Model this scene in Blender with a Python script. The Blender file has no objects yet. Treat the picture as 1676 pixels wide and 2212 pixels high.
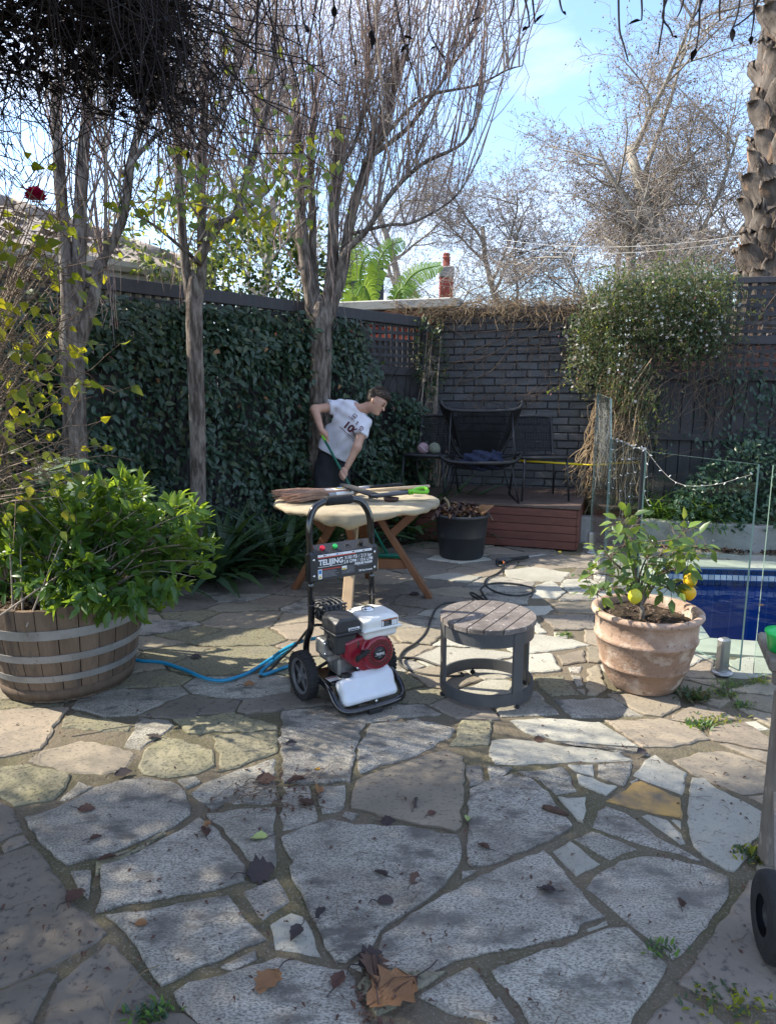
import bpy, bmesh, math, random
import numpy as np
from mathutils import Vector, Matrix
from mathutils.bvhtree import BVHTree
R = math.radians
random.seed(7); rng = np.random.default_rng(7)
SC = bpy.context.scene
COL = SC.collection
# ------------------------------------------------------------------ camera
CAMZ, PITCH, FPX = 1.5, R(9.85), 1474.7          # focal length in units of a 1676 x 2212 picture
cam_d = bpy.data.cameras.new('camera'); cam = bpy.data.objects.new('camera', cam_d); COL.objects.link(cam)
cam_d.sensor_fit = 'VERTICAL'; cam_d.sensor_height = 36; cam_d.sensor_width = 27; cam_d.lens = 24
cam_d.clip_start = 0.05; cam_d.clip_end = 2000
cam.location = (0, 0, CAMZ); cam.rotation_euler = (R(90) - PITCH, 0, 0)
SC.camera = cam
# ------------------------------------------------------------------ sky and sun
SUN_EL, SUN_AHEAD = R(42), R(12)                   # the sun stands to the left, a little ahead
sd = Vector((-math.cos(SUN_AHEAD) * math.cos(SUN_EL), math.sin(SUN_AHEAD) * math.cos(SUN_EL), math.sin(SUN_EL)))
W = bpy.data.worlds.new('World'); SC.world = W; W.use_nodes = True
wn, wl = W.node_tree.nodes, W.node_tree.links
wn.clear()
wo = wn.new('ShaderNodeOutputWorld'); bg = wn.new('ShaderNodeBackground')
sky = wn.new('ShaderNodeTexSky'); sky.sky_type = 'NISHITA'; sky.sun_disc = False
sky.sun_elevation = SUN_EL; sky.sun_rotation = math.atan2(sd.x, sd.y)
sky.air_density = 1.0; sky.dust_density = .9; sky.ozone_density = 3.5
tc = wn.new('ShaderNodeTexCoord'); mp = wn.new('ShaderNodeMapping'); mp.inputs['Scale'].default_value = (1.0, 1.6, 2.6)
mp.inputs['Rotation'].default_value = (0.2, 0.5, 0.3); mp.inputs['Location'].default_value = (.6, .2, .35)
nz = wn.new('ShaderNodeTexNoise'); nz.inputs['Scale'].default_value = 2.1; nz.inputs['Detail'].default_value = 7; nz.inputs['Roughness'].default_value = .55
rp = wn.new('ShaderNodeValToRGB'); rp.color_ramp.elements[0].position = .43; rp.color_ramp.elements[1].position = .74
mx = wn.new('ShaderNodeMix'); mx.data_type = 'RGBA'
wl.new(tc.outputs['Generated'], mp.inputs['Vector']); wl.new(mp.outputs[0], nz.inputs['Vector'])
wl.new(nz.outputs['Fac'], rp.inputs['Fac']); wl.new(rp.outputs['Color'], mx.inputs['Factor'])
wl.new(sky.outputs[0], mx.inputs['A']); mx.inputs['B'].default_value = (3.55, 3.65, 4.25, 1)
wl.new(mx.outputs['Result'], bg.inputs['Color']); bg.inputs['Strength'].default_value = 0.15
wl.new(bg.outputs[0], wo.inputs[0])
sun_d = bpy.data.lights.new('sun', 'SUN'); sun_d.energy = 3.5; sun_d.angle = R(.55); sun_d.color = (1, .92, .77)
sun = bpy.data.objects.new('sun', sun_d); COL.objects.link(sun); sun.location = sd * 30
sun.rotation_euler = sd.to_track_quat('Z', 'Y').to_euler()
vs = SC.view_settings
vs.view_transform = 'Standard'; vs.look = 'None'; vs.gamma = 1; vs.exposure = 1.6
try: vs.use_curve_mapping = False
except Exception: pass
# ------------------------------------------------------------------ measuring helpers
_fw = Vector((0, math.cos(PITCH), -math.sin(PITCH))); _up = Vector((0, math.sin(PITCH), math.cos(PITCH)))
def ray(x, y): return Vector(((x - 838) / FPX, 0, 0)) + _fw + _up * ((1106 - y) / FPX)
def g(x, y, z=0.0):
    d = ray(x, y); t = (z - CAMZ) / d.z; return Vector((d.x * t, d.y * t, z))
def at(x, y, Y):
    d = ray(x, y); t = Y / d.y; return Vector((d.x * t, Y, CAMZ + d.z * t))
# ------------------------------------------------------------------ object helpers
def tag(o, label=None, cat=None, group=None, kind=None):
    if label: o['label'] = label
    if cat: o['category'] = cat
    if group: o['group'] = group
    if kind: o['kind'] = kind
    return o
def empty(name, loc=(0, 0, 0), rz=0, label=None, cat=None, group=None):
    o = bpy.data.objects.new(name, None); COL.objects.link(o); o.location = loc; o.rotation_euler = (0, 0, rz)
    o.empty_display_size = .1
    return tag(o, label, cat, group)
WPAR = {}
def wroot(name, loc, label=None, cat=None, group=None):
    """an Empty at the thing's base whose parts are built in world coordinates"""
    o = empty(name, loc, 0, label, cat, group); WPAR[o.name] = Matrix.Translation(-Vector(loc)); return o
def setp(o, parent):
    if parent is None: return
    o.parent = parent
    if parent.name in WPAR: o.matrix_parent_inverse = WPAR[parent.name]
def link(name, me, m=None, parent=None):
    o = bpy.data.objects.new(name, me); COL.objects.link(o)
    if m is not None and not me.materials: me.materials.append(m)
    setp(o, parent)
    return o
def arr_mesh(name, V, F, smooth=False):
    V = np.asarray(V, dtype=np.float32); F = np.asarray(F, dtype=np.int32)
    me = bpy.data.meshes.new(name); n, k = F.shape
    me.vertices.add(len(V)); me.vertices.foreach_set('co', V.ravel())
    me.loops.add(n * k); me.loops.foreach_set('vertex_index', F.ravel())
    me.polygons.add(n); me.polygons.foreach_set('loop_start', np.arange(0, n * k, k, dtype=np.int32))
    try: me.polygons.foreach_set('loop_total', np.full(n, k, dtype=np.int32))
    except Exception: pass
    if smooth: me.polygons.foreach_set('use_smooth', np.ones(n, dtype=bool))
    me.update(calc_edges=True)
    return me
def lerp(a, b, t): return a + (b - a) * t
class MB:
    """collects shapes that become one mesh"""
    def __init__(s): s.v = []; s.f = []; s.sm = []
    def add(s, vs, fs, smooth=False):
        b = len(s.v); s.v += [tuple(p) for p in vs]; s.f += [tuple(i + b for i in f) for f in fs]; s.sm += [smooth] * len(fs); return s
    def box(s, c, d, M=None, bev=0.0):
        x, y, z = d[0] / 2, d[1] / 2, d[2] / 2; c = Vector(c)
        if bev <= 0:
            vs = [Vector((i * x, j * y, k * z)) for k in (-1, 1) for i, j in ((-1, -1), (1, -1), (1, 1), (-1, 1))]
            fs = [(3, 2, 1, 0), (4, 5, 6, 7), (0, 1, 5, 4), (1, 2, 6, 5), (2, 3, 7, 6), (3, 0, 4, 7)]
        else:
            b = min(bev, x * .45, y * .45, z * .45); vs = []; fs = []
            def ring(zz, ix, iy):
                X, Y = x - ix, y - iy; bb = max(b - ix, b * .3)
                return [Vector(p) for p in ((-X + bb, -Y, zz), (X - bb, -Y, zz), (X, -Y + bb, zz), (X, Y - bb, zz), (X - bb, Y, zz), (-X + bb, Y, zz), (-X, Y - bb, zz), (-X, -Y + bb, zz))]
            rs = [ring(-z, b, b), ring(-z + b, 0, 0), ring(z - b, 0, 0), ring(z, b, b)]
            for r_ in rs: vs += r_
            for a in range(3):
                for i in range(8):
                    j = (i + 1) % 8; fs.append((a * 8 + i, a * 8 + j, (a + 1) * 8 + j, (a + 1) * 8 + i))
            fs.append(tuple(range(7, -1, -1))); fs.append(tuple(24 + i for i in range(8)))
        if M is not None: vs = [M @ p for p in vs]
        return s.add([c + p for p in vs], fs)
    def bar(s, a, b, w, h, up=(0, 0, 1), bev=0.0):
        """box from a to b, w wide, h along up"""
        a = Vector(a); b = Vector(b); d = b - a; L = d.length; d.normalize(); u = Vector(up)
        if abs(d.dot(u)) > .98: u = Vector((0, 1, 0))
        sx = d.cross(u).normalized(); u2 = sx.cross(d)
        M = Matrix((d, sx, u2)).transposed()
        return s.box((a + b) / 2, (L, w, h), M, bev)
    def tube(s, pts, r, n=8, cap=True, closed=False):
        pts = [Vector(p) for p in pts]; k = len(pts); rr = r if isinstance(r, (list, tuple)) else [r] * k
        vs = []; fs = []; prev = None
        for i, p in enumerate(pts):
            if closed: t = (pts[(i + 1) % k] - pts[i - 1])
            else: t = pts[min(i + 1, k - 1)] - pts[max(i - 1, 0)]
            if t.length < 1e-9: t = Vector((0, 0, 1))
            t.normalize()
            if prev is None: prev = Vector((0, 0, 1)) if abs(t.z) < .9 else Vector((1, 0, 0))
            a = (prev - t * prev.dot(t))
            if a.length < 1e-6: a = t.orthogonal()
            a.normalize(); b = t.cross(a); prev = a
            for j in range(n):
                th = 2 * math.pi * j / n; vs.append(p + (a * math.cos(th) + b * math.sin(th)) * rr[i])
        m = k if closed else k - 1
        for i in range(m):
            i2 = (i + 1) % k
            for j in range(n):
                j2 = (j + 1) % n; fs.append((i * n + j, i * n + j2, i2 * n + j2, i2 * n + j))
        if cap and not closed:
            fs.append(tuple(range(n - 1, -1, -1))); fs.append(tuple((k - 1) * n + j for j in range(n)))
        return s.add(vs, fs, True)
    def lathe(s, prof, n=32, c=(0, 0, 0), M=None, smooth=True, a0=0, a1=2 * math.pi):
        c = Vector(c); vs = []; fs = []; full = abs(a1 - a0 - 2 * math.pi) < 1e-6; m = n if full else n + 1
        for (r_, z) in prof:
            for j in range(m):
                th = a0 + (a1 - a0) * j / n; p = Vector((r_ * math.cos(th), r_ * math.sin(th), z)); vs.append(c + (M @ p if M is not None else p))
        for i in range(len(prof) - 1):
            for j in range(n):
                j2 = (j + 1) % m; fs.append((i * m + j, i * m + j2, (i + 1) * m + j2, (i + 1) * m + j))
        return s.add(vs, fs, smooth)
    def prism(s, poly, z0, z1, M=None, c=(0, 0, 0)):
        """polygon in local xy extruded along local z"""
        c = Vector(c); n = len(poly)
        vs = [Vector((p[0], p[1], z0)) for p in poly] + [Vector((p[0], p[1], z1)) for p in poly]
        if M is not None: vs = [M @ p for p in vs]
        fs = [tuple(range(n - 1, -1, -1)), tuple(range(n, 2 * n))] + [(i, (i + 1) % n, n + (i + 1) % n, n + i) for i in range(n)]
        return s.add([c + p for p in vs], fs)
    def mesh(s, name):
        me = bpy.data.meshes.new(name); me.from_pydata(s.v, [], s.f)
        me.polygons.foreach_set('use_smooth', s.sm); me.update(); return me
    def build(s, name, m, parent=None):
        me = s.mesh(name); bm = bmesh.new(); bm.from_mesh(me); bmesh.ops.recalc_face_normals(bm, faces=bm.faces); bm.to_mesh(me); bm.free()
        return link(name, me, m, parent)
def copy_tree(o, parent=None):
    c = o.copy(); COL.objects.link(c)
    if parent is not None: c.parent = parent
    for ch in list(o.children): copy_tree(ch, c)
    return c
def smooth_path(pts, n=6, closed=False):
    """Catmull-Rom through pts"""
    P = [Vector(p) for p in pts]; k = len(P); out = []
    for i in range(k if closed else k - 1):
        if closed: a, b, c, d = P[i - 1], P[i], P[(i + 1) % k], P[(i + 2) % k]
        else: a, b, c, d = P[max(i - 1, 0)], P[i], P[i + 1], P[min(i + 2, k - 1)]
        for j in range(n):
            t = j / n; out.append(.5 * ((2 * b) + (c - a) * t + (2 * a - 5 * b + 4 * c - d) * t * t + (3 * b - a - 3 * c + d) * t ** 3))
    if not closed: out.append(P[-1])
    return out
def text_mesh(name, txt, size, m, parent, M, bold=0.0, align='CENTER', wide=1.0):
    """flat lettering: local x to the right, local y up, placed by matrix M"""
    cu = bpy.data.curves.new(name, 'FONT'); cu.body = txt; cu.size = size; cu.align_x = align; cu.align_y = 'CENTER'; cu.offset = bold; cu.resolution_u = 3
    t = bpy.data.objects.new(name, cu); COL.objects.link(t)
    dg = bpy.context.evaluated_depsgraph_get(); me = bpy.data.meshes.new_from_object(t.evaluated_get(dg))
    bpy.data.objects.remove(t); bpy.data.curves.remove(cu)
    me.materials.clear()
    for v in me.vertices: v.co = M @ Vector((v.co.x * wide, v.co.y, v.co.z))
    return link(name, me, m, parent)
# ------------------------------------------------------------------ twigs and leaves in bulk
def twig_arrays(P, Rr, S=3):
    """P (N,K,3) centre lines, Rr (N,K) radii -> verts, quads"""
    P = np.asarray(P, float); Rr = np.asarray(Rr, float); N, K, _ = P.shape
    T = np.empty_like(P); T[:, 1:-1] = P[:, 2:] - P[:, :-2]; T[:, 0] = P[:, 1] - P[:, 0]; T[:, -1] = P[:, -1] - P[:, -2]
    T /= np.linalg.norm(T, axis=2, keepdims=True) + 1e-9
    ref = np.where(np.abs(T[:, :1, 2:3]) > .9, np.array([1., 0, 0]), np.array([0, 0, 1.])); ref = np.broadcast_to(ref, T.shape)
    A = np.cross(T, ref); A /= np.linalg.norm(A, axis=2, keepdims=True) + 1e-9; B = np.cross(T, A)
    th = np.arange(S) * 2 * np.pi / S
    V = P[:, :, None, :] + Rr[:, :, None, None] * (A[:, :, None, :] * np.cos(th)[None, None, :, None] + B[:, :, None, :] * np.sin(th)[None, None, :, None])
    V = V.reshape(-1, 3)
    idx = np.arange(N * K * S).reshape(N, K, S); j2 = (np.arange(S) + 1) % S
    F = np.stack([idx[:, :-1], idx[:, :-1][:, :, j2], idx[:, 1:][:, :, j2], idx[:, 1:]], -1).reshape(-1, 4)
    return V, F
def twigs(name, P, Rr, m, parent, S=3, kind=None):
    V, F = twig_arrays(P, Rr, S); o = link(name, arr_mesh(name, V, F, True), m, parent)
    if kind: o['kind'] = kind
    return o
def leaf_template(w=.42, fold=.12, droop=.18, nseg=3, shape='ovate'):
    """leaf along +x (length 1), z up; quads in two columns"""
    V = []; F = []
    for i in range(nseg + 1):
        t = i / nseg
        if shape == 'ovate': h = w * math.sin(math.pi * (t ** .8)) * .5
        elif shape == 'strap': h = w * .5 * (1 if t < .7 else max(0.0, (1 - t) / .3)) * (0.7 + .3 * min(1, t * 4))
        else: h = w * math.sin(math.pi * (t ** .55)) * .5
        h = max(h, .012); z = -droop * t * t
        V += [(t, -h, z + fold * h * 2), (t, 0, z), (t, h, z + fold * h * 2)]
    for i in range(nseg):
        a = i * 3; F += [(a, a + 1, a + 4, a + 3), (a + 1, a + 2, a + 5, a + 4)]
    return np.array(V, float), np.array(F, int)
def frames(D, roll=None, N=None):
    """orthonormal frames: x along D, z near N (or up)"""
    D = np.asarray(D, float); D = D / (np.linalg.norm(D, axis=1, keepdims=True) + 1e-9)
    up = np.tile(np.array([0, 0, 1.]), (len(D), 1)) if N is None else np.asarray(N, float)
    up = up + rng.normal(0, .01, up.shape)
    Y = np.cross(up, D); Y /= np.linalg.norm(Y, axis=1, keepdims=True) + 1e-9
    Z = np.cross(D, Y)
    if roll is not None:
        c, s_ = np.cos(roll)[:, None], np.sin(roll)[:, None]; Y, Z = Y * c + Z * s_, -Y * s_ + Z * c
    return np.stack([D, Y, Z], 1)           # (N,3 axes,3)
def leaves(parent, tmpl, pos, D, size, mats, roll=None, N=None, n_parts=0, name='leaf', mass='foliage', wide=None):
    """leaf blades; the n_parts largest/nearest first as objects, the rest joined into one mass per material"""
    pos = np.asarray(pos, float); size = np.asarray(size, float); Fm = frames(D, roll, N); TV, TF = tmpl; n = len(pos)
    if not isinstance(mats, (list, tuple)): mats = [mats]
    which = rng.integers(0, len(mats), n)
    if n_parts:
        key = np.linalg.norm(pos - np.array([0, 0, CAMZ]), axis=1) / size; order = np.argsort(key)
        step = max(1, len(order) // (n_parts * 2)); chosen = order[:n_parts * step:step][:n_parts]
        mes = []
        for m in mats:
            me = arr_mesh(name, TV, TF, True); me.materials.append(m); mes.append(me)
        for i in chosen:
            o = bpy.data.objects.new(name, mes[which[i]]); COL.objects.link(o); setp(o, parent)
            M = Matrix((Fm[i, 0] * size[i], Fm[i, 1] * size[i], Fm[i, 2] * size[i])).transposed().to_4x4(); M.translation = pos[i]
            o.matrix_basis = M
        keep = np.ones(n, bool); keep[chosen] = False
    else: keep = np.ones(n, bool)
    for k, m in enumerate(mats):
        ii = np.where(keep & (which == k))[0]
        if len(ii) == 0: continue
        V = np.einsum('va,nab->nvb', TV, Fm[ii]) * size[ii][:, None, None] + pos[ii][:, None, :]
        F = TF[None] + (np.arange(len(ii)) * len(TV))[:, None, None]
        o = link(mass, arr_mesh(mass, V.reshape(-1, 3), F.reshape(-1, TF.shape[1]), True), m, parent); o['kind'] = 'stuff'
def unit(n):
    v = rng.normal(0, 1, (n, 3)); return v / np.linalg.norm(v, axis=1, keepdims=True)
# ------------------------------------------------------------------ implicit surfaces (bodies, cloth, moulded tanks)
def surface_net(fn, lo, hi, h):
    lo = np.array(lo, float); hi = np.array(hi, float); n = np.ceil((hi - lo) / h).astype(int) + 1
    ax = [lo[i] + h * np.arange(n[i]) for i in range(3)]
    X, Y, Z = np.meshgrid(*ax, indexing='ij'); D = fn(np.stack([X, Y, Z], -1).reshape(-1, 3)).reshape(n)
    I = D < 0; c = n - 1
    acc = np.zeros(tuple(c) + (3,)); cnt = np.zeros(tuple(c))
    offs = [(0, 0, 0), (1, 0, 0), (0, 1, 0), (1, 1, 0), (0, 0, 1), (1, 0, 1), (0, 1, 1), (1, 1, 1)]
    sl = lambda o: tuple(slice(o[a], o[a] + c[a]) for a in range(3))
    for a in range(8):
        for b in range(a + 1, 8):
            if sum(abs(offs[a][i] - offs[b][i]) for i in range(3)) != 1: continue
            da, db = D[sl(offs[a])], D[sl(offs[b])]; x = (da < 0) != (db < 0)
            t = np.where(x, da / np.where(x, da - db, 1), 0)
            p = np.array(offs[a])[None, None, None] + t[..., None] * (np.array(offs[b]) - np.array(offs[a]))
            acc += np.where(x[..., None], p, 0); cnt += x
    act = cnt > 0; idx = -np.ones(tuple(c), int); idx[act] = np.arange(act.sum())
    base = np.stack(np.meshgrid(*[np.arange(k) for k in c], indexing='ij'), -1)
    V = lo + h * (base[act] + acc[act] / cnt[act][:, None])
    Fs = []
    for a in range(3):
        b, d = (a + 1) % 3, (a + 2) % 3
        s0 = [slice(None)] * 3; s1 = [slice(None)] * 3
        s0[a] = slice(0, -1); s1[a] = slice(1, None)
        i0, i1 = I[tuple(s0)], I[tuple(s1)]
        e = np.argwhere(i0 != i1); e = e[(e[:, b] > 0) & (e[:, d] > 0) & (e[:, b] < c[b]) & (e[:, d] < c[d])]
        if len(e) == 0: continue
        q = []
        for db, dd in ((1, 1), (0, 1), (0, 0), (1, 0)):
            k = e.copy(); k[:, b] -= db; k[:, d] -= dd; q.append(idx[k[:, 0], k[:, 1], k[:, 2]])
        q = np.stack(q, 1); fl = ~i0[e[:, 0], e[:, 1], e[:, 2]]; q[fl] = q[fl][:, ::-1]; Fs.append(q)
    F = np.concatenate(Fs); F = F[(F >= 0).all(1)]
    return V, F
def sd_cap(p, a, b, ra, rb, flat=None):
    a = np.array(a, float); b = np.array(b, float); q = p
    if flat is not None:                     # (axis, factor): squash the section along an axis
        axv, k = np.array(flat[0], float), flat[1]; axv /= np.linalg.norm(axv)
        t0 = (q - a) @ axv; q = q + np.outer(t0 * (k - 1), axv); b = b + axv * ((b - a) @ axv) * (k - 1)
    ab = b - a; t = np.clip(((q - a) @ ab) / (ab @ ab + 1e-12), 0, 1)
    return np.linalg.norm(q - a - t[:, None] * ab, axis=1) - (ra + (rb - ra) * t)
def smin(a, b, k):
    h = np.clip(.5 + .5 * (b - a) / k, 0, 1); return b + (a - b) * h - k * h * (1 - h)
def union(ds, k):
    d = ds[0]
    for e in ds[1:]: d = smin(d, e, k)
    return d
def sd_rbox(p, c, half, r):
    q = np.abs(p - np.array(c)) - (np.array(half) - r)
    return np.linalg.norm(np.maximum(q, 0), axis=1) + np.minimum(q.max(1), 0) - r
def net_obj(name, fn, lo, hi, h, m, parent):
    V, F = surface_net(fn, lo, hi, h); return link(name, arr_mesh(name, V, F, True), m, parent)
# ------------------------------------------------------------------ materials
MATS = {}
def mat(name, a, b=None, sc=8.0, lo=.35, hi=.65, rough=.7, metal=0.0, bump=0.0, bsc=None, spec=.4, rnd=.0, stretch=None, c=None, csc=60.0, clo=.5, chi=.6, transl=0.0, tcol=None, coat=0.0, det=6.0, rrough=None, hue=0.0, d=None, dsc=2.0, dlo=.5, dhi=.6, sss=0.0):
    """procedural surface: colour a, patches of b (noise sc), specks of c (noise csc), stains of d; rnd = change of tone between like pieces"""
    m = bpy.data.materials.new(name); m.use_nodes = True; nt = m.node_tree; N, L = nt.nodes, nt.links; bs = N['Principled BSDF']
    tc = N.new('ShaderNodeTexCoord'); oi = N.new('ShaderNodeObjectInfo')
    ml = N.new('ShaderNodeMath'); ml.operation = 'MULTIPLY'; ml.inputs[1].default_value = 37.0; L.new(oi.outputs['Random'], ml.inputs[0])
    va = N.new('ShaderNodeVectorMath'); va.operation = 'ADD'; L.new(tc.outputs['Object'], va.inputs[0]); L.new(ml.outputs[0], va.inputs[1])
    vec = va.outputs[0]
    if stretch:
        mp = N.new('ShaderNodeMapping'); mp.inputs['Scale'].default_value = stretch; L.new(vec, mp.inputs['Vector']); vec = mp.outputs[0]
    def noise(sc_, dt=det):
        n = N.new('ShaderNodeTexNoise'); n.inputs['Scale'].default_value = sc_; n.inputs['Detail'].default_value = dt; n.inputs['Roughness'].default_value = .6; L.new(vec, n.inputs['Vector']); return n.outputs['Fac']
    def ramp(f, l, h_):
        r_ = N.new('ShaderNodeMapRange'); r_.inputs['From Min'].default_value = l; r_.inputs['From Max'].default_value = h_; L.new(f, r_.inputs['Value']); return r_.outputs[0]
    def mixc(f, A, Bc):
        x = N.new('ShaderNodeMix'); x.data_type = 'RGBA'; L.new(f, x.inputs['Factor'])
        if isinstance(A, tuple): x.inputs['A'].default_value = (*A, 1)
        else: L.new(A, x.inputs['A'])
        x.inputs['B'].default_value = (*Bc, 1); return x.outputs['Result']
    col = a; n1 = None
    if b is not None: n1 = noise(sc); col = mixc(ramp(n1, lo, hi), a, b)
    if d is not None: col = mixc(ramp(noise(dsc), dlo, dhi), col, d)
    if c is not None: col = mixc(ramp(noise(csc, 3.0), clo, chi), col, c)
    if rnd or hue:
        h_ = N.new('ShaderNodeHueSaturation')
        r_ = N.new('ShaderNodeMapRange'); r_.inputs['To Min'].default_value = 1 - rnd; r_.inputs['To Max'].default_value = 1 + rnd; L.new(oi.outputs['Random'], r_.inputs['Value']); L.new(r_.outputs[0], h_.inputs['Value'])
        if hue:
            m2 = N.new('ShaderNodeMath'); m2.operation = 'FRACT'; m3 = N.new('ShaderNodeMath'); m3.operation = 'MULTIPLY'; m3.inputs[1].default_value = 7.31; L.new(oi.outputs['Random'], m3.inputs[0]); L.new(m3.outputs[0], m2.inputs[0])
            r2 = N.new('ShaderNodeMapRange'); r2.inputs['To Min'].default_value = .5 - hue; r2.inputs['To Max'].default_value = .5 + hue; L.new(m2.outputs[0], r2.inputs['Value']); L.new(r2.outputs[0], h_.inputs['Hue'])
        if isinstance(col, tuple): h_.inputs['Color'].default_value = (*col, 1)
        else: L.new(col, h_.inputs['Color'])
        col = h_.outputs[0]
    if isinstance(col, tuple): bs.inputs['Base Color'].default_value = (*col, 1)
    else: L.new(col, bs.inputs['Base Color'])
    bs.inputs['Roughness'].default_value = rough; bs.inputs['Metallic'].default_value = metal; bs.inputs['Specular IOR Level'].default_value = spec
    if rrough is not None: 
        rr = N.new('ShaderNodeMapRange'); rr.inputs['To Min'].default_value = rough; rr.inputs['To Max'].default_value = rrough; L.new(noise(14.0), rr.inputs['Value']); L.new(rr.outputs[0], bs.inputs['Roughness'])
    if coat: bs.inputs['Coat Weight'].default_value = coat; bs.inputs['Coat Roughness'].default_value = .08
    if sss: bs.inputs['Subsurface Weight'].default_value = sss; bs.inputs['Subsurface Radius'].default_value = (.02, .008, .004)
    if bump:
        bp = N.new('ShaderNodeBump'); bp.inputs['Strength'].default_value = bump; bp.inputs['Distance'].default_value = .01
        L.new(noise(bsc or sc * 3), bp.inputs['Height']); L.new(bp.outputs[0], bs.inputs['Normal'])
    if transl:
        tr = N.new('ShaderNodeBsdfTranslucent'); mxs = N.new('ShaderNodeMixShader'); mxs.inputs[0].default_value = transl
        if tcol: tr.inputs['Color'].default_value = (*tcol, 1)
        elif isinstance(col, tuple): tr.inputs['Color'].default_value = (*col, 1)
        else: L.new(col, tr.inputs['Color'])
        out = N['Material Output']; L.new(bs.outputs[0], mxs.inputs[1]); L.new(tr.outputs[0], mxs.inputs[2]); L.new(mxs.outputs[0], out.inputs['Surface'])
    MATS[name] = m; return m
# ================================================================== materials
GRAN = mat('granite_flag', (.405, .380, .325), (.26, .238, .196), 3.4, .38, .64, rough=.85, bump=.5, bsc=70, c=(.115, .105, .09), csc=120, clo=.42, chi=.66, stretch=(1, 1.8, 1), rnd=.16, d=(.13, .122, .108), dsc=7, dlo=.50, dhi=.64, spec=.3, hue=.006)
PALE = mat('pale_flag', (.37, .355, .30), (.28, .265, .22), 3, .35, .7, rough=.85, bump=.45, bsc=60, c=(.16, .15, .13), csc=90, clo=.57, chi=.72, rnd=.13, spec=.3)
SLAT = mat('slate_flag', (.145, .125, .10), (.20, .172, .14), 3, .35, .65, rough=.8, bump=.5, bsc=22, rnd=.2, c=(.07, .065, .06), csc=40, clo=.55, chi=.7, spec=.3)
TANF = mat('tan_flag', (.275, .23, .17), (.20, .172, .132), 3.2, .35, .65, rough=.85, bump=.5, bsc=40, rnd=.16, c=(.12, .105, .085), csc=55, clo=.55, chi=.7, spec=.3, stretch=(1, 1.6, 1), hue=.01)
ORNG = mat('orange_flag', (.42, .26, .09), (.17, .13, .09), 3.5, .44, .56, rough=.85, bump=.4, bsc=40, spec=.3)
MOSS = mat('mossy_flag', (.20, .183, .132), (.205, .187, .112), 3.3, .42, .66, rough=.9, bump=.5, bsc=50, rnd=.16, c=(.08, .08, .06), csc=70, clo=.5, chi=.68, spec=.2, d=(.25, .225, .145), dsc=2.6, dlo=.55, dhi=.7)
MORT = mat('mortar', (.14, .115, .082), (.105, .095, .055), 2.2, .42, .62, rough=.95, bump=.9, bsc=60, c=(.21, .19, .16), csc=130, clo=.55, chi=.68, spec=.2)
SOIL = mat('soil', (.035, .027, .02), (.07, .052, .036), 20, .4, .65, rough=1, bump=1.0, bsc=90, spec=.1)
COPE = mat('coping_stone', (.37, .37, .31), (.30, .30, .245), 3, .35, .7, rough=.7, bump=.2, bsc=40, rnd=.06)
CONC = mat('concrete', (.30, .295, .28), (.20, .19, .17), 4, .35, .7, rough=.9, bump=.35, bsc=50, c=(.12, .11, .1), csc=40, clo=.6, chi=.75)
CONL = mat('pale_concrete', (.50, .49, .45), (.36, .35, .32), 4, .35, .7, rough=.9, bump=.3, bsc=50)
CHAR = mat('charcoal_paint', (.060, .062, .066), (.085, .087, .092), 3, .3, .7, rough=.5, bump=.55, bsc=45, rnd=.12, spec=.5)
CHMT = mat('charcoal_joint', (.034, .035, .038), (.05, .05, .055), 12, rough=.6, bump=.7, bsc=60)
FENC = mat('fence_paint', (.034, .033, .036), (.050, .047, .050), 6, .3, .7, rough=.6, bump=.3, bsc=30, rnd=.15, stretch=(4, 4, .5))
DECK = mat('stained_decking', (.15, .052, .037), (.105, .038, .029), 6, .3, .7, rough=.5, bump=.25, bsc=40, rnd=.12, stretch=(.5, 6, 6))
DECT = mat('worn_decking', (.115, .082, .066), (.075, .05, .04), 5, .3, .7, rough=.6, bump=.25, bsc=40, rnd=.15)
REDB = mat('red_brick', (.36, .085, .055), (.28, .065, .045), 9, .3, .7, rough=.85, bump=.4, bsc=60, rnd=.14)
REDM = mat('brick_joint', (.27, .13, .10), (.2, .12, .1), 12, rough=.95)
TILE = mat('roof_tile', (.28, .235, .20), (.19, .16, .14), 6, .3, .7, rough=.85, bump=.35, bsc=40, rnd=.14, c=(.10, .09, .08), csc=25, clo=.58, chi=.75)
CREA = mat('cream_paint', (.50, .47, .40), (.38, .36, .30), 5, .4, .8, rough=.6)
WHTP = mat('white_paint', (.7, .7, .68), (.6, .6, .58), 5, rough=.5)
BARK = mat('grey_bark', (.26, .22, .185), (.085, .067, .055), 22, .38, .60, rough=.95, bump=1.0, bsc=34, stretch=(1.3, 1.3, .30), spec=.15, d=(.33, .30, .25), dsc=5, dlo=.56, dhi=.72)
for _n in MATS['grey_bark'].node_tree.nodes:
    if _n.bl_idname == 'ShaderNodeBump': _n.inputs['Distance'].default_value = .035
TWIG = mat('shoot_bark', (.36, .295, .24), (.24, .19, .155), 9, rough=.85, spec=.2)
TWIR = mat('purple_shoot', (.33, .24, .21), (.24, .17, .15), 9, rough=.8, spec=.2)
PLBK = mat('plane_bark', (.33, .30, .255), (.21, .19, .155), 2.2, .4, .6, rough=.9, spec=.2)
PLTW = mat('plane_twig', (.36, .315, .27), (.27, .23, .195), 3, rough=.9, spec=.2)
SEED = mat('seed_ball', (.17, .125, .09), None, rough=.9)
DRYT = mat('dry_stem', (.34, .25, .15), (.20, .145, .09), 6, rough=.85, spec=.2)
VINE = mat('bare_vine', (.20, .14, .10), (.12, .09, .07), 8, rough=.9, spec=.2)
CANT = mat('canopy_twig', (.05, .042, .042), (.034, .03, .03), 8, rough=.95, spec=.1)
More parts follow.
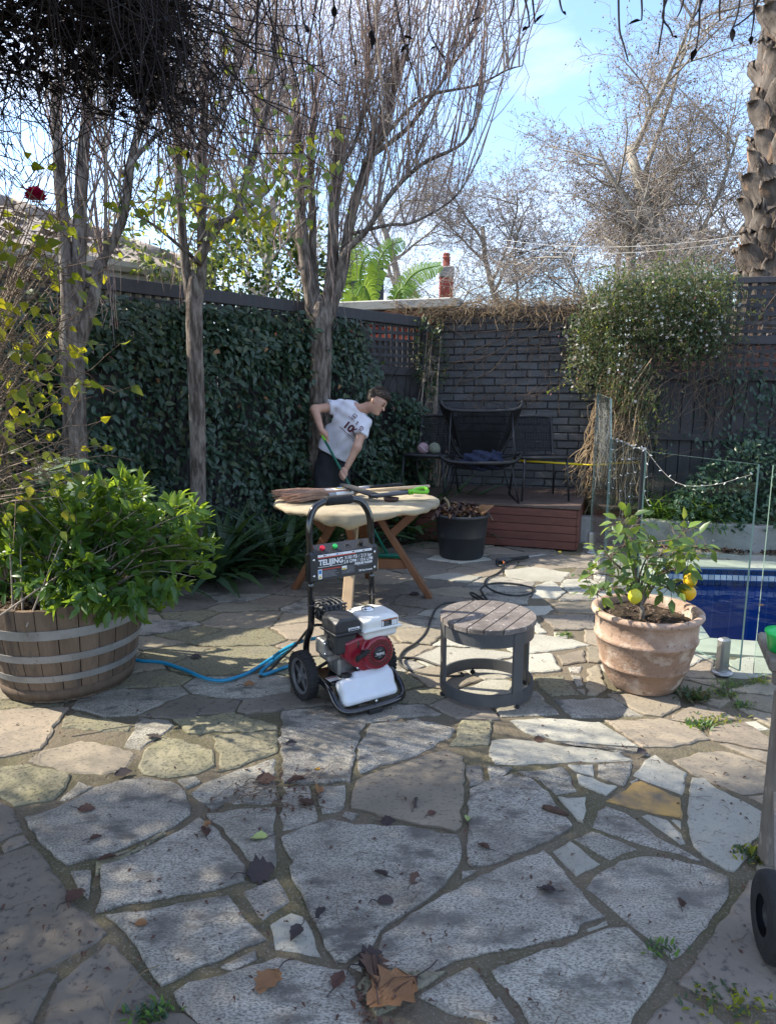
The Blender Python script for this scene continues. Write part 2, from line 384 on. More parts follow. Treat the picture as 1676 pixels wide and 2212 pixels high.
CANL = mat('canopy_dead_leaf', (.028, .024, .026), (.018, .016, .018), 8, rough=.95, spec=.1)
HEDG = mat('hedge_leaf', (.030, .068, .036), (.020, .048, .026), 30, rough=.36, transl=.12, tcol=(.06, .13, .03), spec=.5, rnd=.2)
HED2 = mat('hedge_leaf_pale', (.045, .088, .046), (.03, .064, .034), 30, rough=.4, transl=.15, tcol=(.08, .16, .04), spec=.5, rnd=.2)
STRP = mat('strap_leaf', (.042, .085, .030), (.028, .062, .022), 6, rough=.38, transl=.2, tcol=(.12, .2, .03), spec=.5, rnd=.2)
GARD = mat('shrub_leaf', (.055, .125, .030), (.04, .10, .026), 20, rough=.33, transl=.38, tcol=(.28, .42, .03), spec=.5, rnd=.2, hue=.015)
GAR2 = mat('shrub_leaf_light', (.095, .18, .035), (.07, .15, .03), 20, rough=.36, transl=.42, tcol=(.36, .5, .035), spec=.5, rnd=.15, hue=.015)
ROSL = mat('rose_leaf', (.065, .115, .03), (.05, .09, .026), 20, rough=.45, transl=.45, tcol=(.42, .46, .02), rnd=.2)
ROSY = mat('yellow_leaf', (.19, .22, .025), (.15, .19, .03), 20, rough=.5, transl=.5, tcol=(.62, .55, .02), rnd=.2)
VINL = mat('vine_leaf', (.10, .15, .045), (.075, .12, .035), 20, rough=.5, transl=.45, tcol=(.40, .45, .06), rnd=.2)
JASL = mat('jasmine_leaf', (.055, .095, .040), (.038, .07, .030), 20, rough=.5, transl=.3, tcol=(.2, .27, .06), rnd=.2)
JAS2 = mat('jasmine_leaf_tan', (.13, .12, .055), (.10, .09, .045), 20, rough=.6, transl=.3, tcol=(.3, .27, .1))
PETL = mat('white_petal', (.74, .70, .66), None, rough=.6, transl=.3)
PINK = mat('pink_bud', (.42, .17, .19), None, rough=.6, transl=.3)
ROSE = mat('crimson_petal', (.42, .006, .07), (.30, .004, .05), 30, rough=.55, transl=.3, tcol=(.6, .01, .1))
BANA = mat('banana_leaf', (.16, .27, .05), (.11, .21, .04), 4, rough=.45, transl=.45, tcol=(.4, .55, .06))
GRAS = mat('grass_blade', (.10, .20, .03), (.075, .16, .025), 20, rough=.5, transl=.35, tcol=(.3, .45, .04))
EAR = mat('elephant_ear_leaf', (.045, .115, .055), (.036, .095, .046), 6, rough=.65, transl=.2, tcol=(.1, .2, .06))
DEAD = mat('dead_leaf_brown', (.12, .062, .042), (.07, .04, .03), 25, rough=.7, transl=.12, rnd=.3, bump=.5, bsc=40, hue=.01)
DEDT = mat('dead_leaf_tan', (.34, .18, .085), (.26, .13, .06), 25, rough=.7, transl=.2, bump=.4, bsc=40)
DEDD = mat('dead_leaf_dark', (.05, .036, .036), (.035, .026, .026), 25, rough=.7, rnd=.2, bump=.5, bsc=40)
DEDG = mat('fallen_leaf_green', (.36, .42, .17), (.28, .36, .12), 25, rough=.6, transl=.2)
DEDY = mat('fallen_leaf_yellow', (.45, .25, .04), None, rough=.6, transl=.2)
OAKS = mat('barrel_oak', (.165, .115, .078), (.10, .068, .046), 7, .3, .7, rough=.9, bump=.6, bsc=30, rnd=.2, stretch=(3, 3, .35), d=(.05, .04, .034), dsc=6, dlo=.55, dhi=.7)
HOOP = mat('galvanised_hoop', (.30, .295, .285), (.20, .19, .18), 9, .35, .7, rough=.55, metal=.35, bump=.2, bsc=60, c=(.12, .09, .07), csc=40, clo=.62, chi=.75)
TERR = mat('terracotta', (.40, .285, .215), (.255, .165, .115), 4.2, .42, .6, rough=.95, bump=.45, bsc=60, c=(.17, .115, .085), csc=55, clo=.60, chi=.70, spec=.15, d=(.48, .40, .33), dsc=9, dlo=.52, dhi=.66)
BKPL = mat('black_plastic', (.022, .023, .026), (.03, .031, .034), 8, rough=.45, spec=.5, bump=.05)
BKGL = mat('black_gloss_tube', (.008, .008, .009), None, rough=.12, spec=.6, coat=.5)
RUBR = mat('rubber', (.014, .014, .015), (.022, .022, .022), 20, rough=.8, bump=.2)
GREY = mat('grey_plastic', (.10, .10, .105), None, rough=.4)
WHPL = mat('white_plastic', (.72, .71, .67), (.66, .65, .61), 6, rough=.32, spec=.5)
WHTK = mat('milky_tank', (.70, .73, .78), (.62, .65, .70), 5, rough=.35, spec=.5, sss=.2)
REDP = mat('red_engine_paint', (.24, .008, .022), (.20, .007, .02), 6, rough=.28, spec=.5, coat=.3)
ALUM = mat('cast_aluminium', (.42, .42, .41), (.30, .30, .29), 30, rough=.45, metal=.8, bump=.2)
CHRM = mat('chrome', (.65, .65, .65), None, rough=.18, metal=1)
INKW = mat('white_print', (.75, .75, .75), None, rough=.5)
INKB = mat('black_print', (.02, .02, .02), None, rough=.5)
INKR = mat('red_print', (.45, .06, .04), None, rough=.5)
INKO = mat('orange_print', (.55, .16, .05), None, rough=.5)
INKU = mat('blue_print', (.03, .17, .42), None, rough=.5)
INKG = mat('grey_print', (.30, .30, .32), None, rough=.5)
INKY = mat('yellow_print', (.6, .45, .05), None, rough=.5)
REDN = mat('red_nozzle', (.6, .02, .05), None, rough=.35)
GRNN = mat('green_nozzle', (.03, .42, .10), None, rough=.35)
BLUH = mat('blue_hose', (.012, .25, .42), (.01, .2, .36), 8, rough=.4, spec=.5)
BKHO = mat('black_hose', (.022, .022, .021), (.04, .038, .034), 30, rough=.55)
ALGR = mat('powder_coated_grey', (.058, .060, .064), (.075, .077, .08), 10, rough=.5)
STWD = mat('weathered_slat', (.18, .155, .14), (.095, .08, .072), 9, .35, .65, rough=.85, bump=.4, bsc=50, stretch=(1, 1, 1), c=(.29, .265, .25), csc=45, clo=.58, chi=.7, rnd=.08)
TBWD = mat('oiled_timber', (.20, .088, .040), (.14, .058, .027), 6, .3, .7, rough=.5, bump=.15, bsc=30, rnd=.12, stretch=(2, 2, .6))
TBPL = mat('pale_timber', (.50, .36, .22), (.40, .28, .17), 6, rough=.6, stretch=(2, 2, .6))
CLOT = mat('canvas_cover', (.35, .295, .205), (.25, .205, .135), 5, .36, .66, rough=.9, bump=.35, bsc=22, d=(.42, .36, .22), dsc=3.4, dlo=.5, dhi=.7, c=(.22, .18, .12), csc=26, clo=.62, chi=.76)
STRW = mat('millet_bristle', (.50, .31, .22), (.33, .2, .14), 18, rough=.85)
WOOD = mat('broom_stick', (.56, .42, .27), (.46, .33, .2), 6, rough=.55)
DKWD = mat('dark_grip', (.085, .05, .04), (.06, .035, .03), 8, rough=.5)
LIME = mat('lime_plastic', (.17, .52, .02), None, rough=.35)
GRNP = mat('green_metal_pole', (.008, .12, .075), None, rough=.3)
STEL = mat('dark_steel', (.06, .06, .062), (.04, .04, .042), 12, rough=.4, metal=.6)
SAUC = mat('brown_saucer', (.075, .035, .022), (.05, .026, .018), 8, rough=.6)
WICK = mat('black_cord_weave', (.014, .014, .015), (.022, .022, .024), 40, rough=.5)
BLFR = mat('black_frame', (.018, .018, .02), None, rough=.4)
NAVY = mat('navy_cloth', (.012, .017, .042), (.02, .026, .055), 10, rough=.9)
BALL = mat('tennis_felt', (.20, .21, .15), (.15, .155, .115), 20, rough=.95)
BALP = mat('pink_felt', (.34, .22, .24), (.25, .16, .18), 20, rough=.95)
YELP = mat('yellow_pole', (.62, .46, .01), None, rough=.35)
LEMN = mat('lemon_skin', (.75, .46, .01), (.70, .40, .008), 10, rough=.4, bump=.25, bsc=120, spec=.5, sss=.1)
DKBR = mat('dark_brick', (.10, .045, .035), (.07, .035, .03), 9, rough=.9, bump=.4, bsc=60, rnd=.2)
HED3 = mat('hedge_leaf_yellowish', (.085, .11, .05), (.06, .085, .04), 30, rough=.4, transl=.2, tcol=(.16, .2, .05), rnd=.2)
LEMG = mat('greenish_lemon', (.60, .50, .02), (.45, .45, .03), 8, rough=.4, bump=.25, bsc=120, spec=.5)
LEML = mat('lemon_leaf', (.060, .115, .035), (.045, .09, .03), 20, rough=.4, transl=.35, tcol=(.28, .38, .04), rnd=.2)
LEMY = mat('lemon_leaf_light', (.15, .24, .05), (.12, .2, .04), 20, rough=.4, transl=.4, tcol=(.45, .5, .06), rnd=.2)
SKIN = mat('skin', (.50, .29, .205), (.43, .24, .17), 12, rough=.5, sss=.12)
SHRT = mat('white_tshirt', (.66, .65, .70), (.60, .59, .64), 9, rough=.9, bump=.1)
SHTS = mat('black_shorts', (.014, .015, .018), (.02, .021, .025), 12, rough=.9)
HAIR = mat('brown_hair', (.028, .018, .012), (.05, .032, .021), 40, rough=.6, bump=.8, bsc=90)
MARO = mat('maroon_print', (.09, .022, .03), None, rough=.8)
SOCK = mat('black_sock', (.015, .015, .017), None, rough=.95)
SHOE = mat('white_shoe', (.42, .40, .36), (.32, .30, .27), 20, rough=.8)
LIPS = mat('lip', (.33, .13, .11), None, rough=.5)
EYEB = mat('eye_dark', (.02, .015, .012), None, rough=.3)
STSP = mat('spigot_steel', (.34, .34, .34), None, rough=.35, metal=.75)
GWD = mat('weathered_grey_wood', (.21, .185, .155), (.13, .11, .09), 6, .35, .65, rough=.9, bump=.5, bsc=30, stretch=(2, 2, .5), c=(.33, .28, .23), csc=18, clo=.6, chi=.75)
GRPL = mat('bright_green_plastic', (.01, .50, .10), None, rough=.3)
POLT = mat('pool_tile', (.012, .055, .17), (.008, .04, .13), 6, rough=.3, rnd=.2)
POLW = mat('pool_white_tile', (.55, .57, .58), (.40, .42, .44), 9, rough=.3, rnd=.25)
POLB = mat('pool_navy_tile', (.012, .025, .07), None, rough=.25, rnd=.3)
LGHT = mat('string_wire', (.22, .22, .20), None, rough=.5)
PALM = mat('palm_boot', (.155, .13, .11), (.075, .06, .05), 7, .35, .65, rough=.95, bump=.7, bsc=30, stretch=(3, 3, .4), rnd=.2, d=(.33, .21, .13), dsc=3, dlo=.58, dhi=.68)
PALD = mat('palm_fibre', (.105, .07, .048), (.06, .042, .03), 20, rough=1)
def glass_mat(name, col, refl=.06, tint=.97):
    m = bpy.data.materials.new(name); m.use_nodes = True; N, L = m.node_tree.nodes, m.node_tree.links; N.clear()
    o = N.new('ShaderNodeOutputMaterial'); t = N.new('ShaderNodeBsdfTransparent'); t.inputs[0].default_value = (*col, 1)
    gl = N.new('ShaderNodeBsdfGlossy'); gl.inputs['Roughness'].default_value = .02; lw = N.new('ShaderNodeLayerWeight'); lw.inputs[0].default_value = .5; pw = N.new('ShaderNodeMath'); pw.operation = 'POWER'; pw.inputs[1].default_value = 5; L.new(lw.outputs['Facing'], pw.inputs[0])
    ma = N.new('ShaderNodeMath'); ma.operation = 'MULTIPLY_ADD'; ma.inputs[1].default_value = .9; ma.inputs[2].default_value = .008; L.new(pw.outputs[0], ma.inputs[0])
    mx = N.new('ShaderNodeMixShader'); L.new(ma.outputs[0], mx.inputs[0]); L.new(t.outputs[0], mx.inputs[1]); L.new(gl.outputs[0], mx.inputs[2]); L.new(mx.outputs[0], o.inputs[0]); return m
GLAS = glass_mat('clear_glass', (.93, .97, .95))
GEDG = mat('glass_edge', (.16, .24, .21), None, rough=.15, spec=.6)
def water_mat():
    m = bpy.data.materials.new('pool_water'); m.use_nodes = True; N, L = m.node_tree.nodes, m.node_tree.links; N.clear()
    o = N.new('ShaderNodeOutputMaterial'); t = N.new('ShaderNodeBsdfTransparent'); t.inputs[0].default_value = (.66, .86, .96, 1)
    gl = N.new('ShaderNodeBsdfGlossy'); gl.inputs['Roughness'].default_value = .03; fr = N.new('ShaderNodeFresnel'); fr.inputs[0].default_value = 1.33
    nz = N.new('ShaderNodeTexNoise'); nz.inputs['Scale'].default_value = 5; nz.inputs['Detail'].default_value = 2
    tc = N.new('ShaderNodeTexCoord'); L.new(tc.outputs['Object'], nz.inputs['Vector'])
    bp = N.new('ShaderNodeBump'); bp.inputs['Strength'].default_value = .4; bp.inputs['Distance'].default_value = .03; L.new(nz.outputs[0], bp.inputs['Height'])
    L.new(bp.outputs[0], gl.inputs['Normal']); L.new(bp.outputs[0], fr.inputs['Normal'])
    mx = N.new('ShaderNodeMixShader'); L.new(fr.outputs[0], mx.inputs[0]); L.new(t.outputs[0], mx.inputs[1]); L.new(gl.outputs[0], mx.inputs[2]); L.new(mx.outputs[0], o.inputs[0]); return m
WATR = water_mat()
def tile_mat():
    m = mat('mosaic_floor', (.012, .06, .20), None, rough=.35); N, L = m.node_tree.nodes, m.node_tree.links
    br = N.new('ShaderNodeTexBrick'); br.offset = 0; br.inputs['Scale'].default_value = 1; br.inputs['Brick Width'].default_value = .15; br.inputs['Row Height'].default_value = .15; br.inputs['Mortar Size'].default_value = .006
    br.inputs['Color1'].default_value = (.014, .135, .42, 1); br.inputs['Color2'].default_value = (.018, .16, .48, 1); br.inputs['Mortar'].default_value = (.08, .22, .5, 1)
    tc = N.new('ShaderNodeTexCoord'); L.new(tc.outputs['Object'], br.inputs['Vector']); L.new(br.outputs['Color'], N['Principled BSDF'].inputs['Base Color']); return m
POLF = tile_mat()
# ================================================================== the ground, the paving, the pool
from mathutils.geometry import tessellate_polygon
PC1, PC2 = Vector((1.99, 4.03)), Vector((2.39, 5.82))
PC3, PC4 = PC2 + Vector((3.2, -.33)), PC1 + Vector((3.4, -.72))
POOL = [PC1, PC4, PC3, PC2]                                    # inner edge, counter-clockwise
def off_poly(poly, ds):
    """move each edge of a convex polygon outwards by its own distance"""
    n = len(poly); L_ = []
    for i in range(n):
        a, b = Vector(poly[i]), Vector(poly[(i + 1) % n]); d = (b - a).normalized(); nn = Vector((d.y, -d.x)); L_.append((a + nn * ds[i], d))
    out = []
    for i in range(n):
        p, d = L_[i - 1]; q, e = L_[i]; den = d.x * e.y - d.y * e.x; w = q - p; t = (w.x * e.y - w.y * e.x) / den; out.append(p + d * t)
    return out
COPO = off_poly(POOL, [.26, .3, .27, .36])
def sheet(name, outer, hole, z, m, kind='structure'):
    polys = [[Vector((p[0], p[1], z)) for p in outer]]
    if hole: polys.append([Vector((p[0], p[1], z)) for p in hole][::-1])
    flat = [p for q in polys for p in q]; tris = tessellate_polygon(polys)
    mb = MB(); mb.add(flat, [tuple(t) for t in tris]); o = mb.build(name, m)
    me = o.data
    if me.polygons and me.polygons[0].normal.z < 0: me.flip_normals()
    return tag(o, kind=kind)
BIG = [(-150, -60), (150, -60), (150, 300), (-150, 300)]
sheet('ground', BIG, POOL, -.06, SOIL)
patio = sheet('patio', [(-6, -3), (6.5, -3), (6.5, 8.6), (-6, 8.6)], COPO, -.008, MORT)
# boundary lines of the yard
BD = Vector((.956, -.292)); BN = Vector((-.292, -.956)); P0 = Vector((.42, 8.2))         # the back wall runs along BD; BN points to the viewer
def back(s, dn=0.0, z=0.0): q = P0 + BD * s + BN * dn; return Vector((q.x, q.y, z))
FD = Vector((-.77, -.638)).normalized(); FN = Vector((.638, -.77)).normalized()          # left fence runs from the corner along FD; FN points into the yard
def left(s, dn=0.0, z=0.0): q = P0 + Vector((0, -.05)) + FD * s + FN * dn; return Vector((q.x, q.y, z))
DK = Vector((1.80, 6.42)); DDIR = Vector((-.945, .327)); DIN = Vector((.327, .945))      # deck: right front corner, along the front, into the deck
def deck(s, t, z=0.0): q = DK + DDIR * s + DIN * t; return Vector((q.x, q.y, z))
RW = Vector((1.9, 6.86)); RWD = Vector((.957, -.29))                                     # retaining wall front
def rwl(s, t=0.0, z=0.0): q = RW + RWD * s + Vector((.29, .957)) * t; return Vector((q.x, q.y, z))
BEDL = [left(-.1, .95), left(1.2, .95), left(2.0, 1.0), left(3.2, .95), left(4.4, .95), left(7.5, 1.1), left(7.5, 0), left(-.1, 0)]
# ---- traced flagstones: zoom windows of the photograph, each 1100 px wide shown at 1676
ZW = {'A': (0, 2996), 'B': (1000, 2996), 'C': (2003, 2996), 'D': (0, 1900), 'E': (1000, 1900), 'F': (2003, 1900)}
def zpt(w, x, y):
    if w == 'V': return g(x, y)
    ox, oy = ZW[w]; return g((x * .65632 + ox) * .54012, (y * .65632 + oy) * .54012)
ST = [
 ('A', 's', [(-80,660),(0,640),(190,575),(300,690),(410,860),(480,960),(540,985),(655,1110),(600,1160),(380,1280),(200,1370),(-80,1480)]),
 ('A', 's', [(345,1425),(650,1170),(710,1190),(860,1370),(1000,1530),(880,1600),(820,1690),(240,1720)]),
 ('A', 's', [(-80,1510),(180,1400),(310,1350),(350,1375),(250,1550),(180,1720),(-80,1720)]),
 ('A', 's', [(-80,300),(0,310),(60,340),(145,490),(0,556),(-80,560)]), ('A', 's', [(10,590),(60,545),(150,518),(180,566),(30,630)]),
 ('A', 'm', [(-60,110),(0,110),(180,85),(435,150),(405,230),(330,300),(90,345),(40,310),(-60,260)]),
 ('A', 'g', [(365,305),(480,190),(570,225),(400,305)]),
 ('A', 'g', [(150,415),(350,355),(570,232),(720,190),(870,165),(1040,190),(1110,230),(1160,330),(1160,390),(1040,478),(860,558),(640,645),(410,698),(330,645),(225,540)]),
 ('A', 'g', [(617,705),(840,625),(1040,515),(1215,410),(1285,455),(1440,640),(1500,712),(1490,795),(1280,855),(1090,878),(582,988),(615,900)]),
 ('A', 'g', [(645,1012),(960,965),(1395,883),(1445,955),(1490,1030),(1625,1150),(1360,1265),(982,1430),(900,1320),(830,1190),(760,1100)]),
 ('A', 'g', [(435,745),(555,737),(540,905),(480,850)]),
 ('A', 't', [(170,66),(260,2),(500,-60),(800,0),(825,20),(768,118),(620,146),(440,138),(250,92)]),
 ('A', 'm', [(840,100),(880,0),(1000,-90),(1300,0),(1310,96),(1200,146),(1010,172),(870,148)]),
 ('A', 'g', [(1083,187),(1198,167),(1222,196),(1130,238)]), ('A', 'g', [(1162,264),(1240,198),(1460,114),(1676,46),(1682,318),(1240,322)]),
 ('A', 'g', [(1248,337),(1365,332),(1290,366)]), ('A', 'g', [(1255,392),(1500,358),(1680,348),(1668,490),(1680,716),(1535,685),(1425,560)]),
 ('A', 'g', [(1480,862),(1590,812),(1685,775),(1768,918),(1606,1034),(1575,1005),(1535,940)]),
 ('B', 'p', [(122,1062),(250,988),(326,1012),(376,1092),(434,1254),(154,1212),(138,1112)]),
 ('A', 'g', [(1347,1320),(1556,1214),(1566,1268),(1420,1343)]),
 ('A', 'g', [(1058,1477),(1150,1413),(1360,1363),(1600,1294),(1690,1262),(1820,1282),(1950,1314),(2115,1336),(2165,1402),(2160,1470),(2215,1560),(2270,1720),(1260,1720),(1130,1586),(1082,1540)]),
 ('A', 's', [(900,1676),(1000,1592),(1120,1603),(1215,1676),(1200,1740),(900,1740)]),
 ('V', 'g', [(609,1537),(700,1528),(800,1533),(772,1606),(760,1658),(758,1688),(613,1690),(606,1620)]),
 ('B', 'g', [(202,222),(357,217),(395,330),(410,428),(320,466),(198,486)]), ('B', 'g', [(424,222),(580,212),(576,348),(538,377),(442,386),(413,300)]),
 ('B', 't', [(644,192),(722,153),(900,93),(1100,24),(1200,4),(1297,43),(1305,240),(1285,468),(1248,500),(900,427),(613,357),(618,290)]),
 ('V', 'g', [(770,1612),(802,1562),(900,1550),(983,1571),(973,1590),(880,1637),(777,1668)]),
 ('B', 'g', [(562,400),(582,372),(662,391),(620,428)]),
 ('B', 'g', [(188,530),(330,473),(500,424),(640,458),(920,463),(1266,523),(1290,640),(1265,708),(1186,826),(1078,914),(898,1024),(795,1104),(745,1195),(678,1236),(590,1290),(524,1285),(455,1198),(406,1068),(346,958),(316,868),(256,778),(240,710),(268,685),(210,600)]),
 ('B', 'g', [(1338,242),(1440,194),(1588,152),(1694,172),(1814,262),(1854,332),(1962,460),(1944,483),(1778,567),(1528,677),(1450,696),(1350,706),(1324,688),(1324,520),(1333,300)]),
 ('B', 'g', [(1313,98),(1398,93),(1440,200),(1332,222)]), ('B', 'g', [(1443,103),(1596,113),(1530,168),(1462,187)]), ('B', 'g', [(1288,742),(1376,733),(1290,783)]),
 ('B', 'g', [(804,1124),(1080,940),(1260,845),(1400,765),(1600,685),(1788,614),(1834,652),(1972,822),(2160,1015),(2016,1056),(1990,1116),(1828,1156),(1528,1221),(1300,1266),(1012,1390),(852,1326),(780,1326),(784,1200)]),
 ('B', 'g', [(1024,1500),(1190,1394),(1338,1319),(1395,1362),(1445,1452),(1545,1580),(1612,1648),(1500,1672),(1200,1596)]),
 ('C', 'g', [(-58,1342),(200,1245),(520,1135),(650,1086),(766,1080),(895,1204),(1012,1312),(970,1398),(896,1506),(806,1614),(766,1720),(210,1720),(114,1548),(-28,1398)]),
 ('C', 'g', [(-66,1560),(-12,1504),(90,1650),(0,1720),(-100,1720)]), ('B', 'g', [(603,1310),(712,1264),(712,1300),(680,1347)]),
 ('C', 'p', [(1163,168),(1238,173),(1318,243),(1640,396),(1636,478),(1526,556),(1511,636),(1418,740),(1372,730),(1234,646),(1174,586),(1134,438),(1139,300)]),
 ('C', 'g', [(593,370),(641,338),(758,383),(858,453),(998,553),(1136,622),(1225,676),(900,586),(722,526),(556,468)]),
 ('C', 'g', [(445,540),(552,489),(832,600),(662,665)]), ('C', 'p', [(314,615),(418,550),(604,690),(457,765)]),
 ('C', 'g', [(515,840),(564,774),(722,674),(880,644),(1000,654),(1278,724),(1385,774),(1385,878),(1326,976),(1196,1136),(1098,1244),(1046,1272),(904,1146),(804,1076),(704,986),(584,888)]),
 ('C', 'p', [(344,288),(516,293),(516,370),(498,440),(464,428),(404,360)]), ('C', 'g', [(100,132),(230,123),(368,99),(406,132),(464,248),(332,271),(244,190)]),
 ('C', 'p', [(404,92),(562,88),(566,161),(452,128)]), ('C', 'g', [(593,88),(796,78),(786,150),(757,208),(740,221),(589,163)]), ('C', 'p', [(459,149),(705,226),(640,276),(473,205)]),
 ('C', 'p', [(873,62),(938,30),(1134,142),(1106,270),(1000,231),(804,153)]), ('C', 'o', [(636,310),(802,204),(850,190),(1000,254),(1091,294),(1100,415),(940,386),(742,336)]),
 ('C', 'p', [(856,396),(890,389),(1018,424),(1096,502),(1124,566),(1092,571),(992,498)]), ('C', 'p', [(1036,423),(1096,433),(1096,476)]),
 ('C', 't', [(1046,62),(1200,14),(1350,4),(1500,44),(1640,104),(1640,258),(1472,271),(1322,216),(1162,147)]), ('C', 't', [(1495,284),(1640,268),(1640,350)]), ('C', 'p', [(793,190),(828,168),(832,185),(797,207)]),
 ('C', 's', [(1066,1418),(1144,1350),(1234,1202),(1304,1092),(1404,962),(1454,892),(1512,796),(1600,806),(1800,900),(1900,1300),(1750,1590),(1560,1552),(1382,1552),(1184,1484)]),
 ('C', 's', [(850,1720),(930,1594),(1050,1486),(1198,1546),(1298,1606),(1430,1720)]), ('C', 't', [(1550,720),(1605,644),(1760,630),(1760,796),(1604,784)]), ('C', 'p', [(518,1090),(640,1043),(652,1060),(532,1102)]),
 ('C', 'p', [(-56,-56),(0,-66),(190,-56),(480,-16),(718,14),(806,62),(660,71),(400,74),(140,91),(-36,86),(-74,30)]),
 ('F', 'p', [(54,1492),(300,1480),(598,1504),(698,1563),(840,1653),(600,1636),(332,1616),(154,1568)]),
 ('F', 'g', [(324,1358),(698,1354),(757,1402),(872,1462),(560,1471),(432,1471)]), ('F', 't', [(626,1493),(1000,1484),(1196,1533),(1272,1608),(1010,1655),(862,1655),(734,1570)]),
 ('F', 'g', [(-50,1400),(130,1314),(218,1314),(354,1452),(100,1466),(0,1470)]), ('F', 'm', [(194,1228),(368,1214),(474,1332),(302,1341),(224,1280)]), ('F', 'p', [(112,1100),(308,1089),(366,1188),(250,1201),(112,1201)]),
 ('F', 'p', [(34,1002),(220,969),(430,999),(548,1034),(370,1061),(200,1081),(100,1089),(34,1058)]), ('F', 't', [(338,1097),(506,1064),(516,1138),(372,1156)]),
 ('F', 'g', [(408,1168),(496,1163),(478,1202),(422,1197)]), ('F', 'g', [(428,1218),(488,1228),(502,1277),(458,1282)]), ('F', 'g', [(463,1298),(512,1298),(512,1332)]), ('F', 't', [(524,1182),(588,1154),(646,1298),(580,1341),(524,1336)]),
 ('F', 't', [(1104,1244),(1278,1284),(1336,1308),(1180,1317),(1084,1290)]), ('F', 't', [(1155,1333),(1376,1328),(1396,1370),(1330,1416),(1192,1367)]), ('F', 't', [(644,1334),(1076,1334),(1096,1408),(980,1470),(872,1456),(782,1417)]),
 ('F', 't', [(1016,1488),(1180,1394),(1328,1433),(1442,1488),(1200,1511)]), ('F', 't', [(1255,1600),(1284,1534),(1478,1504),(1640,1600),(1640,1676),(1292,1616)]), ('F', 'p', [(1456,1502),(1556,1494),(1640,1544),(1560,1547)]),
 ('F', 't', [(1404,1324),(1660,1344),(1660,1450),(1482,1397),(1413,1368)]), ('F', 't', [(1112,1182),(1296,1114),(1296,1238),(1112,1228)]), ('F', 'p', [(1384,1122),(1598,1094),(1660,1200),(1500,1237),(1384,1228)]),
 ('F', 's', [(240,853),(568,853),(577,938),(322,942)]), ('F', 't', [(294,772),(568,763),(577,842),(352,832)]), ('F', 'p', [(214,667),(308,643),(396,710),(340,752),(184,747)]), ('F', 'p', [(24,576),(200,558),(424,591),(368,647),(190,642),(24,618)]),
 ('F', 'p', [(322,957),(408,967),(403,993),(322,988)]), ('F', 'p', [(212,884),(281,958),(220,967),(184,900)]),
 ('D', 't', [(-60,1432),(0,1432),(424,1414),(374,1480),(248,1668),(0,1716),(-60,1716)]), ('D', 'm', [(388,1480),(472,1434),(804,1522),(786,1556),(376,1536)]),
]
STM = {'g': GRAN, 'p': PALE, 's': SLAT, 't': TANF, 'o': ORNG, 'm': MOSS}
def in_poly(p, poly):
    c = False; n = len(poly); j = n - 1
    for i in range(n):
        a, b = poly[i], poly[j]
        if (a[1] > p[1]) != (b[1] > p[1]) and p[0] < (b[0] - a[0]) * (p[1] - a[1]) / (b[1] - a[1]) + a[0]: c = not c
        j = i
    return c
def area(poly): return .5 * sum(poly[i - 1][0] * poly[i][1] - poly[i][0] * poly[i - 1][1] for i in range(len(poly)))
def make_stone(poly, m, rs, parent=patio):
    if area(poly) < 0: poly = poly[::-1]
    pts = []; n = len(poly)
    for i in range(n):
        a, b = Vector(poly[i][:2]), Vector(poly[(i + 1) % n][:2]); L_ = (b - a).length; k = max(1, int(L_ / .028)); d = (b - a) / max(L_, 1e-6); nn = Vector((d.y, -d.x))
        ph = rs.random() * 6
        for j in range(k):
            t = j / k; amp = min(.013, L_ * .045)
            w = (rs.uniform(-.35, .35) + .5 * math.sin(ph + t * L_ * 22) + .4 * math.sin(ph * 2 + t * L_ * 61)) * amp if j else rs.uniform(-.3, .3) * amp
            pts.append(a + (b - a) * t + nn * w)
    k = len(pts); top = rs.uniform(-.003, .006); tx, ty = rs.uniform(-.008, .008), rs.uniform(-.008, .008); c = sum(pts, Vector((0, 0))) / k
    def zz(p, e=0): return top + (p.x - c.x) * tx + (p.y - c.y) * ty - e
    ins = []
    for i in range(k):
        d = pts[(i + 1) % k] - pts[i - 1]
        if d.length < 1e-6: d = Vector((1, 0))
        d.normalize(); nn = Vector((-d.y, d.x)); ins.append(pts[i] + nn * rs.uniform(.004, .013))
    V = [(p.x, p.y, -.05) for p in pts] + [(p.x, p.y, zz(p, .005)) for p in pts] + [(p.x, p.y, zz(p)) for p in ins]
    F = [(i, (i + 1) % k, k + (i + 1) % k, k + i) for i in range(k)] + [(k + i, k + (i + 1) % k, 2 * k + (i + 1) % k, 2 * k + i) for i in range(k)] + [tuple(range(2 * k, 3 * k))]
    me = bpy.data.meshes.new('flagstone'); me.from_pydata(V, [], F); me.update()
    return link('flagstone', me, m, parent)
rs = random.Random(3)
traced = []
for w, t, pp in ST:
    q = [zpt(w, x, y) for x, y in pp]; q = [(p.x, p.y) for p in q]; traced.append(q if area(q) > 0 else q[::-1]); make_stone(q, STM[t], rs)
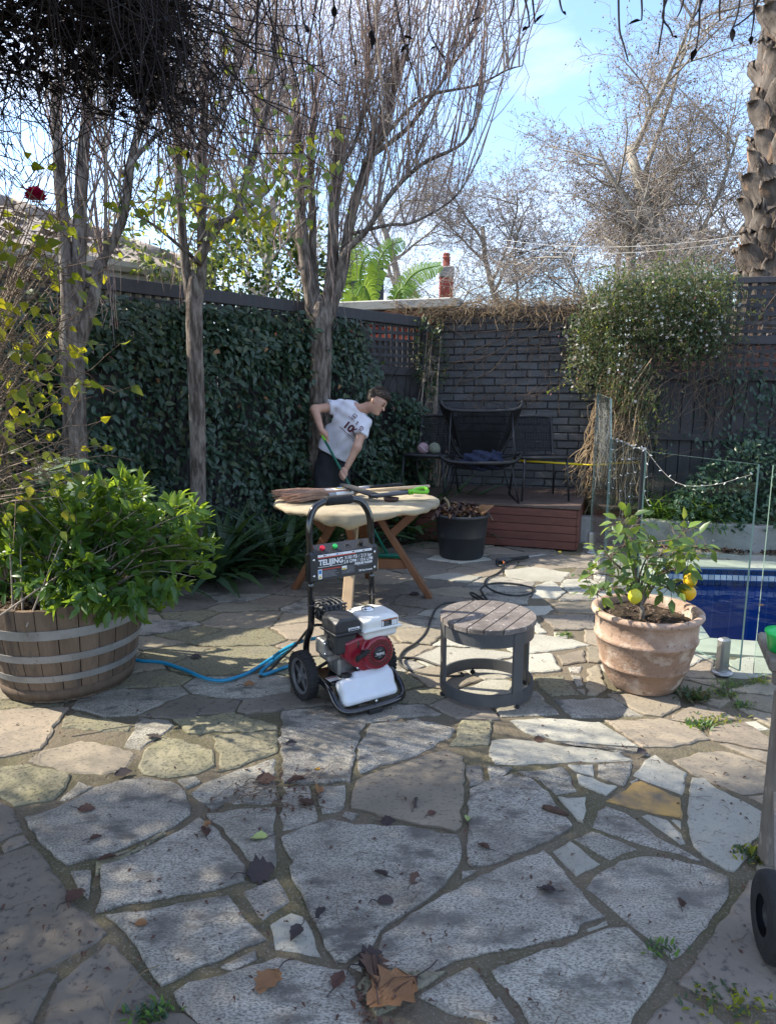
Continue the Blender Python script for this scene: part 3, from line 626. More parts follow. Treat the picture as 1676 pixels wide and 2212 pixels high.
# ---- the rest of the paving: irregular pieces fitted between the traced ones
EXCL = [[tuple(p) for p in COPO], [tuple(p[:2]) for p in (deck(-.05, 0), deck(3.2, 0), deck(3.2, 2.2), deck(-.05, 2.2))][::-1], [tuple(p[:2]) for p in BEDL],
        [tuple(p[:2]) for p in (rwl(0), rwl(5), rwl(5, 2), rwl(0, 2))]]
EXCL = [q if area(q) > 0 else q[::-1] for q in EXCL]
ALLX = traced + EXCL
def clip(poly, p, nrm):
    """keep the side where (x-p).nrm <= 0"""
    out = []; n = len(poly)
    for i in range(n):
        a, b = poly[i], poly[(i + 1) % n]; da = (a[0] - p[0]) * nrm[0] + (a[1] - p[1]) * nrm[1]; db = (b[0] - p[0]) * nrm[0] + (b[1] - p[1]) * nrm[1]
        if da <= 0: out.append(a)
        if (da < 0 < db) or (db < 0 < da): t = da / (da - db); out.append((a[0] + (b[0] - a[0]) * t, a[1] + (b[1] - a[1]) * t))
    return out
bbx = [(min(p[0] for p in q) - .02, max(p[0] for p in q) + .02, min(p[1] for p in q) - .02, max(p[1] for p in q) + .02) for q in ALLX]
seeds = []
for _ in range(9000):
    p = (rs.uniform(-3.2, 4.2), rs.uniform(1.2, 7.7)); big = .15 + .36 * rs.random() ** 1.5
    if abs(p[0]) > .62 * p[1] + .5: continue
    if any(b[0] < p[0] < b[1] and b[2] < p[1] < b[3] and in_poly(p, q) for q, b in zip(ALLX, bbx)): continue
    if any((.68 * (p[0] - s_[0])) ** 2 + (1.15 * (p[1] - s_[1])) ** 2 < (min(big, s_[2]) + .06) ** 2 for s_ in seeds): continue
    seeds.append((*p, big))
for p in seeds:
    c = [(p[0] - .75, p[1] - .6), (p[0] + .75, p[1] - .6), (p[0] + .75, p[1] + .6), (p[0] - .75, p[1] + .6)]
    for s_ in seeds:
        dx, dy = s_[0] - p[0], s_[1] - p[1]; d = math.hypot(dx, dy)
        if 0 < d < 1.8:
            wgt = .5 + .5 * (p[2] - s_[2]) / max(d, .3) * .5; nx_, ny_ = dx * .45, dy * 1.3; nl_ = math.hypot(nx_, ny_); nx_ /= nl_; ny_ /= nl_
            c = clip(c, (p[0] + dx * wgt - nx_ * .007, p[1] + dy * wgt - ny_ * .007), (nx_, ny_))
            if len(c) < 3: break
    for q, b in zip(ALLX, bbx):
        if len(c) < 3: break
        if b[1] < p[0] - .75 or b[0] > p[0] + .75 or b[3] < p[1] - .75 or b[2] > p[1] + .75: continue
        best = None
        for i in range(len(q)):
            a, e = q[i], q[(i + 1) % len(q)]; L_ = math.hypot(e[0] - a[0], e[1] - a[1])
            if L_ < 1e-6: continue
            nx, ny = (e[1] - a[1]) / L_, -(e[0] - a[0]) / L_; dd = (p[0] - a[0]) * nx + (p[1] - a[1]) * ny
            if best is None or dd > best[0]: best = (dd, (a[0] + nx * .014, a[1] + ny * .014), (-nx, -ny))
        if best[0] > 0: c = clip(c, best[1], best[2])
        else: c = []
    if len(c) < 3 or abs(area(c)) < .006: continue
    X, Y = p[0], p[1]
    if Y < 3.2 and X < .6: kinds = 'gmms'
    elif X > 1.0 and Y < 3.4: kinds = 'tttp'
    elif X > .35: kinds = 'pptg' if Y < 5.5 else 'ptst'
    elif Y < 4.5: kinds = 'mtgmt'
    else: kinds = 'sstgs'
    make_stone(c, STM[rs.choice(kinds)], rs)
# ---- garden beds
mb = MB(); n_ = len(BEDL); mb.add([(p.x, p.y, .0) for p in BEDL] + [(p.x + FN.x * -.12, p.y + FN.y * -.12, .05) for p in BEDL], [tuple(range(n_, 2 * n_))] + [(i, (i + 1) % n_, n_ + (i + 1) % n_, n_ + i) for i in range(n_)])
tag(mb.build('garden_bed', SOIL), kind='structure')
# ---- retaining wall with the raised bed behind it
rw = empty('retaining_wall', rwl(2), 0, 'low grey concrete retaining wall along the far side of the pool', 'wall')
mb = MB(); a, b = rwl(0, .07, .115) - rw.location, rwl(5, .07, .115) - rw.location; mb.bar(a, b, .14, .29, bev=.01); mb.build('concrete_upstand', CONC, rw)
mb = MB(); q = [rwl(-.1, .1, .22), rwl(5, .1, .22), rwl(5, 1.0, .24), rwl(-.1, 1.0, .24)]; mb.add(q, [(0, 1, 2, 3)]); tag(mb.build('raised_bed_soil', SOIL), kind='structure')
# ---- pool
pool = empty('pool_basin', (0, 0, 0)); tag(pool, kind='structure')
mb = MB(); n_ = 4; zz = (-.0, -1.15)
mb.add([(p.x, p.y, zz[1]) for p in POOL], [(0, 1, 2, 3)]); mb.build('pool_floor', POLF, pool)
mb = MB()
for i in range(4):
    a, b = POOL[i], POOL[(i + 1) % 4]; mb.add([(a.x, a.y, zz[1]), (b.x, b.y, zz[1]), (b.x, b.y, -.005), (a.x, a.y, -.005)], [(0, 1, 2, 3)])
mb.build('pool_side', POLF, pool)
mb = MB(); a = PC1.lerp(PC4, .30); b = PC2.lerp(PC3, .36); c_ = PC2.lerp(PC3, .95); d_ = PC1.lerp(PC4, .95)      # seat ledge under water
mb.prism([(a.x, a.y), (d_.x, d_.y), (d_.x * .5 + c_.x * .5, d_.y * .5 + c_.y * .5), (a.x * .5 + b.x * .5, a.y * .5 + b.y * .5)], -1.1, -.62); mb.build('pool_ledge', POLF, pool)
mb = MB(); e = .004; q = off_poly(POOL, [-e] * 4); mb.add([(p.x, p.y, -.15) for p in q], [(0, 1, 2, 3)]); tag(mb.build('pool_water', WATR), kind='structure')
tw = MB(); tw.box((0, 0, 0), (.044, .008, .044), bev=.004); tme = tw.mesh('waterline_tile'); tme2 = tme.copy(); tme.materials.append(POLW); tme2.materials.append(POLB)
d = (PC3 - PC2).normalized(); ang = math.atan2(d.y, d.x)
for k in range(40):
    for r_ in range(3):
        o = link('waterline_tile', tme if r_ == 1 or (r_ == 2 and k % 2 == 5) else tme2, None, pool); p = PC2 + d * (.03 + k * .05) + Vector((d.y, -d.x)) * .006; o.location = (p.x, p.y, -.03 - .05 * r_); o.rotation_euler = (0, 0, ang)
d = (PC2 - PC1).normalized(); ang2 = math.atan2(d.y, d.x)
# coping stones
cop = empty('pool_coping', (0, 0, 0)); tag(cop, kind='structure')
for i in range(4):
    a, b = POOL[i], POOL[(i + 1) % 4]; oa, ob = COPO[i], COPO[(i + 1) % 4]; L_ = (b - a).length; k = max(2, int(L_ / .62)); inn = [a.lerp(b, j / k) for j in range(k + 1)]; ou = [oa.lerp(ob, j / k) for j in range(k + 1)]
    for j in range(k):
        q = [inn[j], inn[j + 1], ou[j + 1], ou[j]]; c_ = sum(q, Vector((0, 0))) / 4; q = [c_ + (p - c_) * .993 for p in q]
        inward = (c_ - (a + b) / 2); mb = MB()
        if area(q) < 0: q = q[::-1]
        mb.prism([(p.x, p.y) for p in q], -.045, .010 + .002 * rs.random()); mb.build('coping_stone', COPE, cop)
mb = MB()
mb.prism([(p.x, p.y) for p in off_poly(POOL, [.002] * 4)], -.06, -.05)
# ================================================================== walls, fences, deck, glass
ANG_B = math.atan2(BD.y, BD.x); ANG_F = math.atan2(FD.y, FD.x)
rs = random.Random(11)
def brick_variant(m, L_=.228, H=.074, D_=.06, j=.004):
    mb = MB(); mb.box((0, 0, 0), (L_, D_, H), bev=.006); mb.v = [(x + rs.uniform(-j, j) * .5, y + rs.uniform(-j, j), z + rs.uniform(-j, j) * .5) for x, y, z in mb.v]
    me = mb.mesh('brick'); me.materials.append(m); return me
wall = wroot('brick_wall', back(1, 0, 0), 'charcoal painted brick wall behind the black chairs on the deck', 'wall')
MB().bar(back(-2.2, -.115, 1.235), back(2.06, -.115, 1.235), .2, 2.45).build('joint_backing', CHMT, wall)
bv = [brick_variant(CHAR) for _ in range(5)]; brv = [brick_variant(REDB) for _ in range(3)]
for r_ in range(28):
    z = .055 + r_ * .0875
    for k in range(-9, 9):
        s = k * .239 + (.12 if r_ % 2 else 0)
        if s < -1.9 or s > 1.96: continue
        red = s < .1
        if red and z < 2.15: continue
        if z < .36: continue
        o = link('brick', rs.choice(brv if red else bv), None, wall); p = back(s, .0, z); o.location = p + Vector((BN.x, BN.y, 0)) * (rs.uniform(-.004, .004) - .02); o.rotation_euler = (0, rs.uniform(-.006, .006), ANG_B + rs.uniform(-.01, .01))
MB().bar(back(-2.2, -.1, 2.525), back(.42, -.1, 2.525), .28, .11, bev=.012).build('coping_cap', CONL, wall)
MB().bar(back(2.02, .02, 1.2), back(2.02, .02, 1.2) + Vector((0, 0, 1.2)), .06, .05).build('edge_strip', FENC, wall)
# ---- left fence: palings, rails, trellis on top
lf = wroot('left_boundary_fence', left(2.5, 0, 0), 'dark timber paling and trellis fence behind the hedge', 'fence')
pal = MB(); pal.box((0, 0, 0), (.1, .016, 1.72), bev=.003); palm_ = pal.mesh('paling'); palm_.materials.append(FENC)
for k in range(54):
    o = link('paling', palm_, None, lf); o.location = left(.06 + k * .104, 0, .88); o.rotation_euler = (rs.uniform(-.006, .006), 0, ANG_F)
def ztop(s): return 2.30 + .026 * s
for a, b, z0, z1, h, dn in ((0, 5.7, 1.75, 1.75, .09, .02), (0, 5.7, ztop(0), ztop(5.7), .11, .03), (0, 5.7, .5, .5, .08, -.03)):
    MB().bar(left(a, dn, z0), left(b, dn, z1), .06, h, bev=.004).build('rail', FENC, lf)
for s in (.02, .92, 1.9, 2.85, 3.8, 4.75, 5.6):
    MB().bar(left(s, .005, 0), left(s, .005, ztop(s) - .05), .07, .07, up=(FD.x, FD.y, 0), bev=.005).build('post', FENC, lf)
vs_ = MB().box((0, 0, 0), (.034, .01, .52)).mesh('trellis_slat'); vs_.materials.append(FENC)
for k in range(66):
    o = link('trellis_slat', vs_, None, lf); s = .07 + k * .084; o.location = left(s, 0, 2.03 + .026 * s * .5); o.rotation_euler = (0, 0, ANG_F)
for k in range(6):
    MB().bar(left(0, .012, 1.83 + k * .083), left(5.7, .012, 1.83 + k * .083 + .026 * 2.8), .01, .034).build('trellis_slat', FENC, lf)
# ---- right fence
rf = wroot('right_boundary_fence', back(3, 0, 0), 'dark paling fence with two tiers of trellis beyond the pool', 'fence')
pal = MB(); pal.box((0, 0, 0), (.115, .016, 1.62), bev=.003); palm2 = pal.mesh('paling'); palm2.materials.append(FENC)
for k in range(23):
    o = link('paling', palm2, None, rf); o.location = back(2.17 + k * .121, .0 if k % 2 else .012, .84); o.rotation_euler = (0, rs.uniform(-.008, .008), ANG_B)
MB().bar(back(2.1, -.03, .92), back(4.95, -.03, .92), .012, 1.5).build('backing_board', FENC, rf)
for z, h in ((1.03, .075), (.3, .08), (1.67, .085), (2.035, .085), (2.62, .06)):
    MB().bar(back(2.1, .045, z + .03), back(4.95, .045, z - .03), .05, h, bev=.004).build('rail', FENC, rf)
for s in (2.12, 3.2, 4.3): MB().bar(back(s, -.01, 0), back(s, -.01, 2.62), .085, .085, up=(BD.x, BD.y, 0), bev=.005).build('post', FENC, rf)
for k in range(32):
    s = 2.2 + k * .085
    for z0, z1 in ((1.71, 2.0), (2.07, 2.6)): MB().bar(back(s, .022, z0), back(s, .022, z1), .036, .01, up=(BN.x, BN.y, 0)).build('trellis_slat', FENC, rf)
for k in range(9):
    z = (1.75, 1.835, 1.92, 2.12, 2.205, 2.29, 2.375, 2.46, 2.545)[k]; MB().bar(back(2.15, .033, z + .03), back(4.95, .033, z - .03), .01, .036).build('trellis_slat', FENC, rf)
# ---- deck
DZ = .43
dk = wroot('timber_deck', deck(1, .4, 0), 'low reddish brown timber deck in front of the brick wall', 'deck')
for k in range(5): MB().bar(deck(0, .0, .048 + k * .0785), deck(2.9, .0, .048 + k * .0785), .022, .074, bev=.003).build('fascia_board', DECK, dk)
for k in range(5): MB().bar(deck(-.011, .012, .048 + k * .0785), deck(-.011, 1.25, .048 + k * .0785), .022, .074, bev=.003).build('fascia_board', DECK, dk)
for k in range(14): MB().bar(deck(-.03, .03 + k * .094, DZ - .012), deck(2.9, .03 + k * .094, DZ - .012), .09, .024, bev=.003).build('deck_board', DECT if k else DECT, dk)
MB().bar(deck(.03, .65, .2), deck(2.8, .65, .2), 1.15, .36).build('joist_frame', CHMT, dk)
# ---- glass pool fence
def glass_panel(label, a, b, tops, spig, z0=.06, group='frameless glass pool fence panels'):
    a = Vector(a); b = Vector(b); t = wroot('glass_fence_panel', (*((a + b) / 2), 0), label, 'glass panel', group)
    d = (b - a).normalized(); n = Vector((d.y, -d.x)) * .006; L_ = (b - a).length
    top = [(a + d * (L_ * u), z) for u, z in tops]
    fr = [(a.x, a.y, z0), (b.x, b.y, z0)] + [(p.x, p.y, z) for p, z in reversed(top)]
    mb = MB(); k = len(fr); mb.add([(x + n.x, y + n.y, z) for x, y, z in fr] + [(x - n.x, y - n.y, z) for x, y, z in fr], [tuple(range(k)), tuple(range(2 * k - 1, k - 1, -1))]); mb.build('pane', GLAS, t)
    mb = MB(); mb.add([(x + n.x, y + n.y, z) for x, y, z in fr] + [(x - n.x, y - n.y, z) for x, y, z in fr], [(i, (i + 1) % k, k + (i + 1) % k, k + i) for i in range(k)]); mb.build('pane_edge', GEDG, t)
    for u in spig:
        p = a + d * (L_ * u); q = MB(); M = Matrix.Rotation(math.atan2(d.y, d.x), 3, 'Z')
        q.box((p.x, p.y, .1), (.05, .062, .2), M, bev=.01); s_ = q.build('spigot', STSP, t)
        MB().lathe([(.0, .014), (.052, .014), (.056, .008), (.056, 0.0)], 20, (p.x, p.y, .002)).build('base_plate', STSP, s_)
        mb = MB()
        for zb in (.075, .14): mb.lathe([(0, .0335), (.007, .0335), (.007, .03)], 8, (p.x, p.y, zb), M @ Matrix.Rotation(R(90), 3, 'X'))
        mb.build('grub_screw', INKB, s_)
    return t
GA, GB, GC, GD_ = (1.85, 3.40), (1.585, 4.20), (1.76, 5.40), (1.95, 6.45)
glass_panel('clear glass pool panel running from the terracotta pot towards the deck', GA, GB, [(0, 1.15), (1, 1.15)], [.14, .85])
glass_panel('clear glass pool panel beyond the black corner edge', (1.592, 4.23), GC, [(0, 1.15), (1, 1.15)], [.2, .8])
glass_panel('taller sloping glass panel between the deck end and the dry vine', (1.765, 5.43), GD_, [(0, 1.15), (.12, 1.46), (1, 1.5)], [.12, .92])
glass_panel('clear glass pool panel cut off at the photo edge beside the weathered table', (1.905, 3.37), (3.0, 3.18), [(0, 1.15), (1, 1.15)], [.5])
hp = wroot('gate_post', (*GB, 0), 'slim black corner post where two glass panels meet behind the lemon tree', 'post')
MB().bar((GB[0] - .012, GB[1] + .016, 0), (GB[0] - .012, GB[1] + .016, 1.16), .018, .018, up=(1, 0, 0)).build('post_bar', BKPL, hp)
MB().box((GB[0] - .012, GB[1] + .016, 1.165), (.03, .03, .012)).build('post_cap', STSP, hp)
# ---- neighbour's house on the left: eave, gutter, tiled roof
E1, E2 = at(180, 557, 6.6), at(400, 593, 7.4); ed = (E2 - E1); ed.z = 0; ed.normalize(); en = Vector((-ed.y, ed.x, 0))     # en points away from the yard
EV = E2.copy(); EV.z = 2.72
def eave(s, t, dz=0.0): return EV - ed * s + en * t + Vector((0, 0, t * math.tan(R(24)) + dz))
hs = wroot('neighbour_house', eave(2, 1) * 1 + Vector((0, 0, -3)), 'cream neighbouring house with brown tiled roof above the hedge', 'house')
MB().bar(eave(-.25, .45) - Vector((0, 0, 1.6)), eave(6.5, .45) - Vector((0, 0, 1.6)), .2, 2.8).build('wall', CREA, hs)
MB().bar(eave(-.35, .03, -.10), eave(4.5, .03, -.10), .03, .19).build('fascia', CREA, hs)
gp = [(-.065, .03), (-.075, -.02), (-.055, -.065), (-.01, -.075), (.03, -.05), (.03, -.045), (-.01, -.07), (-.05, -.06), (-.07, -.02), (-.06, .03)]
gm = Matrix((-en, Vector((0, 0, 1)), -ed)).transposed()
MB().prism([(-x, y) for x, y in gp], -.35, 4.5, gm, EV + en * .02 + Vector((0, 0, .0))).build('gutter', CREA, hs)
rfp = MB(); rfp.add([eave(-.4, -.03, -.02), eave(4.5, -.03, -.02), eave(4.5, 3.2, -.02), eave(2.7, 3.2, -.02)], [(0, 1, 2, 3)]); roof = rfp.build('roof', TILE, hs)
tb = MB(); prof = [(-.165, .022), (-.14, .035), (-.11, .012), (-.03, .008), (.03, .012), (.06, .035), (.1, .035), (.13, .012), (.165, .008)]
V_ = []; 
for yy, zo in ((0, .03), (.40, .0)):
    V_ += [(x, yy, z + zo) for x, z in prof]
n_ = len(prof); V_ += [(x, 0, -.005) for x, z in prof]
tb.add(V_, [(i, i + 1, n_ + i + 1, n_ + i) for i in range(n_ - 1)] + [(2 * n_ + i, 2 * n_ + i + 1, i + 1, i) for i in range(n_ - 1)]); tme = tb.mesh('roof_tile'); tme.materials.append(TILE)
sl = R(24)
Mt = Matrix((ed, en * math.cos(sl) + Vector((0, 0, math.sin(sl))), (en * -math.sin(sl) + Vector((0, 0, math.cos(sl)))))).transposed()
for r_ in range(9):
    for k in range(13):
        s = -.25 + k * .33 + (.0 if r_ % 2 else .165); t = r_ * .33 * math.cos(sl)
        if s < -.35 + t * .95: continue
        o = link('roof_tile', tme, None, roof); M = Mt.to_4x4(); M.translation = eave(s, t, .0); M = M @ Matrix.Rotation(rs.uniform(-.02, .02), 4, 'Y'); o.matrix_basis = M
hc = MB()
for k in range(11):
    a, b = eave(-.35 + k * .29 * .95, k * .29, .03), eave(-.35 + (k + 1.15) * .29 * .95, (k + 1.15) * .29, .05); hc.tube([a, b], [.095, .08], 8)
hc.build('hip_cap', TILE, roof)
# ---- brick outhouse behind the right fence
dkv = [brick_variant(DKBR) for _ in range(2)]
oh = wroot('brick_outhouse', back(3.6, -1.6, 0), 'dark red brick neighbouring wall glimpsed through the right trellis', 'building')
MB().bar(back(2.3, -1.7, 1.08), back(6.5, -1.7, 1.08), .3, 2.16).build('wall', DKBR, oh)
for r_ in range(6):
    for k in range(17): o = link('brick', rs.choice(dkv), None, oh); o.location = back(2.4 + k * .239 + (.12 if r_ % 2 else 0), -1.54, 1.68 + r_ * .0875); o.rotation_euler = (0, 0, ANG_B)
# ---- far chimney
ch = wroot('brick_chimney', (at(963, 650, 24).x, 24, 0), 'red brick chimney with grey cap and clay pot behind the wall', 'chimney'); cx = at(963, 650, 24).x
MB().box((cx, 24, 2.6), (.42, .42, 5.36)).build('joint_core', REDM, ch)
cb = brick_variant(REDB, .218, .070, .05); cs = [cb, brick_variant(REDB, .218, .070, .05)]
for r_ in range(17):
    z = 4.0 + r_ * .0795
    for k in range(3):
        xx = (-.11 + k * .228 if k < 2 else None) if r_ % 2 == 0 else (-.165, .0, .165)[k]
        if xx is None: continue
        o = link('brick', rs.choice(cs), None, ch); o.location = (cx + xx, 24 - .2, z); 
        if r_ % 2 and k != 1: o.scale = (.48, 1, 1)
    for k in range(2): o = link('brick', rs.choice(cs), None, ch); o.location = (cx - .2, 24 - .1 + k * .228, z); o.rotation_euler = (0, 0, R(90))
MB().box((cx, 24, 5.50), (.5, .5, .36), bev=.03).build('cement_cap', CONC, ch)
MB().lathe([(.15, 5.66), (.15, 5.72), (.125, 5.74), (.12, 5.95), (.14, 5.97), (.14, 6.0), (.12, 6.0), (.11, 6.05), (.13, 6.08), (.09, 6.13), (0, 6.15)], 16, (cx, 24, 0)).build('clay_pot', REDB, ch)
# ---- pale roofed building glimpsed behind the banana plant
px0 = at(785, 600, 15); wb = wroot('pale_roofed_building', (px0.x + 1, 16, 0), 'pale metal roof and dark gable glimpsed behind the banana leaves', 'building')
MB().box((px0.x + .9, 16, 1.7), (2.0, 1.6, 3.4)).build('wall', WHTP, wb)
mb = MB(); n_ = 30; q = []
for k in range(n_ + 1):
    x = px0.x - .25 + 2.4 * k / n_; z = .02 * (k % 2); q += [(x, 15.05, 3.05 + z - .16 * (k / n_) * 2), (x, 16.9, 3.95 + z - .16 * (k / n_) * 2)]
mb.add(q, [(2 * k, 2 * k + 2, 2 * k + 3, 2 * k + 1) for k in range(n_)]); mb.build('corrugated_roof', WHTP, wb)
MB().box((px0.x + .28, 14.9, 3.55), (.3, .3, 1.3), bev=.02).build('flue_box', STEL, wb)
# ---- overhead wires
for k, (a, b) in enumerate((((1380, 532), (1640, 503)), ((1380, 545), (1640, 514)))):
    A, B = at(*a, 17), at(*b, 15); mb = MB(); mb.tube([A.lerp(B, t) + Vector((0, 0, -.5 * t * (1 - t) * .3)) for t in np.linspace(-1.5, 2.5, 14)], .006, 5)
    tag(mb.build('overhead_wire', CONL), ('upper' if k == 0 else 'lower') + ' of two thin pale wires crossing the bare trees beside the palm', 'wire', 'overhead wires')
# ================================================================== trees
rs = random.Random(21)
LEAF = leaf_template(.5, .15, .2, 3); LEAFN = leaf_template(.36, .12, .25, 3); LEAFS = leaf_template(.4, .1, .15, 2); HEART = leaf_template(.72, .12, .25, 4, 'heart')
def path(pts, Y, n=5, dy=0.0):
    q = []
    for i, p in enumerate(pts):
        yy = Y + dy * i / max(1, len(pts) - 1) if len(p) == 2 else p[2]
        q.append(at(p[0], p[1], yy))
    return smooth_path(q, n)
def limb(parent, pts, r0, r1, m, n=9, name='limb', wob=.06):
    k = len(pts); rr = [(r0 + (r1 - r0) * i / (k - 1)) * (1 + rs.uniform(-wob, wob)) for i in range(k)]
    return MB().tube(pts, rr, n).build(name, m, parent)
def shoots(parent, starts, m, n_side=8, lmin=.8, lmax=2.4, r=.0072, lean=.28, name='shoot'):
    """long upright shoots with short side twigs"""
    K = 9; P = []; Rr = []; SP = []; SR = []
    for p, outw in starts:
        p = np.array(p); L_ = rs.uniform(lmin, lmax); a = rs.uniform(0, 2 * math.pi); h = np.array([math.cos(a), math.sin(a), 0]) * lean * rs.uniform(.2, 1.7) + np.array(outw) * .5
        d = h * 1.1 + np.array([0, 0, 1.0]); d /= np.linalg.norm(d); pts = [p]; st = L_ / (K - 1)
        for i in range(K - 1):
            d = d + np.array([rs.gauss(0, .085), rs.gauss(0, .085), .05]); d /= np.linalg.norm(d); pts.append(pts[-1] + d * st)
        r0 = r * rs.uniform(.7, 1.35); P.append(pts); Rr.append([r0 * (1 - .75 * i / (K - 1)) for i in range(K)])
        for _ in range(rs.randint(n_side // 2, n_side + 2)):
            i = rs.randint(1, K - 2); q = pts[i]; a = rs.uniform(0, 6.28); dd = np.array([math.cos(a), math.sin(a), rs.uniform(-.1, 1.0)]); dd /= np.linalg.norm(dd); l2 = rs.uniform(.08, .42)
            c = [q + dd * l2 * t + np.array([0, 0, .3 * l2 * t * t]) for t in (0, .35, .7, 1)]; SP.append(c); SR.append([r0 * .42, r0 * .36, r0 * .3, r0 * .2])
    twigs(name, P, Rr, m, parent, 4, 'stuff')
    if SP: twigs('side_twig', SP, SR, m, parent, 3, 'stuff')
def along(pts, n, t0=.3, t1=1.0):
    out = []
    for _ in range(n):
        u = rs.uniform(t0, t1) * (len(pts) - 1); i = min(int(u), len(pts) - 2); p = pts[i].lerp(pts[i + 1], u - i); d = pts[i + 1] - pts[i]; d.z = 0; out.append((tuple(p), tuple(d.normalized() * .3) if d.length > 1e-5 else (0, 0, 0)))
    return out
def garden_tree(label, Y, trunk, tr, limbs, nsh, group='upright bare trees in front of the hedge'):
    tp = path(trunk, Y, 5); base = tp[0].copy(); base.z = 0; t = wroot('bare_tree', base, label, 'tree', group)
    tp = [Vector((tp[0].x, tp[0].y, -.02))] + tp
    k = len(tp); tp += [tp[-1] + Vector((0, 0, .07)), tp[-1] + Vector((0, 0, .16)), tp[-1] + Vector((0, 0, .24))]; mb = MB(); rr = [lerp(tr[0], tr[1], i / (k - 1)) * (1 + rs.uniform(-.03, .03)) for i in range(k)]; rr[0] *= 1.25; rr += [tr[1] * .9, tr[1] * .6, tr[1] * .15]; mb.tube(tp, rr, 16).build('trunk', BARK, t)
    st = []
    for pts, r0, r1, dy, w in limbs:
        q = path(pts, Y, 5, dy); d0_ = (q[0] - q[3]).normalized(); limb(t, [q[0] + d0_ * .10] + q, r0, r1, BARK, 10); st += along(q, int(nsh * w), .35, 1.0)
        ex = along(q, max(2, int(nsh * w * .25)), .1, .6); st += ex
    rs.shuffle(st); h = len(st) // 2
    shoots(t, st[:h], TWIG); shoots(t, st[h:], TWIR, r=.0065)
    # fine dead strands hanging along the stems
    P = []; Rr = []
    for pts, r0, r1, dy, w in limbs:
        q = path(pts, Y, 5, dy)
        for p, o in along(q, int(30 * w), .2, 1.0):
            p = np.array(p) + np.array([rs.gauss(0, .05), rs.gauss(0, .05), 0]); L_ = rs.uniform(.15, .6); pts4 = [p]; 
            for i in range(3): pts4.append(pts4[-1] + np.array([rs.gauss(0, .03), rs.gauss(0, .03), -L_ / 3]))
            P.append(pts4); Rr.append([.003, .003, .0025, .0015])
    twigs('hanging_strand', P, Rr, TWIR, t, 3, 'stuff')
    return t
garden_tree('bare tree with a side fork at the far left behind the elephant ear', 5.1, [(163, 1150), (164, 1000), (160, 850), (154, 730)], (.088, .082), [
    ([(152, 735), (145, 594), (138, 496), (128, 354), (124, 284), (118, 180)], .055, .03, .1, .5), ([(160, 735), (170, 594), (174, 461), (181, 319), (188, 255), (196, 120)], .06, .03, .2, .6),
    ([(170, 750), (198, 664), (209, 611), (213, 580), (227, 553), (248, 514), (269, 461), (284, 354), (301, 284), (319, 248), (350, 150)], .045, .022, .3, .9), ([(228, 548), (229, 425), (228, 250), (236, 100)], .014, .008, .2, .3),
    ([(284, 354), (330, 300), (380, 262), (420, 180)], .016, .010, .3, .5)], 28)
garden_tree('slim bare tree in the middle of the hedge with paired stems', 5.7, [(428, 1130), (428, 1000), (425, 850), (421, 750), (420, 650)], (.066, .066), [
    ([(414, 660), (404, 594), (394, 496), (386, 354), (383, 284), (378, 160)], .042, .026, .1, .7), ([(426, 660), (436, 594), (436, 496), (436, 354), (440, 266), (446, 140)], .046, .028, .2, .8),
    ([(438, 545), (471, 489), (507, 468), (532, 390), (567, 269), (581, 198), (600, 90)], .042, .02, .3, .9), ([(398, 540), (337, 489), (291, 464)], .016, .008, -.3, .12), ([(507, 468), (560, 430), (600, 380), (640, 260)], .018, .009, .5, .5),
    ([(440, 300), (480, 240), (510, 160), (520, 60)], .018, .009, .2, .6), ([(383, 290), (350, 220), (330, 120)], .016, .009, .2, .4)], 31)
garden_tree('largest bare tree behind the bending person with spreading limbs', 6.9, [(688, 1150), (688, 1000), (690, 850), (693, 760), (692, 690)], (.115, .108), [
    ([(682, 705), (664, 594), (650, 480), (646, 390), (643, 301), (636, 180)], .075, .035, .2, .8), ([(690, 690), (678, 594), (675, 461), (671, 354), (680, 220)], .05, .026, .35, .7),
    ([(698, 690), (717, 594), (721, 461), (731, 365), (735, 250)], .07, .035, .1, .8), ([(706, 690), (738, 594), (760, 461), (802, 337), (824, 301), (841, 248), (860, 120)], .065, .02, .2, 1.1),
    ([(728, 600), (745, 545), (788, 503), (845, 418), (912, 354), (1001, 308), (1040, 230)], .036, .009, -.3, .8), ([(781, 500), (840, 486), (895, 479), (983, 425), (1040, 330)], .018, .006, -.4, .3),
    ([(824, 301), (880, 240), (930, 205), (1029, 184), (1093, 152), (1128, 142)], .02, .004, -.5, .35), ([(802, 337), (877, 280), (930, 213), (983, 135), (1036, 64)], .026, .007, -.2, .7),
    ([(731, 365), (770, 300), (790, 200), (800, 80)], .022, .01, .1, .8), ([(646, 390), (600, 350), (560, 280), (545, 160)], .022, .009, .2, .7), ([(675, 461), (620, 520), (590, 560)], .012, .006, -.4, .1)], 44)
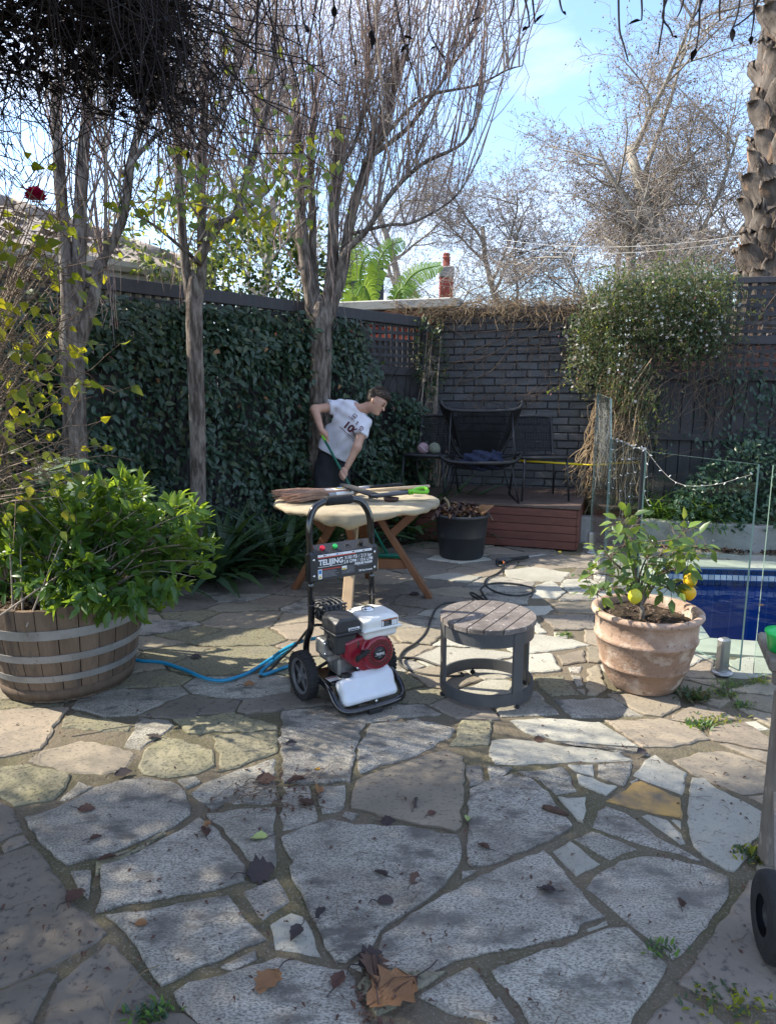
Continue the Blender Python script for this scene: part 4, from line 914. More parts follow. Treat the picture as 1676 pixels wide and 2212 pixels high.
# ---- bare plane trees over the back wall
def plane_tree(label, base, H, spread, lean, nk=(8, 7, 7, 6, 3), seed=1, r0=.22, split=.2):
    r = random.Random(seed); t = wroot('plane_tree', (base[0], base[1], 0), label, 'tree', 'bare plane trees beyond the wall')
    lev = [[] for _ in range(6)]
    def grow(p, d, L_, rad, lv, tip):
        K = 7 if lv < 2 else (5 if lv < 4 else 4); pts = [p]; st = L_ / (K - 1)
        for i in range(K - 1):
            w = .10 if lv < 2 else .24
            d = d + np.array([r.gauss(0, w), r.gauss(0, w), r.gauss(0, w * .7) + (.06 if lv < 3 else .03)]); d = d / np.linalg.norm(d); pts.append(pts[-1] + d * st)
        lev[lv].append((pts, [rad * (1 - (.72 if lv else .5) * i / (K - 1)) for i in range(K)]))
        if lv >= len(nk): return
        n = nk[lv]
        for j in range(n):
            u = (split if lv == 0 else .18) + (1 - (split if lv == 0 else .18)) * (j + r.random()) / n; i = min(int(u * (K - 1)), K - 2); q = pts[i] + (pts[i + 1] - pts[i]) * (u * (K - 1) - i)
            ax = pts[i + 1] - pts[i]; ax = ax / np.linalg.norm(ax); v = np.array([r.gauss(0, 1), r.gauss(0, 1), r.gauss(0, .8)]); v -= ax * (v @ ax); v /= np.linalg.norm(v) + 1e-9
            an = R(r.uniform(28, 62)); nd = ax * math.cos(an) + v * math.sin(an) * np.array([spread, spread, 1]); nd /= np.linalg.norm(nd)
            grow(q, nd, L_ * r.uniform(.42, .66) * (1 - .35 * u * (lv == 0)), rad * r.uniform(.38, .55) * (1 - .3 * u) , lv + 1, j == n - 1)
    d0 = np.array([lean[0], lean[1], 1.]); grow(np.array([base[0], base[1], 0.]), d0 / np.linalg.norm(d0), H * .72, r0, 0, True)
    P = [a for a, b in lev[0]]; MB().tube([Vector(q) for q in P[0]], [x for x in lev[0][0][1]], 12).build('trunk', PLBK, t)
    twigs('limb', [a for a, b in lev[1]], [b for a, b in lev[1]], PLBK, t, 6, 'stuff'); twigs('branch', [a for a, b in lev[2]], [b for a, b in lev[2]], PLBK, t, 4, 'stuff')
    for k in (3, 4, 5):
        if lev[k]: twigs('twig', [a for a, b in lev[k]], [[max(x, .0052) for x in b] for a, b in lev[k]], PLTW, t, 3, 'stuff')
    tips = [a[-1] for k in (4, 5) for a, b in lev[k]]; r.shuffle(tips); tips = np.array(tips[:int(len(tips) * .35)])
    if len(tips):
        oc = np.array([(1, 0, 0), (-1, 0, 0), (0, 1, 0), (0, -1, 0), (0, 0, 1.2), (0, 0, -1.2)]) * .022; of = np.array([(0, 2, 4), (2, 1, 4), (1, 3, 4), (3, 0, 4), (2, 0, 5), (1, 2, 5), (3, 1, 5), (0, 3, 5)])
        V = (oc[None] + (tips - np.array([0, 0, .05]))[:, None]).reshape(-1, 3); F = (of[None] + (np.arange(len(tips)) * 6)[:, None, None]).reshape(-1, 3)
        o = link('seed_ball', arr_mesh('seed_ball', V, F), SEED, t); o['kind'] = 'stuff'
xr = lambda x, Y: at(x, 640, Y).x
plane_tree('tallest bare plane tree with pale upright trunk left of the palm', (xr(1505, 20), 20), 11.6, 1.3, (-.02, 0), seed=5, r0=.24)
plane_tree('bare plane tree leaning left behind the jasmine', (xr(1440, 19), 19), 9.2, 1.45, (-.32, 0), seed=8, r0=.2)
plane_tree('bushy bare plane tree right of the red chimney', (xr(1150, 27), 27), 11.6, 1.6, (-.05, 0), seed=12, r0=.18, split=.15)
plane_tree('hazy bare plane tree behind the spreading limbs and chimney', (xr(930, 27), 27), 11.8, 1.5, (-.04, 0), seed=17, r0=.2)
plane_tree('bare plane tree far behind the two slim garden trees', (xr(520, 20), 20), 9.4, 1.4, (.02, 0), nk=(8, 7, 7, 5), seed=23, r0=.2)
plane_tree('low twiggy bare plane tree between the chimney and the jasmine', (xr(1320, 26), 26), 11.0, 1.7, (-.1, 0), seed=31, r0=.16, split=.12)
# ---- palm trunk
pc = Vector((at(1692, 400, 8.9).x, 8.9, 0)); pl = wroot('palm_trunk', pc, 'thick palm trunk covered in cut grey leaf bases', 'palm')
mb = MB(); prof = [(.40 + .025 * math.sin(z * 5), z) for z in np.linspace(0, 7, 40)]; mb.lathe(prof, 28, pc).build('fibre_core', PALD, pl)
def boot_mesh(seed):
    r = random.Random(seed); V = []; n = 6; m_ = 7; L_ = r.uniform(.34, .5)
    for i in range(n + 1):
        t = i / n; w = (.13 * (1 - .25 * t) + .05 * max(0, .4 - t)) * (1 + r.uniform(-.06, .06)); z = -.2 + L_ * t; out = .02 + (.10 + .05 * r.random()) * t ** 1.4
        if i == n: w *= .62; z += r.uniform(-.05, .02)
        for j in range(m_):
            u = j / (m_ - 1) * 2 - 1; V.append((out - .05 * u * u * (1 - .3 * t) + r.uniform(-.012, .012), u * w, z + (r.uniform(-.09, .03) if i == n else 0) - .04 * u * u * t))
    k = len(V); V += [(x - .035 - .02 * (1 - (i_ // m_) / n), y * .93, z - .01) for i_, (x, y, z) in enumerate(V)]
    F = []
    for i in range(n):
        for j in range(m_ - 1):
            a = i * m_ + j; F.append((a, a + 1, a + m_ + 1, a + m_)); F.append((k + a, k + a + m_, k + a + m_ + 1, k + a + 1))
    for j in range(m_ - 1): a = n * m_ + j; F.append((a, a + 1, k + a + 1, k + a))
    for i in range(n):
        for j in (0, m_ - 1): a = i * m_ + j; F.append((a, a + m_, k + a + m_, k + a) if j == 0 else (k + a, k + a + m_, a + m_, a))
    mb = MB(); mb.add(V, F, True); me = mb.mesh('leaf_base'); bm = bmesh.new(); bm.from_mesh(me); bmesh.ops.recalc_face_normals(bm, faces=bm.faces); bm.to_mesh(me); bm.free(); me.materials.append(PALM); return me
bms = [boot_mesh(k) for k in range(5)]
r_ = random.Random(5); k = 0; z = 1.9
while z < 6.6:
    th = k * 2.39996; k += 1; z += .024
    if math.sin(th - R(20)) > .55: continue
    o = link('leaf_base', r_.choice(bms), None, pl); s_ = r_.uniform(.85, 1.2) * (1.12 if z < 3.6 else 1)
    o.matrix_basis = Matrix.Translation(pc + Vector((math.cos(th) * .385, math.sin(th) * .385, z))) @ Matrix.Rotation(th, 4, 'Z') @ Matrix.Rotation(r_.uniform(-.5, .5), 4, 'X') @ Matrix.Rotation(r_.uniform(-.1, .12) + (R(160) if z < 2.9 and r_.random() < .3 else 0), 4, 'Y') @ Matrix.Scale(s_, 4)
# loose fibres
P = []; Rr = []
for _ in range(900):
    th = r_.uniform(R(170), R(350)); z = r_.choice([r_.uniform(2.5, 3.5), r_.uniform(2.5, 6.4)]); p = np.array([pc.x + math.cos(th) * .42, pc.y + math.sin(th) * .42, z]); pp = [p]
    for i in range(3): pp.append(pp[-1] + np.array([math.cos(th) * .02 + r_.gauss(0, .03), math.sin(th) * .02 + r_.gauss(0, .03), -r_.uniform(.02, .1)]))
    P.append(pp); Rr.append([.004, .003, .003, .002])
twigs('loose_fibre', P, Rr, PALD, pl, 3, 'stuff')
# ---- banana plants behind the wall
def banana(label, base, leaf_specs):
    t = wroot('banana_plant', base, label, 'plant', 'banana plants beyond the wall'); base = Vector(base)
    MB().tube([base, base + Vector((0, 0, 1.2)), base + Vector((.05, 0, 2.3))], [.13, .11, .08], 10).build('stem', BANA, t)
    for tip, mid, w, nrm in leaf_specs:
        a = base + Vector((.05, 0, 2.1)); q = smooth_path([a, Vector(mid), Vector(tip)], 12); mb = MB(); mb.tube(q, [.02 * (1 - .8 * i / (len(q) - 1)) + .003 for i in range(len(q))], 5)
        lf_ = mb.build('leaf_rib', BANA, t); mb = MB(); n = len(q); nr = Vector(nrm).normalized()
        for i in range(3, n - 1):
            d = (q[i + 1] - q[i]).normalized(); sd_ = d.cross(nr).normalized(); u = (i - 3) / (n - 4); ww = w * (math.sin(math.pi * min(1, u * .9 + .08)) ** .6)
            for sgn in (-1, 1):
                for j in range(3):
                    b0, b1 = q[i].lerp(q[i + 1], j / 3), q[i].lerp(q[i + 1], (j + .9) / 3); dr = Vector((0, 0, -.35 * ww * rs.uniform(.3, 1.2))); o1 = sd_ * sgn * ww + d * ww * .35 + dr
                    mb.add([b0, b1, b1 + o1 * .55 + Vector((0, 0, .03)), b0 + o1 * .55 + Vector((0, 0, .03)), b1 + o1 * rs.uniform(.9, 1.02), b0 + o1 * rs.uniform(.9, 1.02)], [(0, 1, 2, 3), (3, 2, 4, 5)], True)
        b_ = mb.build('leaf_blade', BANA, lf_)
B1 = at(770, 655, 10.5); B1.z = 0
banana('banana plant with broad torn leaf behind the coping', B1, [(at(800, 545, 10.3), at(778, 590, 10.4), .26, (0, -1, .2)), (at(735, 560, 10.5), at(752, 600, 10.5), .2, (0, -1, .3)), (at(760, 500, 10.8), at(762, 580, 10.6), .2, (.2, -1, 0)), (at(870, 520, 10.6), at(820, 560, 10.5), .16, (0, -1, .4))])
B2 = at(815, 655, 10.0); B2.z = 0
banana('banana plant with long frond reaching towards the chimney', B2, [(at(952, 573, 9.8), at(880, 606, 9.9), .17, (0, -1, .6)), (at(905, 645, 9.8), at(860, 630, 9.9), .14, (0, -1, .6)), (at(770, 640, 9.8), at(790, 625, 9.9), .16, (0, -1, .3))])
# ================================================================== hedge, climbers and garden plants
rs = random.Random(31)
def L2(s, dn, z):
    s = np.asarray(s); dn = np.asarray(dn); z = np.asarray(z); c = np.array([P0.x, P0.y - .05])
    xy = c[None] + s[:, None] * np.array(FD)[None] + dn[:, None] * np.array(FN)[None]; return np.concatenate([xy, z[:, None]], 1)
def B2_(s, dn, z):
    s = np.asarray(s); dn = np.asarray(dn); z = np.asarray(z); xy = np.array(P0)[None] + s[:, None] * np.array(BD)[None] + dn[:, None] * np.array(BN)[None]; return np.concatenate([xy, z[:, None]], 1)
LEAFC0 = leaf_template(.6, .4, .4, 3)
# ---- the climbing hedge on the left fence
hd = wroot('climbing_hedge', left(2.6, .2, 0), 'dense dark green climbing hedge covering the timber fence', 'hedge')
def hedge_top(s): return np.interp(s, [0, .3, .8, 1.1, 2.0, 3.2, 3.6, 3.9, 4.3, 4.7, 6], [1.35, 1.45, 1.6, 2.16, 2.27, 2.25, 2.2, 2.08, 2.1, 2.28, 2.35])
n = 15000; s = rng.uniform(.1, 6.2, n); z = rng.uniform(.06, 1, n) * hedge_top(s)
bumps = .075 * np.sin(s * 7.3 + 2 * np.sin(z * 4)) + .06 * np.sin(z * 6.1 + s * 3.7)
dn = .22 + bumps + rng.normal(0, .05, n) - .14 * np.clip((z / hedge_top(s) - .85) / .15, 0, 1)
patch = np.sin(s * 5.1 + 1) * np.sin(z * 5.7 + .5 * s) ; keep = rng.random(n) < np.where(patch < -.6, .5, 1.0); s, z, dn = s[keep], z[keep], np.maximum(dn[keep], .03); n = len(s)
s3 = rng.uniform(.9, 6.2, 5600); z3 = rng.uniform(1.72, 2.3, 5600); s = np.concatenate([s, s3]); z = np.concatenate([z, z3]); dn = np.concatenate([dn, rng.uniform(-.08, .16, 5600)]); s = np.concatenate([s, rng.uniform(2.1, 3.1, 1300)]); z = np.concatenate([z, rng.uniform(1.7, 2.25, 1300)]); dn = np.concatenate([dn, rng.uniform(-.05, .18, 1300)]); n = len(s)
pos = L2(s, dn, z); outw = np.array([FN.x, FN.y, 0]); tang = np.array([FD.x, FD.y, 0])
D = outw * rng.uniform(.2, .9, n)[:, None] + tang * rng.normal(0, .55, n)[:, None] + np.array([0, 0, 1.]) * rng.uniform(-1.1, .15, n)[:, None]
Nn = outw * 1.0 + np.array([0, 0, .6]) + rng.normal(0, .35, (n, 3))
leaves(hd, LEAF, pos, D, rng.uniform(.04, .10, n), [HEDG, HEDG, HED2, HED2, HED3], N=Nn, n_parts=300)
nd = 90; i_ = rng.integers(0, n, nd); leaves(hd, LEAFC0, pos[i_] + outw * .02, D[i_], rng.uniform(.04, .08, nd), [DEAD, DEDT], N=Nn[i_], name='dead_leaf', mass='dead_foliage')
P = []; Rr = []
for _ in range(420):
    s0 = rs.uniform(.3, 6); z0 = rs.uniform(0, 1.5); p = np.array(left(s0, rs.uniform(.03, .15), z0)); pp = [p]
    for i in range(3): pp.append(pp[-1] + np.array([FD.x * rs.gauss(0, .12), FD.y * rs.gauss(0, .12), rs.uniform(.05, .3)]))
    P.append(pp); Rr.append([.006, .005, .004, .002])
twigs('stem', P, Rr, CANT, hd, 3, 'stuff')
# ---- leafy shrub behind the fence and the climber with yellowing leaves in front of it
def bush(name, label, cat, centre, rad, n, mats, size, tmpl, n_parts=0, group=None, stems=30, mstem=None, up=.3, shell=.55, base=None):
    c = np.array(centre); t = wroot(name, (c[0], c[1], 0) if base is None else base, label, cat, group)
    u = unit(n); r = rng.uniform(shell, 1, n) ** .6; lump = 1 + .22 * np.sin(u[:, 0] * 5 + 1) * np.sin(u[:, 2] * 6) + .15 * np.sin(u[:, 1] * 9 + u[:, 0] * 4)
    pos = c + u * (r * lump)[:, None] * np.array(rad); D = u + np.array([0, 0, up]) + rng.normal(0, .6, (n, 3))
    leaves(t, tmpl, pos, D, rng.uniform(size[0], size[1], n), mats, N=np.array([0, -.4, 1.]) + rng.normal(0, .5, (n, 3)), n_parts=n_parts)
    P = []; Rr = []
    b = np.array(base if base is not None else (c[0], c[1], 0.))
    for _ in range(stems):
        e = c + unit(1)[0] * np.array(rad) * rs.uniform(.5, .95); m_ = (b + e) / 2 + np.array([rs.gauss(0, .1), rs.gauss(0, .1), .1]); P.append([b, b * .6 + m_ * .4, m_, m_ * .4 + e * .6, e]); Rr.append([.012, .01, .008, .005, .002])
    twigs('stem', P, Rr, mstem or TWIG, t, 4, 'stuff'); return t
c = at(560, 590, 7.6); bush('leafy_shrub', 'dark green leafy shrub rising above the fence between the slim trees', 'shrub', (c.x, c.y, c.z), (.85, .4, .55), 2600, [HED2, VINL, JASL], (.06, .1), LEAF, stems=25)
c = at(330, 530, 7.0); bush('leafy_shrub', 'mid green shrub overhanging the tiled roof and gutter', 'shrub', (c.x + .25, c.y - .1, c.z), (.55, .3, .45), 650, [VINL, JASL], (.05, .09), LEAF, stems=18)
cv = wroot('climbing_vine', (at(428, 1000, 5.4).x, 5.5, 0), 'arching climber with yellowing heart shaped leaves around the slim tree', 'vine')
vp = []; vd = []; P = []; Rr = []
arcs = [[(250, 452), (330, 430), (420, 440), (500, 418), (560, 390), (600, 380)], [(300, 480), (380, 420), (450, 400), (520, 410), (590, 440), (660, 470)], [(420, 440), (500, 460), (560, 490), (600, 480)], [(360, 400), (400, 380), (450, 420), (470, 470)],
        [(520, 400), (570, 350), (640, 310), (700, 330), (745, 335)], [(560, 470), (620, 430), (660, 400), (700, 420)], [(180, 560), (220, 500), (265, 440), (300, 430)], [(430, 520), (460, 480), (520, 450), (580, 410)], [(600, 330), (650, 345), (690, 300)], [(560, 250), (590, 215), (640, 240)], [(480, 120), (500, 110), (520, 150)]]
for k, a in enumerate(arcs):
    Y = rs.uniform(4.9, 5.6); q = smooth_path([at(x, y, Y + rs.uniform(-.1, .1)) for x, y in a], 5); q = [q[min(len(q) - 1, int(i * (len(q) - 1) / 8))] for i in range(9)]
    P.append([tuple(p) for p in q]); Rr.append([.006 - .0005 * i for i in range(9)])
    for _ in range(46 if k < 8 else 12):
        i = rs.randint(0, 7); p = q[i].lerp(q[i + 1], rs.random()) + Vector((rs.gauss(0, .09), rs.gauss(0, .12), rs.gauss(0, .10))); vp.append(tuple(p)); vd.append((rs.gauss(0, .6), rs.gauss(-.2, .5), rs.uniform(-1.1, .1)))
[MB().tube(a_, b_, 6).build('stem', TWIG, cv) for a_, b_ in zip(P, Rr)]; nv = len(vp); leaves(cv, HEART, vp, vd, rng.uniform(.045, .085, nv), [VINL, VINL, ROSL, ROSY], N=np.array([0.1, -.8, .5]) + rng.normal(0, .5, (nv, 3)), n_parts=230)
# ---- rose bush at the left edge
rb = wroot('rose_bush', (-2.4, 4.0, 0), 'twiggy rose bush with yellow green leaves behind the barrel', 'rose bush')
P = []; Rr = []; lp = []; ld = []
for k in range(120):
    b = np.array([-2.4 + rs.gauss(0, .12), 4.0 + rs.gauss(0, .1), .05]); tip = np.array(at(rs.uniform(-60, 175), rs.uniform(330, 1080), rs.uniform(2.75, 3.4))); m_ = b * .45 + tip * .55 + np.array([-.22, 0, .25]); pp = [tuple(p) for p in smooth_path([b, m_, tip], 4)]; P.append(pp); Rr.append([.007 - .0007 * i for i in range(9)])
twigs('cane', P, Rr, TWIG, rb, 4, 'stuff')
P2 = []; R2 = []
for k in range(700):
    q = P[rs.randrange(len(P))]; i = rs.randint(4, 8); p = np.array(q[i]); d = np.array([rs.gauss(.5, .7), rs.gauss(-.1, .5), rs.gauss(0, .45)]); d /= np.linalg.norm(d); L_ = rs.uniform(.08, .34); pp = [p + d * L_ * t + np.array([0, 0, rs.gauss(0, .012)]) for t in (0, .33, .66, 1)]; P2.append(pp); R2.append([.0026, .0022, .0018, .001])
    if rs.random() < .42 and at(180, 700, 3).x > p[0] - .0: lp.append(pp[-1]); ld.append(d + np.array([0, 0, -.5]))
twigs('twig', P2, R2, VINE, rb, 3, 'stuff')
for cxy, nn in (((60, 840), 16), ((90, 990), 10), ((35, 1060), 8), ((120, 780), 8), ((30, 640), 12), ((40, 500), 16), ((90, 560), 12), ((60, 720), 10), ((110, 860), 9), ((30, 930), 10), ((15, 1080), 8)):
    for _ in range(nn): lp.append(np.array(at(cxy[0] + rs.gauss(0, 35), cxy[1] + rs.gauss(0, 40), rs.uniform(2.7, 3.1)))); ld.append(np.array([rs.gauss(.3, .5), rs.gauss(-.2, .4), rs.uniform(-1, .2)]))
nl = len(lp); leaves(rb, HEART, lp, ld, rng.uniform(.035, .062, nl), [ROSL, ROSL, ROSY], N=np.array([.1, -.7, .6]) + rng.normal(0, .5, (nl, 3)), n_parts=260)
rf_ = at(78, 425, 2.9); pp_ = []; pd = []; ps = []; 
fl = MB()
for k in range(70):
    cz = 1 - 1.65 * (k + .5) / 70; th = k * 2.39996; sr = math.sqrt(max(0, 1 - cz * cz)); d = Vector((math.cos(th) * sr, math.sin(th) * sr, cz)); lay = .55 + .45 * (k / 70); p = rf_ + d * .022 * lay; t1_ = d.orthogonal().normalized(); t1_ = (Vector((0, 0, 1)) - d * cz); t1_ = t1_.normalized() if t1_.length > .05 else d.orthogonal().normalized(); t2_ = d.cross(t1_); e = d * .012
    fl.add([p - t2_ * .010, p + t2_ * .010, p + t2_ * .015 + t1_ * .014 + e, p - t2_ * .015 + t1_ * .014 + e, p + t1_ * .022 + e * 1.7 + t2_ * rs.gauss(0, .003)], [(0, 1, 2, 3), (3, 2, 4)], True)
fl.build('rose_flower', ROSE, rb)
# ---- elephant ear
ee = wroot('elephant_ear_plant', (-2.0, 4.0, 0), 'large elephant ear leaf above the barrel shrub at the left', 'plant')
def ear_leaf(tip, basep, w, droop):
    tip = Vector(tip); b = Vector(basep); ax = tip - b; L_ = ax.length; ax.normalize(); sdv = ax.cross(Vector((.15, -.75, .65))).normalized(); nm = sdv.cross(ax).normalized(); V = []; F = []; n = 12; m_ = 8
    for i in range(n + 1):
        t = -.28 + 1.28 * i / n
        h = w * (math.sin(math.pi * min(1, max(0, (t + .28) / 1.28)) ** .62)) 
        for j in range(m_ + 1):
            u = j / m_ * 2 - 1
            if t < 0 and abs(u) < .25: uu = math.copysign(max(abs(u), .02), u) 
            else: uu = u
            wav = .012 * math.sin(t * 14 + u * 3) * abs(u); V.append(b + ax * (t * L_) + sdv * (uu * h) + nm * (-.12 * w * (uu * uu) * 1.2 + wav - droop * t * t))
    for i in range(n):
        for j in range(m_): a = i * (m_ + 1) + j; F.append((a, a + 1, a + m_ + 2, a + m_ + 1))
    mb = MB(); mb.add(V, F, True); o = mb.build('leaf', EAR, ee)
    mb = MB(); mb.tube([b + ax * (-.05 * L_) + nm * -.004, b + ax * (.5 * L_) + nm * -.003, tip + nm * (-droop)], [.006, .004, .001], 5); mb.build('midrib', GRAS, o)
    MB().tube(smooth_path([Vector((-2.0, 4.0, 0)), (b + Vector((-2.0, 4.0, .3))) * .5, b], 5), [.014] * 11, 6).build('stalk', EAR, ee)
ear_leaf(at(200, 988, 3.75), at(95, 1020, 3.75), .085, .03); ear_leaf(at(110, 1075, 3.9), at(170, 1050, 3.9), .08, .05)
ear_leaf(at(60, 1120, 3.9), at(110, 1085, 3.9), .08, .05); ear_leaf(at(190, 1120, 4.0), at(130, 1090, 4.0), .09, .05)
# ---- strappy clumps under the hedge
STR = leaf_template(.095, .2, .5, 7, 'strap')
def clump(label, s, dn, nl, L0, L1, seed):
    b = left(s, dn, .03); t = wroot('strap_leaf_clump', b, label, 'plant', 'strap leaved clumps under the hedge'); th = rng.uniform(0, 6.28, nl); el = rng.uniform(.45, 1.35, nl)
    D = np.stack([np.cos(th) * np.cos(el), np.sin(th) * np.cos(el), np.sin(el)], 1); pos = np.array(b)[None] + D * np.array([.04, .04, 0]) + rng.normal(0, .04, (nl, 3)) * np.array([1, 1, 0])
    leaves(t, STR, pos, D, rng.uniform(L0, L1, nl), [STRP, STRP, HED2], n_parts=min(nl, 40), roll=rng.normal(0, .2, nl))
CL = [(.5, .8, 34, .55, .82, 'strappy green clump behind the table beside the deck'), (.95, .75, 30, .6, .88, 'strappy clump right of the bending person'), (2.0, .85, 34, .42, .66, 'strappy clump left of the table beside the person'), (2.35, .62, 30, .4, .6, 'strappy clump against the hedge between the slim tree and the large tree'),
      (2.55, 1.0, 40, .45, .70, 'strappy clump spilling over the paving left of the table leg'), (2.95, .8, 40, .45, .72, 'full strappy clump right of the slim tree foot'), (3.2, 1.05, 36, .45, .7, 'strappy clump at the paving edge behind the barrel shrub'), (3.5, .6, 34, .45, .7, 'strappy clump at the foot of the slim tree'),
      (3.85, .9, 34, .45, .7, 'strappy clump behind the top of the barrel shrub'), (4.3, .7, 30, .45, .7, 'dark strappy clump between the two left trees'), (4.75, .9, 30, .45, .7, 'dark strappy clump below the elephant ear leaf'), (1.5, .6, 26, .5, .7, 'strappy clump behind the legs of the person')]
for k, (s, dn, nl, a, b, lab) in enumerate(CL): clump(lab, s, dn, nl, a, b, k)
# low ground cover at the bed edge
n = 1500; s = rng.uniform(.4, 4.6, n); pos = L2(s, .95 + rng.normal(0, .09, n), rng.uniform(.0, .13, n)); gc = link('ground_cover', bpy.data.meshes.new('e'), None); bpy.data.objects.remove(gc)
V_, F_ = LEAFS; Fm = frames(unit(n) + np.array([0, 0, .4])); sz = rng.uniform(.03, .06, n); V = np.einsum('va,nab->nvb', V_, Fm) * sz[:, None, None] + pos[:, None]; F = F_[None] + (np.arange(n) * len(V_))[:, None, None]
tag(link('ground_cover', arr_mesh('ground_cover', V.reshape(-1, 3), F.reshape(-1, 4), True), HED2), 'low dark ground cover along the edge of the hedge bed', 'ground cover', kind='stuff')
# ---- jasmine over the wall corner and trellis
jm = wroot('jasmine_vine', back(2.3, .2, 0), 'flowering white jasmine tumbling over the corner of wall and trellis', 'vine')
blobs = [(a, b, c, d, e, f, int(n * 1.3)) for a, b, c, d, e, f, n in ((1.95, .28, 2.12, .30, .25, .30, 1400), (2.35, .3, 2.42, .50, .28, .30, 2600), (2.75, .3, 2.50, .42, .28, .28, 2500), (2.98, .28, 2.30, .26, .25, .30, 1500), (2.65, .34, 2.15, .45, .22, .22, 1800), (2.95, .34, 2.02, .22, .2, .18, 700), (1.85, .3, 1.80, .16, .2, .25, 700), (2.2, .42, 1.72, .17, .18, .30, 1000), (2.38, .44, 1.42, .13, .12, .2, 380), (2.5, .42, 1.22, .10, .1, .15, 130), (2.05, .3, 2.45, .22, .22, .2, 800))]
fp = []
for s0, d0, z0, a, b, c_, nn in blobs:
    u = unit(nn); r_ = rng.uniform(.35, 1.08, nn) ** .55; sp = rng.normal(0, .085, (nn, 3)); pos = B2_(s0 + u[:, 0] * a * r_ + sp[:, 0], d0 + u[:, 1] * b * r_ + sp[:, 1] * .5, z0 + u[:, 2] * c_ * r_ + sp[:, 2])
    D = rng.normal(0, .7, (nn, 3)) + np.array([0, -.2, -.5]); leaves(jm, LEAFN, pos, D, rng.uniform(.022, .05, nn), [JASL, JASL, JAS2], N=np.array([-.2, -.6, .7]) + rng.normal(0, .6, (nn, 3)))
    k = int(nn * .009); uu = unit(k); uu[:, 1] = np.abs(uu[:, 1]); fp.append(B2_(s0 + uu[:, 0] * a * 1.05, d0 + uu[:, 1] * b * 1.08, z0 + uu[:, 2] * c_ * 1.02))
sp_p = []; sp_r = []; lp_ = []; ld_ = []
for k in range(95):
    s0, d0, z0, a, b, c_, nn = blobs[rs.randrange(len(blobs))]; u = unit(1)[0]; u[1] = abs(u[1]); q = [np.array(back(s0 + u[0] * a * .9, d0 + u[1] * b * .9, z0 + u[2] * c_ * .9))]; d = np.array([BD.x * u[0] + BN.x * u[1], BD.y * u[0] + BN.y * u[1], u[2] + rs.uniform(-.4, .6)])
    for i in range(5): d = d / np.linalg.norm(d) + np.array([rs.gauss(0, .25), rs.gauss(0, .2), -.16]); q.append(q[-1] + d / np.linalg.norm(d) * rs.uniform(.035, .075))
    sp_p.append(q); sp_r.append([.002, .002, .0017, .0015, .0012, .001])
    for i in range(1, 6):
        for _ in range(5): lp_.append(q[i] + unit(1)[0] * .018); ld_.append(unit(1)[0] + np.array([0, 0, -.2]))
twigs('spray_stem', sp_p, sp_r, VINE, jm, 3, 'stuff'); leaves(jm, LEAFN, lp_, ld_, rng.uniform(.025, .05, len(lp_)), [JASL, VINL, JAS2], mass='spray_leaf')
fp = np.concatenate(fp); fp = np.repeat(fp, 2, 0) + rng.normal(0, .03, (len(fp) * 2, 3)); nf = len(fp)
star = []; sf = []
for k in range(5):
    a = k * 2 * math.pi / 5; star += [(0, 0, 0), (math.cos(a - .35) * .6, math.sin(a - .35) * .6, .1), (math.cos(a), math.sin(a), .05), (math.cos(a + .35) * .6, math.sin(a + .35) * .6, .1)]; sf.append((4 * k, 4 * k + 1, 4 * k + 2, 4 * k + 3))
star = np.array(star); star = star[:, [2, 0, 1]]; leaves(jm, (star, np.array(sf)), fp, np.array([-.3, -.9, .25]) + rng.normal(0, .4, (nf, 3)), rng.uniform(.012, .02, nf), PETL, n_parts=120, name='flower', mass='blossom')
bp_ = fp[rng.integers(0, nf, 260)] + rng.normal(0, .08, (260, 3)); leaves(jm, LEAFN, bp_, rng.normal(0, 1, (260, 3)), rng.uniform(.02, .035, 260), PINK, mass='blossom')
# dry stems cascading down to the planter
P = []; Rr = []
for k in range(260):
    s0 = rs.gauss(2.28, .13); p = np.array(back(s0, .3 + rs.gauss(0, .1), rs.uniform(1.1, 1.9))); e = np.array(back(2.1 + rs.gauss(0, .16), .52 + rs.gauss(0, .12), rs.uniform(.3, .75))); m_ = (p + e) / 2 + np.array([rs.gauss(0, .13), rs.gauss(0, .06), rs.gauss(0, .1)]); pp = [tuple(q) for q in smooth_path([p, p * .75 + e * .25 + np.array([rs.gauss(0, .08), 0, 0]), m_, e * .7 + p * .3 + np.array([rs.gauss(0, .08), 0, 0]), e, e + np.array([rs.gauss(0, .08), rs.gauss(0, .05), -.08])], 3)]; P.append(pp); Rr.append([rs.uniform(.002, .006)] * len(pp))
twigs('dry_stem', P, Rr, DRYT, jm, 4, 'stuff')
P = []; Rr = []
for k in range(150):
    p = np.array(back(rs.uniform(2.2, 3.4), .2 + rs.gauss(0, .08), rs.uniform(1.5, 2.2))); pp = [p]; d = np.array([rs.gauss(0, .6), 0, rs.gauss(-.5, .5)])
    for i in range(5): d += np.array([rs.gauss(0, .3), rs.gauss(0, .05), rs.gauss(-.1, .3)]); pp.append(pp[-1] + d / np.linalg.norm(d) * .1)
    P.append(pp); Rr.append([.003] * 6)
twigs('bare_stem', P, Rr, VINE, jm, 3, 'stuff')
